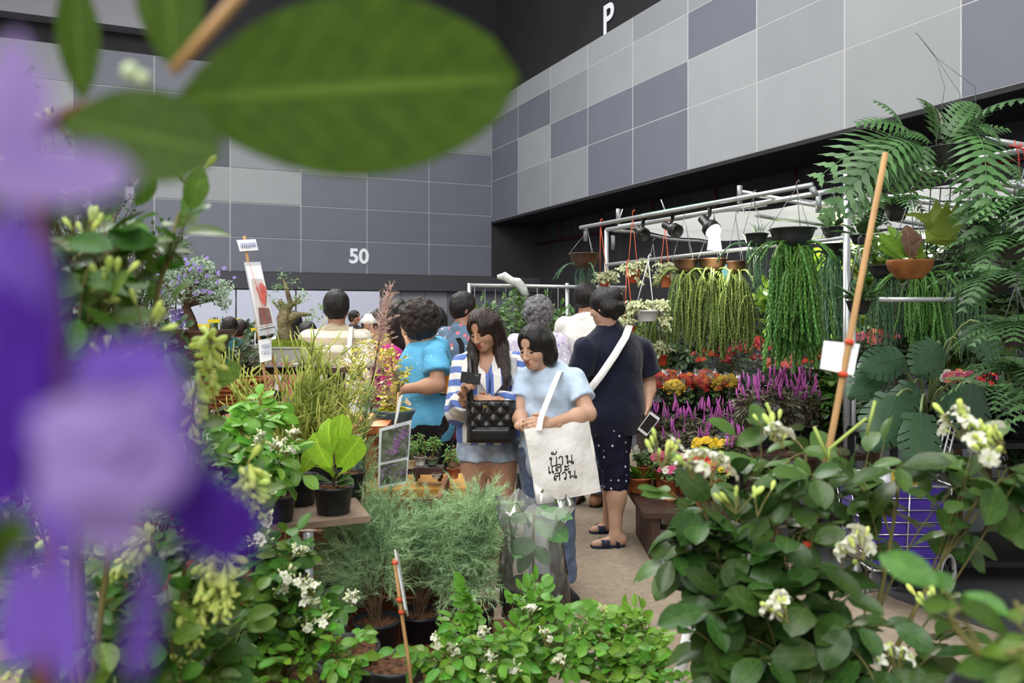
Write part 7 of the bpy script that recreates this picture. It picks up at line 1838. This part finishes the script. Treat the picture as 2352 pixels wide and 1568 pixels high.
for o_ in (0, .1, .2):
    mb = MB(); mb.tube([p + Vector((o_ * .3, o_, 0)) for p in hdl], .006, 6); mb.build('handle_bar', M_chrome, tr2)
for i in range(8):
    p = hdl[0].lerp(hdl[3], i / 7); wire(p, p + Vector((.07, .2, 0)), .003)
mb = MB(); mb.tube([P(2165, 1085, 4.1), P(2110, 1120, 4.05), Vector((2.1, 4.05, .6))], .008, 8); mb.build('handle_bar', M_chrome, tr2)
M_tyre = mat('tyre_grey', '9a9a9a', .6, .3, var=.1)
for (u, v, Y) in [(2150, 1360, 4.02), (2175, 1325, 4.3), (1985, 1330, 4.3)]:
    c = P(u, v, Y); r_ = .095; c.z = r_ + .006; mb = MB(); n = 28; pts = [c + Vector((r_ * math.cos(6.2832 * i / n) * .75, r_ * math.cos(6.2832 * i / n) * .66, r_ * math.sin(6.2832 * i / n))) for i in range(n + 1)]
    mb.tube(pts, .013, 8, False); mb.build('wheel_tyre', M_tyre, tr2)
    mb = MB()
    for k in range(3): a = k * 1.047; e = Vector((r_ * .75 * math.cos(a), r_ * .66 * math.cos(a), r_ * math.sin(a))); mb.tube([c - e, c + e], .005, 5)
    mb.ball(c, .02); mb.build('wheel_spokes', M_blackpl, tr2)
    mb = MB(); mb.tube([c, Vector((c.x - .02, c.y + .02, .21))], .008, 6); mb.build('fork', M_chrome, tr2)
pb2 = root('plastic_bag', 'white plastic bag standing in the violet trolley', 'bag', (1.86, 4.15, .25))
g = SDF((1.72, 4.02, .22), (2.0, 4.3, .8), .011); g.ell((1.85, 4.14, .42), (.085, .08, .18), None, .02); g.cap((1.84, 4.14, .5), (1.86, 4.13, .7), .06, .02, .03); g.wrinkle(.006, 40, 6); sdf_obj([g], 'bag_body', mat('film_white', 'e2e4e8', .35, .4, var=.04), pb2)
yb = root('package', 'yellow package standing in the violet trolley', 'package', (2.0, 4.25, .25)); mb = MB(); mb.box((2.0, 4.26, .45), (.14, .12, .38), Quaternion((0, 1, 0), .1)); mb.build('package_body', mat('package_yellow', 'c8b03a', .5, var=.1), yb, False); card(yb, 'package_label', [(1.94, 4.195, .45), (2.03, 4.195, .46), (2.04, 4.195, .56), (1.95, 4.195, .55)], M_sign, .002)
# white chair peeking through the jasmine leaves
wc = root('plastic_stool', 'white plastic stool glimpsed behind the jasmine leaves', 'stool', P(1600, 1480, 2.8))
c = Vector((.72, 2.85, 0)); WL[wc.name] = c; wc.location = c
mb = MB(); mb.box(c + Vector((0, 0, .36)), (.2, .24, .03)); mb.build('seat', M_plasticwh, wc, False)
for (sx, sy) in ((-1, -1), (1, -1), (-1, 1), (1, 1)):
    mb = MB(); mb.tube([c + Vector((sx * .15, sy * .15, 0)), c + Vector((sx * .08, sy * .1, .345))], [.018, .024], 6); mb.build('leg', M_plasticwh, wc)

for i, (u, v, Y) in enumerate([(2310, 663, 7.5), (2045, 580, 7.2), (2265, 668, 7.4)]):
    rt = root('bare_bulb', ['bare glowing bulb deep in the stall at the right edge', 'bare glowing bulb behind the terracotta bowl', 'small glowing bulb deep in the foliage right of the bowl'][i], 'bulb', P(u, v, Y)); mb = MB(); mb.ball(P(u, v, Y), .03 if i < 2 else .02, 10, 6); mb.build('bulb', m_bulb, rt); pipe(rt, P(u, v, Y) + Vector((0, 0, .03)), P(u, v, Y) + Vector((0, 0, .5)), .004, 'cord', M_blackpl)
cb = root('plastic_bag', 'pale cyan bag shape standing in for a bright display behind the olive tassels', 'bag', P(1663, 650, 6.4))  # added bag shape, stands in for a bright light-blue display
g = SDF(np.array(P(1663, 645, 6.4)) - .2, np.array(P(1663, 645, 6.4)) + .24, .012); g.ell(P(1663, 645, 6.4), (.055, .05, .08), None, .02); g.cap(P(1663, 640, 6.4), P(1668, 608, 6.4), .03, .012, .03); g.wrinkle(.005, 40, 3); sdf_obj([g], 'bag_body', mat('display_cyan', '9fd8dc', .35, .4, var=.05, trans=.4), cb)
# ------------------------------------------------------------------ plants close to the lens
vine = root('flowering_vine', 'large blurred green leaf and purple blossoms of a vine right before the lens', 'vine', Vector((-.2, .4, .006)))
o = fleaf(vine, 'leaf', LB, P(375, 232, .283), P(1203, 172, .30), roll=.18, wide=1.0, n=(0, -1, .05)); tag(o, 'very large oval green leaf with pale midrib')
fleaf(vine, 'leaf', LB, P(130, 275, .27), P(510, 345, .262), wide=1.1, n=(.1, -1, .15))
fleaf(vine, 'leaf', LB, P(400, 170, .32), P(380, -160, .32), wide=.9)
fleaf(vine, 'leaf', LB, P(190, 240, .33), P(170, -60, .33), wide=.62, n=(.6, -1, 0))
fleaf(vine, 'leaf', LB, P(20, 1180, .2), P(-60, 1330, .2), wide=1.1)
fleaf(vine, 'leaf', LB, P(45, 1175, .2), P(-20, 1300, .2), wide=1.0)
mb = MB()
mb.tube([P(60, 310, .3), P(180, 255, .29), P(300, 225, .285), P(400, 240, .285)], [.0032, .0028, .0025, .0018], 7)
mb.tube([P(60, 310, .3), P(120, 700, .31), P(150, 1000, .31), P(100, 1500, .3), Vector((-.19, .36, .95)), Vector((-.2, .4, .3))], .0035, 7)
mb.build('stem', mat('vine_stem_brown', '5c3a28', .8, .2, var=.3, scale=40), vine)
pot_parts(vine, Vector((-.2, .4, .006)), .13, .3)
mb = MB(); mb.tube([P(395, 165, .31), P(560, -20, .31)], [.0022, .0025], 7); mb.build('twig', M_bamboo, vine)
mb = MB(); mb.ball(P(300, 165, .31), .0035); mb.ball(P(330, 180, .31), .0028); mb.build('young_bud', mat('bud_pale', 'b9c9a0', .5, var=.2), vine)
M_lav = mat('sepal_lavender', '9780bc', .6, .15, var=.2, scale=60, trans=.35)
M_vio = mat('petal_violet', '4e2596', .6, .15, var=.25, scale=60, trans=.35)
SEP = leaf_mesh('sepal', M_lav, 1, .5, 8, .1, .1, .6, .4, .0, 0, .01)
PET = leaf_mesh('petal', M_vio, 1, .62, 8, .12, .15, .6, .35, .0, 0, .01)
M_mid = mat('sepal_mid_violet', '7455b4', .6, .15, var=.2, scale=60, trans=.35)
SEM = leaf_mesh('sepal', M_mid, 1, .5, 8, .1, .1, .6, .4, .0, 0, .01)
for (u0, v0, u1, v1, Y, w) in [(30, 520, 20, 60, .125, .6), (20, 470, 90, 150, .12, .55), (-80, 420, 310, 395, .115, .66), (-40, 340, 260, 410, .118, .6), (20, 430, 60, 760, .12, .7),
                               (150, 1000, 440, 920, .112, .9), (60, 1000, 440, 1080, .105, 1.1), (330, 1000, 60, 1130, .104, 1.1), (300, 1020, 220, 1290, .108, 1.3), (240, 900, 400, 1150, .105, 1.0), (60, 960, 330, 960, .106, .9)]:
    fleaf(vine, 'sepal', SEP, P(u0, v0, Y), P(u1, v1, Y * U(.98, 1.03)), wide=w, n=(U(-.3, .3), -1, U(0, .5)))
for (u0, v0, u1, v1, Y, w) in [(50, 460, 40, 800, .119, .9), (-30, 500, 70, 760, .117, 1.0), (110, 560, 90, 860, .121, .7), (180, 800, 420, 860, .112, .8), (130, 870, 400, 810, .114, .8), (380, 900, 430, 1120, .11, .9), (80, 1080, 160, 1260, .112, 1.1), (140, 1180, 150, 1600, .12, .55), (60, 1250, 30, 1560, .12, .7), (360, 1300, 300, 1580, .13, .5), (350, 1250, 320, 1500, .135, .4)]:
    fleaf(vine, 'sepal', SEM, P(u0, v0, Y), P(u1, v1, Y), wide=w, n=(U(-.2, .2), -1, U(0, .3)))
for (u0, v0, u1, v1, Y, w) in [(40, 680, 60, 980, .118, .9), (10, 760, 70, 1110, .112, .9), (90, 780, -20, 1080, .11, 1.0), (320, 1080, 560, 1200, .115, .9), (400, 1020, 480, 1290, .118, .8), (370, 1090, 610, 1240, .118, .8), (420, 1120, 560, 1300, .117, .9), (300, 960, 430, 880, .118, .7), (20, 900, -30, 1200, .112, .9), (340, 1380, 290, 1560, .14, .5), (10, 1340, 60, 1540, .13, .7), (-30, 640, 100, 860, .116, .9)]:
    fleaf(vine, 'petal', PET, P(u0, v0, Y), P(u1, v1, Y * U(.98, 1.03)), wide=w, n=(U(-.3, .3), -1, U(0, .4)))

# ---- budded orange jasmine on the left, soft focus
r1 = root('jasmine_shrub', 'tall jasmine shrub with yellow green buds behind the purple blossoms', 'shrub', P(200, 1700, 1.0), 'jasmine shrubs')
shrub(r1, P(200, 1700, 1.0), [(225, 600, .85, 110, 150, .2, 13), (170, 460, .9, 80, 70, .15, 4), (410, 490, .9, 40, 30, .05, 1), (160, 750, .9, 130, 80, .15, 7), (100, 980, .9, 130, 90, .15, 5)], 54, 6, LJ, M_leafjas, .055, .0018, .005, tips=None)
for (u, v) in [(410, 395), (350, 405), (430, 430), (300, 430), (395, 380)]: cluster(r1, P(u, v, .92), rv(), .036, 0, 9)
for (u, v) in [(200, 565), (190, 700), (250, 690), (330, 770), (150, 310), (240, 840), (120, 880)]: cluster(r1, P(u, v, .82), rv(), .034, 0, 6)
r2 = root('jasmine_shrub', 'jasmine shrub heavy with yellow bud spikes at the lower left', 'shrub', P(420, 1800, 1.15), 'jasmine shrubs')
shrub(r2, P(420, 1800, 1.15), [(450, 870, 1.15, 70, 90, .08, 3), (330, 1330, 1.15, 180, 130, .2, 12), (470, 1430, 1.15, 120, 130, .15, 10), (120, 1380, 1.1, 150, 150, .2, 10), (560, 1130, 1.2, 40, 70, .05, 2)], 62, 6, LJ, M_leafjas, .055, .0018, .005)
r4 = root('jasmine_shrub', 'shaded jasmine shrub filling the lower left corner', 'shrub', P(200, 1800, 1.7), 'jasmine shrubs')
shrub(r4, P(200, 1800, 1.7), [(120, 1120, 1.8, 140, 120, .2, 5), (80, 1350, 1.7, 130, 140, .2, 6), (300, 1480, 1.7, 180, 100, .2, 7), (350, 1200, 1.9, 130, 120, .2, 5), (470, 1060, 2.0, 60, 90, .1, 3)], 150, 8, LJ, M_leafjas, .046, .002, .006)
for (a, b, n) in [((480, 760), (490, 890), 26), ((455, 850), (435, 1010), 16), ((570, 1060), (595, 1185), 34), ((560, 1090), (580, 1150), 14), ((520, 1270), (520, 1400), 26), ((500, 1260), (505, 1420), 34), ((470, 1290), (450, 1480), 30), ((420, 1380), (430, 1470), 20), ((330, 1230), (260, 1320), 22), ((350, 1240), (310, 1270), 14), ((120, 1230), (140, 1360), 12), ((60, 1480), (20, 1560), 12), ((400, 1540), (420, 1500), 8)]:
    raceme(r2, P(*a, 1.08), P(*b, 1.08), .027, int(n * 1.2))

# ---- in-focus jasmine bushes of the left stall
def jas(label, base, blobs, nt, lpt, temps, m, ls, flowers, seedY, fsz=.028, budm=None, potr=.11, nf=5, nb=7, zf=0., pot=True, **k):
    r = root('jasmine_shrub', label, 'shrub', base, 'jasmine shrubs')
    tips = shrub(r, base, blobs, nt, lpt, temps, m, ls, **k)
    for (u, v) in flowers: cluster(r, P(u, v, seedY), rv(), fsz, nf, nb, budm)
    if pot: pot_parts(r, Vector((base[0], base[1], base[2] - .16)), potr, .17)
    else:
        pot_parts(r, Vector((base[0], base[1], base[2] - .2)), .1, .21); plant_stand(r, Vector((base[0], base[1], base[2] - .2)), .08)
    return r, tips
b = Vector((P(600, 1150, 2.62).x, 2.62, .975)); jas('white flowering jasmine bush standing behind the black seedling pots', b, [(560, 1010, 2.35, 90, 60, .12, 5), (640, 1060, 2.3, 80, 60, .12, 5), (540, 1120, 2.2, 70, 70, .12, 5), (590, 945, 2.5, 80, 40, .1, 3)], 60, 8, LFr, M_leaffresh, .06, [(610, 1015), (640, 1035), (505, 1060), (680, 1010), (600, 1100), (560, 1105), (660, 1050)], 2.12, .03, BUD_W, pot=True)
b = P(650, 1560, 2.0); jas('white budded jasmine bush in front of the wooden crate slats', b, [(650, 1290, 1.95, 80, 80, .12, 6), (600, 1400, 1.9, 110, 80, .14, 7), (700, 1420, 1.95, 90, 60, .12, 5), (570, 1240, 2.0, 70, 70, .1, 4), (520, 1520, 1.8, 120, 50, .12, 5)], 80, 8, LJ, M_leafjas, .055, [(690, 1280), (620, 1200), (600, 1150), (650, 1375), (700, 1400), (720, 1370), (690, 1350), (735, 1440), (815, 1385), (700, 1450), (600, 1250), (650, 1330)], 1.85, .03, BUD_W, nf=3, nb=9, pot=False)
b = P(740, 1640, 1.9); jas('young jasmine sprig with fresh leaflets before the pots', b, [(800, 1500, 1.85, 70, 60, .08, 5), (640, 1510, 1.8, 70, 50, .08, 4), (740, 1410, 1.9, 40, 30, .05, 2)], 26, 7, LFr, M_leaffresh, .045, [(820, 1390)], 1.85, .022, BUD_W, nf=4, nb=4, pot=False)
b = P(1180, 1720, 2.2); jas('bright green jasmine bush along the bottom edge in the middle', b, [(1110, 1490, 2.1, 130, 70, .18, 9), (1260, 1450, 2.25, 110, 70, .18, 8), (1230, 1385, 2.3, 60, 40, .1, 4), (1010, 1520, 2.05, 80, 50, .12, 5), (1060, 1400, 2.2, 30, 60, .04, 2)], 120, 8, LFr, M_leaffresh, .05, [(995, 1480), (1100, 1460), (1175, 1545), (1120, 1520), (1215, 1410), (1250, 1470), (1110, 1560), (1030, 1500), (1290, 1530)], 2.0, .026, BUD_W, nf=5, nb=5, pot=False)
b = P(1440, 1760, 2.3); jas('dense small leaved jasmine bush beside the aisle', b, [(1380, 1480, 2.25, 110, 60, .18, 9), (1480, 1450, 2.35, 60, 60, .12, 6), (1390, 1420, 2.4, 50, 30, .08, 3), (1480, 1540, 2.2, 110, 40, .15, 7)], 100, 8, LFr, M_leaffresh, .046, [(1330, 1470), (1380, 1410), (1310, 1540), (1420, 1550), (1470, 1500)], 2.2, .024, None, nf=1, nb=9, pot=False)

# ---- big-leaved jasmine on the right
b = P(1900, 1880, 1.45)
rr = root('jasmine_shrub', 'large dark leaved jasmine with white blossoms filling the lower right corner', 'shrub', b, 'jasmine shrubs')
shrub(rr, b, [(1600, 1100, 1.5, 100, 70, .12, 5), (1640, 1250, 1.45, 130, 80, .14, 7), (1850, 1040, 1.5, 170, 70, .14, 8), (2070, 1070, 1.42, 150, 60, .12, 7), (2270, 1110, 1.35, 90, 110, .1, 5), (1800, 1290, 1.4, 170, 120, .16, 12), (1680, 1450, 1.35, 140, 110, .15, 11), (1880, 1450, 1.3, 170, 120, .18, 12), (2230, 1530, 1.25, 110, 50, .12, 4), (2060, 1530, 1.25, 120, 50, .12, 4)], 100, 6, LD, M_leafdark, .08, .002, .006, droop=.55, up=.8, face=.25, limit=300, start=.25)
for (u, v, nf, nb) in [(1590, 1100, 7, 1), (1520, 1075, 1, 9), (1780, 1015, 2, 3), (1800, 1030, 1, 1), (2215, 1010, 5, 8), (2310, 1040, 2, 12), (2265, 1050, 2, 8), (1985, 1285, 6, 3), (1810, 1430, 6, 2), (2060, 1550, 6, 2), (2150, 1425, 0, 8), (1690, 1180, 0, 5), (1740, 1185, 0, 2), (1630, 1115, 4, 0)]:
    cluster(rr, P(u, v, 1.2), rv(), .045, nf, nb)
pot_parts(rr, b - Vector((0, 0, .2)), .14, .22); plant_stand(rr, b - Vector((0, 0, .2)), .1)
for r_ in (r1, r2, r4):
    p_ = WL[r_.name]; pot_parts(r_, p_ - Vector((0, 0, .2)), .07, .21); plant_stand(r_, p_ - Vector((0, 0, .2)), .06)
mb = MB(); M_shoot = mat('shoot_green', '9db05a', .6, .3, var=.15)
for pts in [[(1900, 1100), (1905, 1030), (1990, 960)], [(1905, 1060), (1870, 980)], [(1990, 1000), (2010, 920)], [(1770, 1010), (1775, 960), (1760, 925)]]:
    mb.tube([P(u, v, 1.42) for u, v in pts], .003, 5)
mb.build('young_shoot', M_shoot, rr)
b = P(2420, 1650, .6)
rb = root('jasmine_shrub', 'blurred fresh green jasmine sprig at the lower right edge', 'shrub', b, 'jasmine shrubs')
shrub(rb, b, [(2310, 1500, .58, 60, 40, .03, 3), (2190, 1400, .6, 60, 40, .03, 2), (2330, 1380, .62, 30, 40, .03, 1)], 6, 5, LJ, M_leafjas, .046, .002, .004, droop=.2)

# ---- bamboo sticks with boards
s1 = root('signboard', 'blank white card tied to a long bamboo cane among the big jasmine leaves', 'sign', P(1845, 1320, 1.45))
mb = MB(); stick(mb, P(1845, 1320, 1.45), P(2034, 352, 1.62), .0062); mb.build('bamboo_cane', M_bamboo, s1)
card(s1, 'card', [P(1884, 846, 1.53), P(1960, 862, 1.52), P(1975, 790, 1.54), P(1893, 782, 1.55)], M_sign)
mb = MB(); d = (P(2034, 352, 1.62) - P(1845, 1320, 1.45)).normalized()
for (u, v, Y) in [(1951, 786, 1.535), (1936, 860, 1.52), (1850, 1275, 1.457), (1853, 1250, 1.458)]:
    p = P(u, v, Y); mb = MB(); mb.tube([p - d * .004, p + d * .004], .0085, 8); mb.build('tie', M_tie, s1)
s2 = root('signboard', 'white board seen edge-on fixed to a bamboo cane in front of the feathery shrubs', 'sign', P(952, 1640, 1.95))
mb = MB(); stick(mb, P(952, 1640, 1.95), P(906, 1282, 2.02), .0045); mb.build('bamboo_cane', M_bamboo, s2)
card(s2, 'board', [P(929, 1400, 1.99), P(935, 1415, 2.1), P(912, 1272, 2.12), P(905, 1262, 2.0)], M_sign)
mb = MB()
for (u, v) in [(907, 1295), (917, 1380), (922, 1408)]: p = P(u, v, 1.99); mb = MB(); mb.tube([p, p + Vector((0, 0, .006))], .0075, 8); mb.build('tie', M_tie, s2)

p_ = WL[rb.name]; pot_parts(rb, p_ - Vector((0, 0, .2)), .07, .21); plant_stand(rb, p_ - Vector((0, 0, .2)), .06)
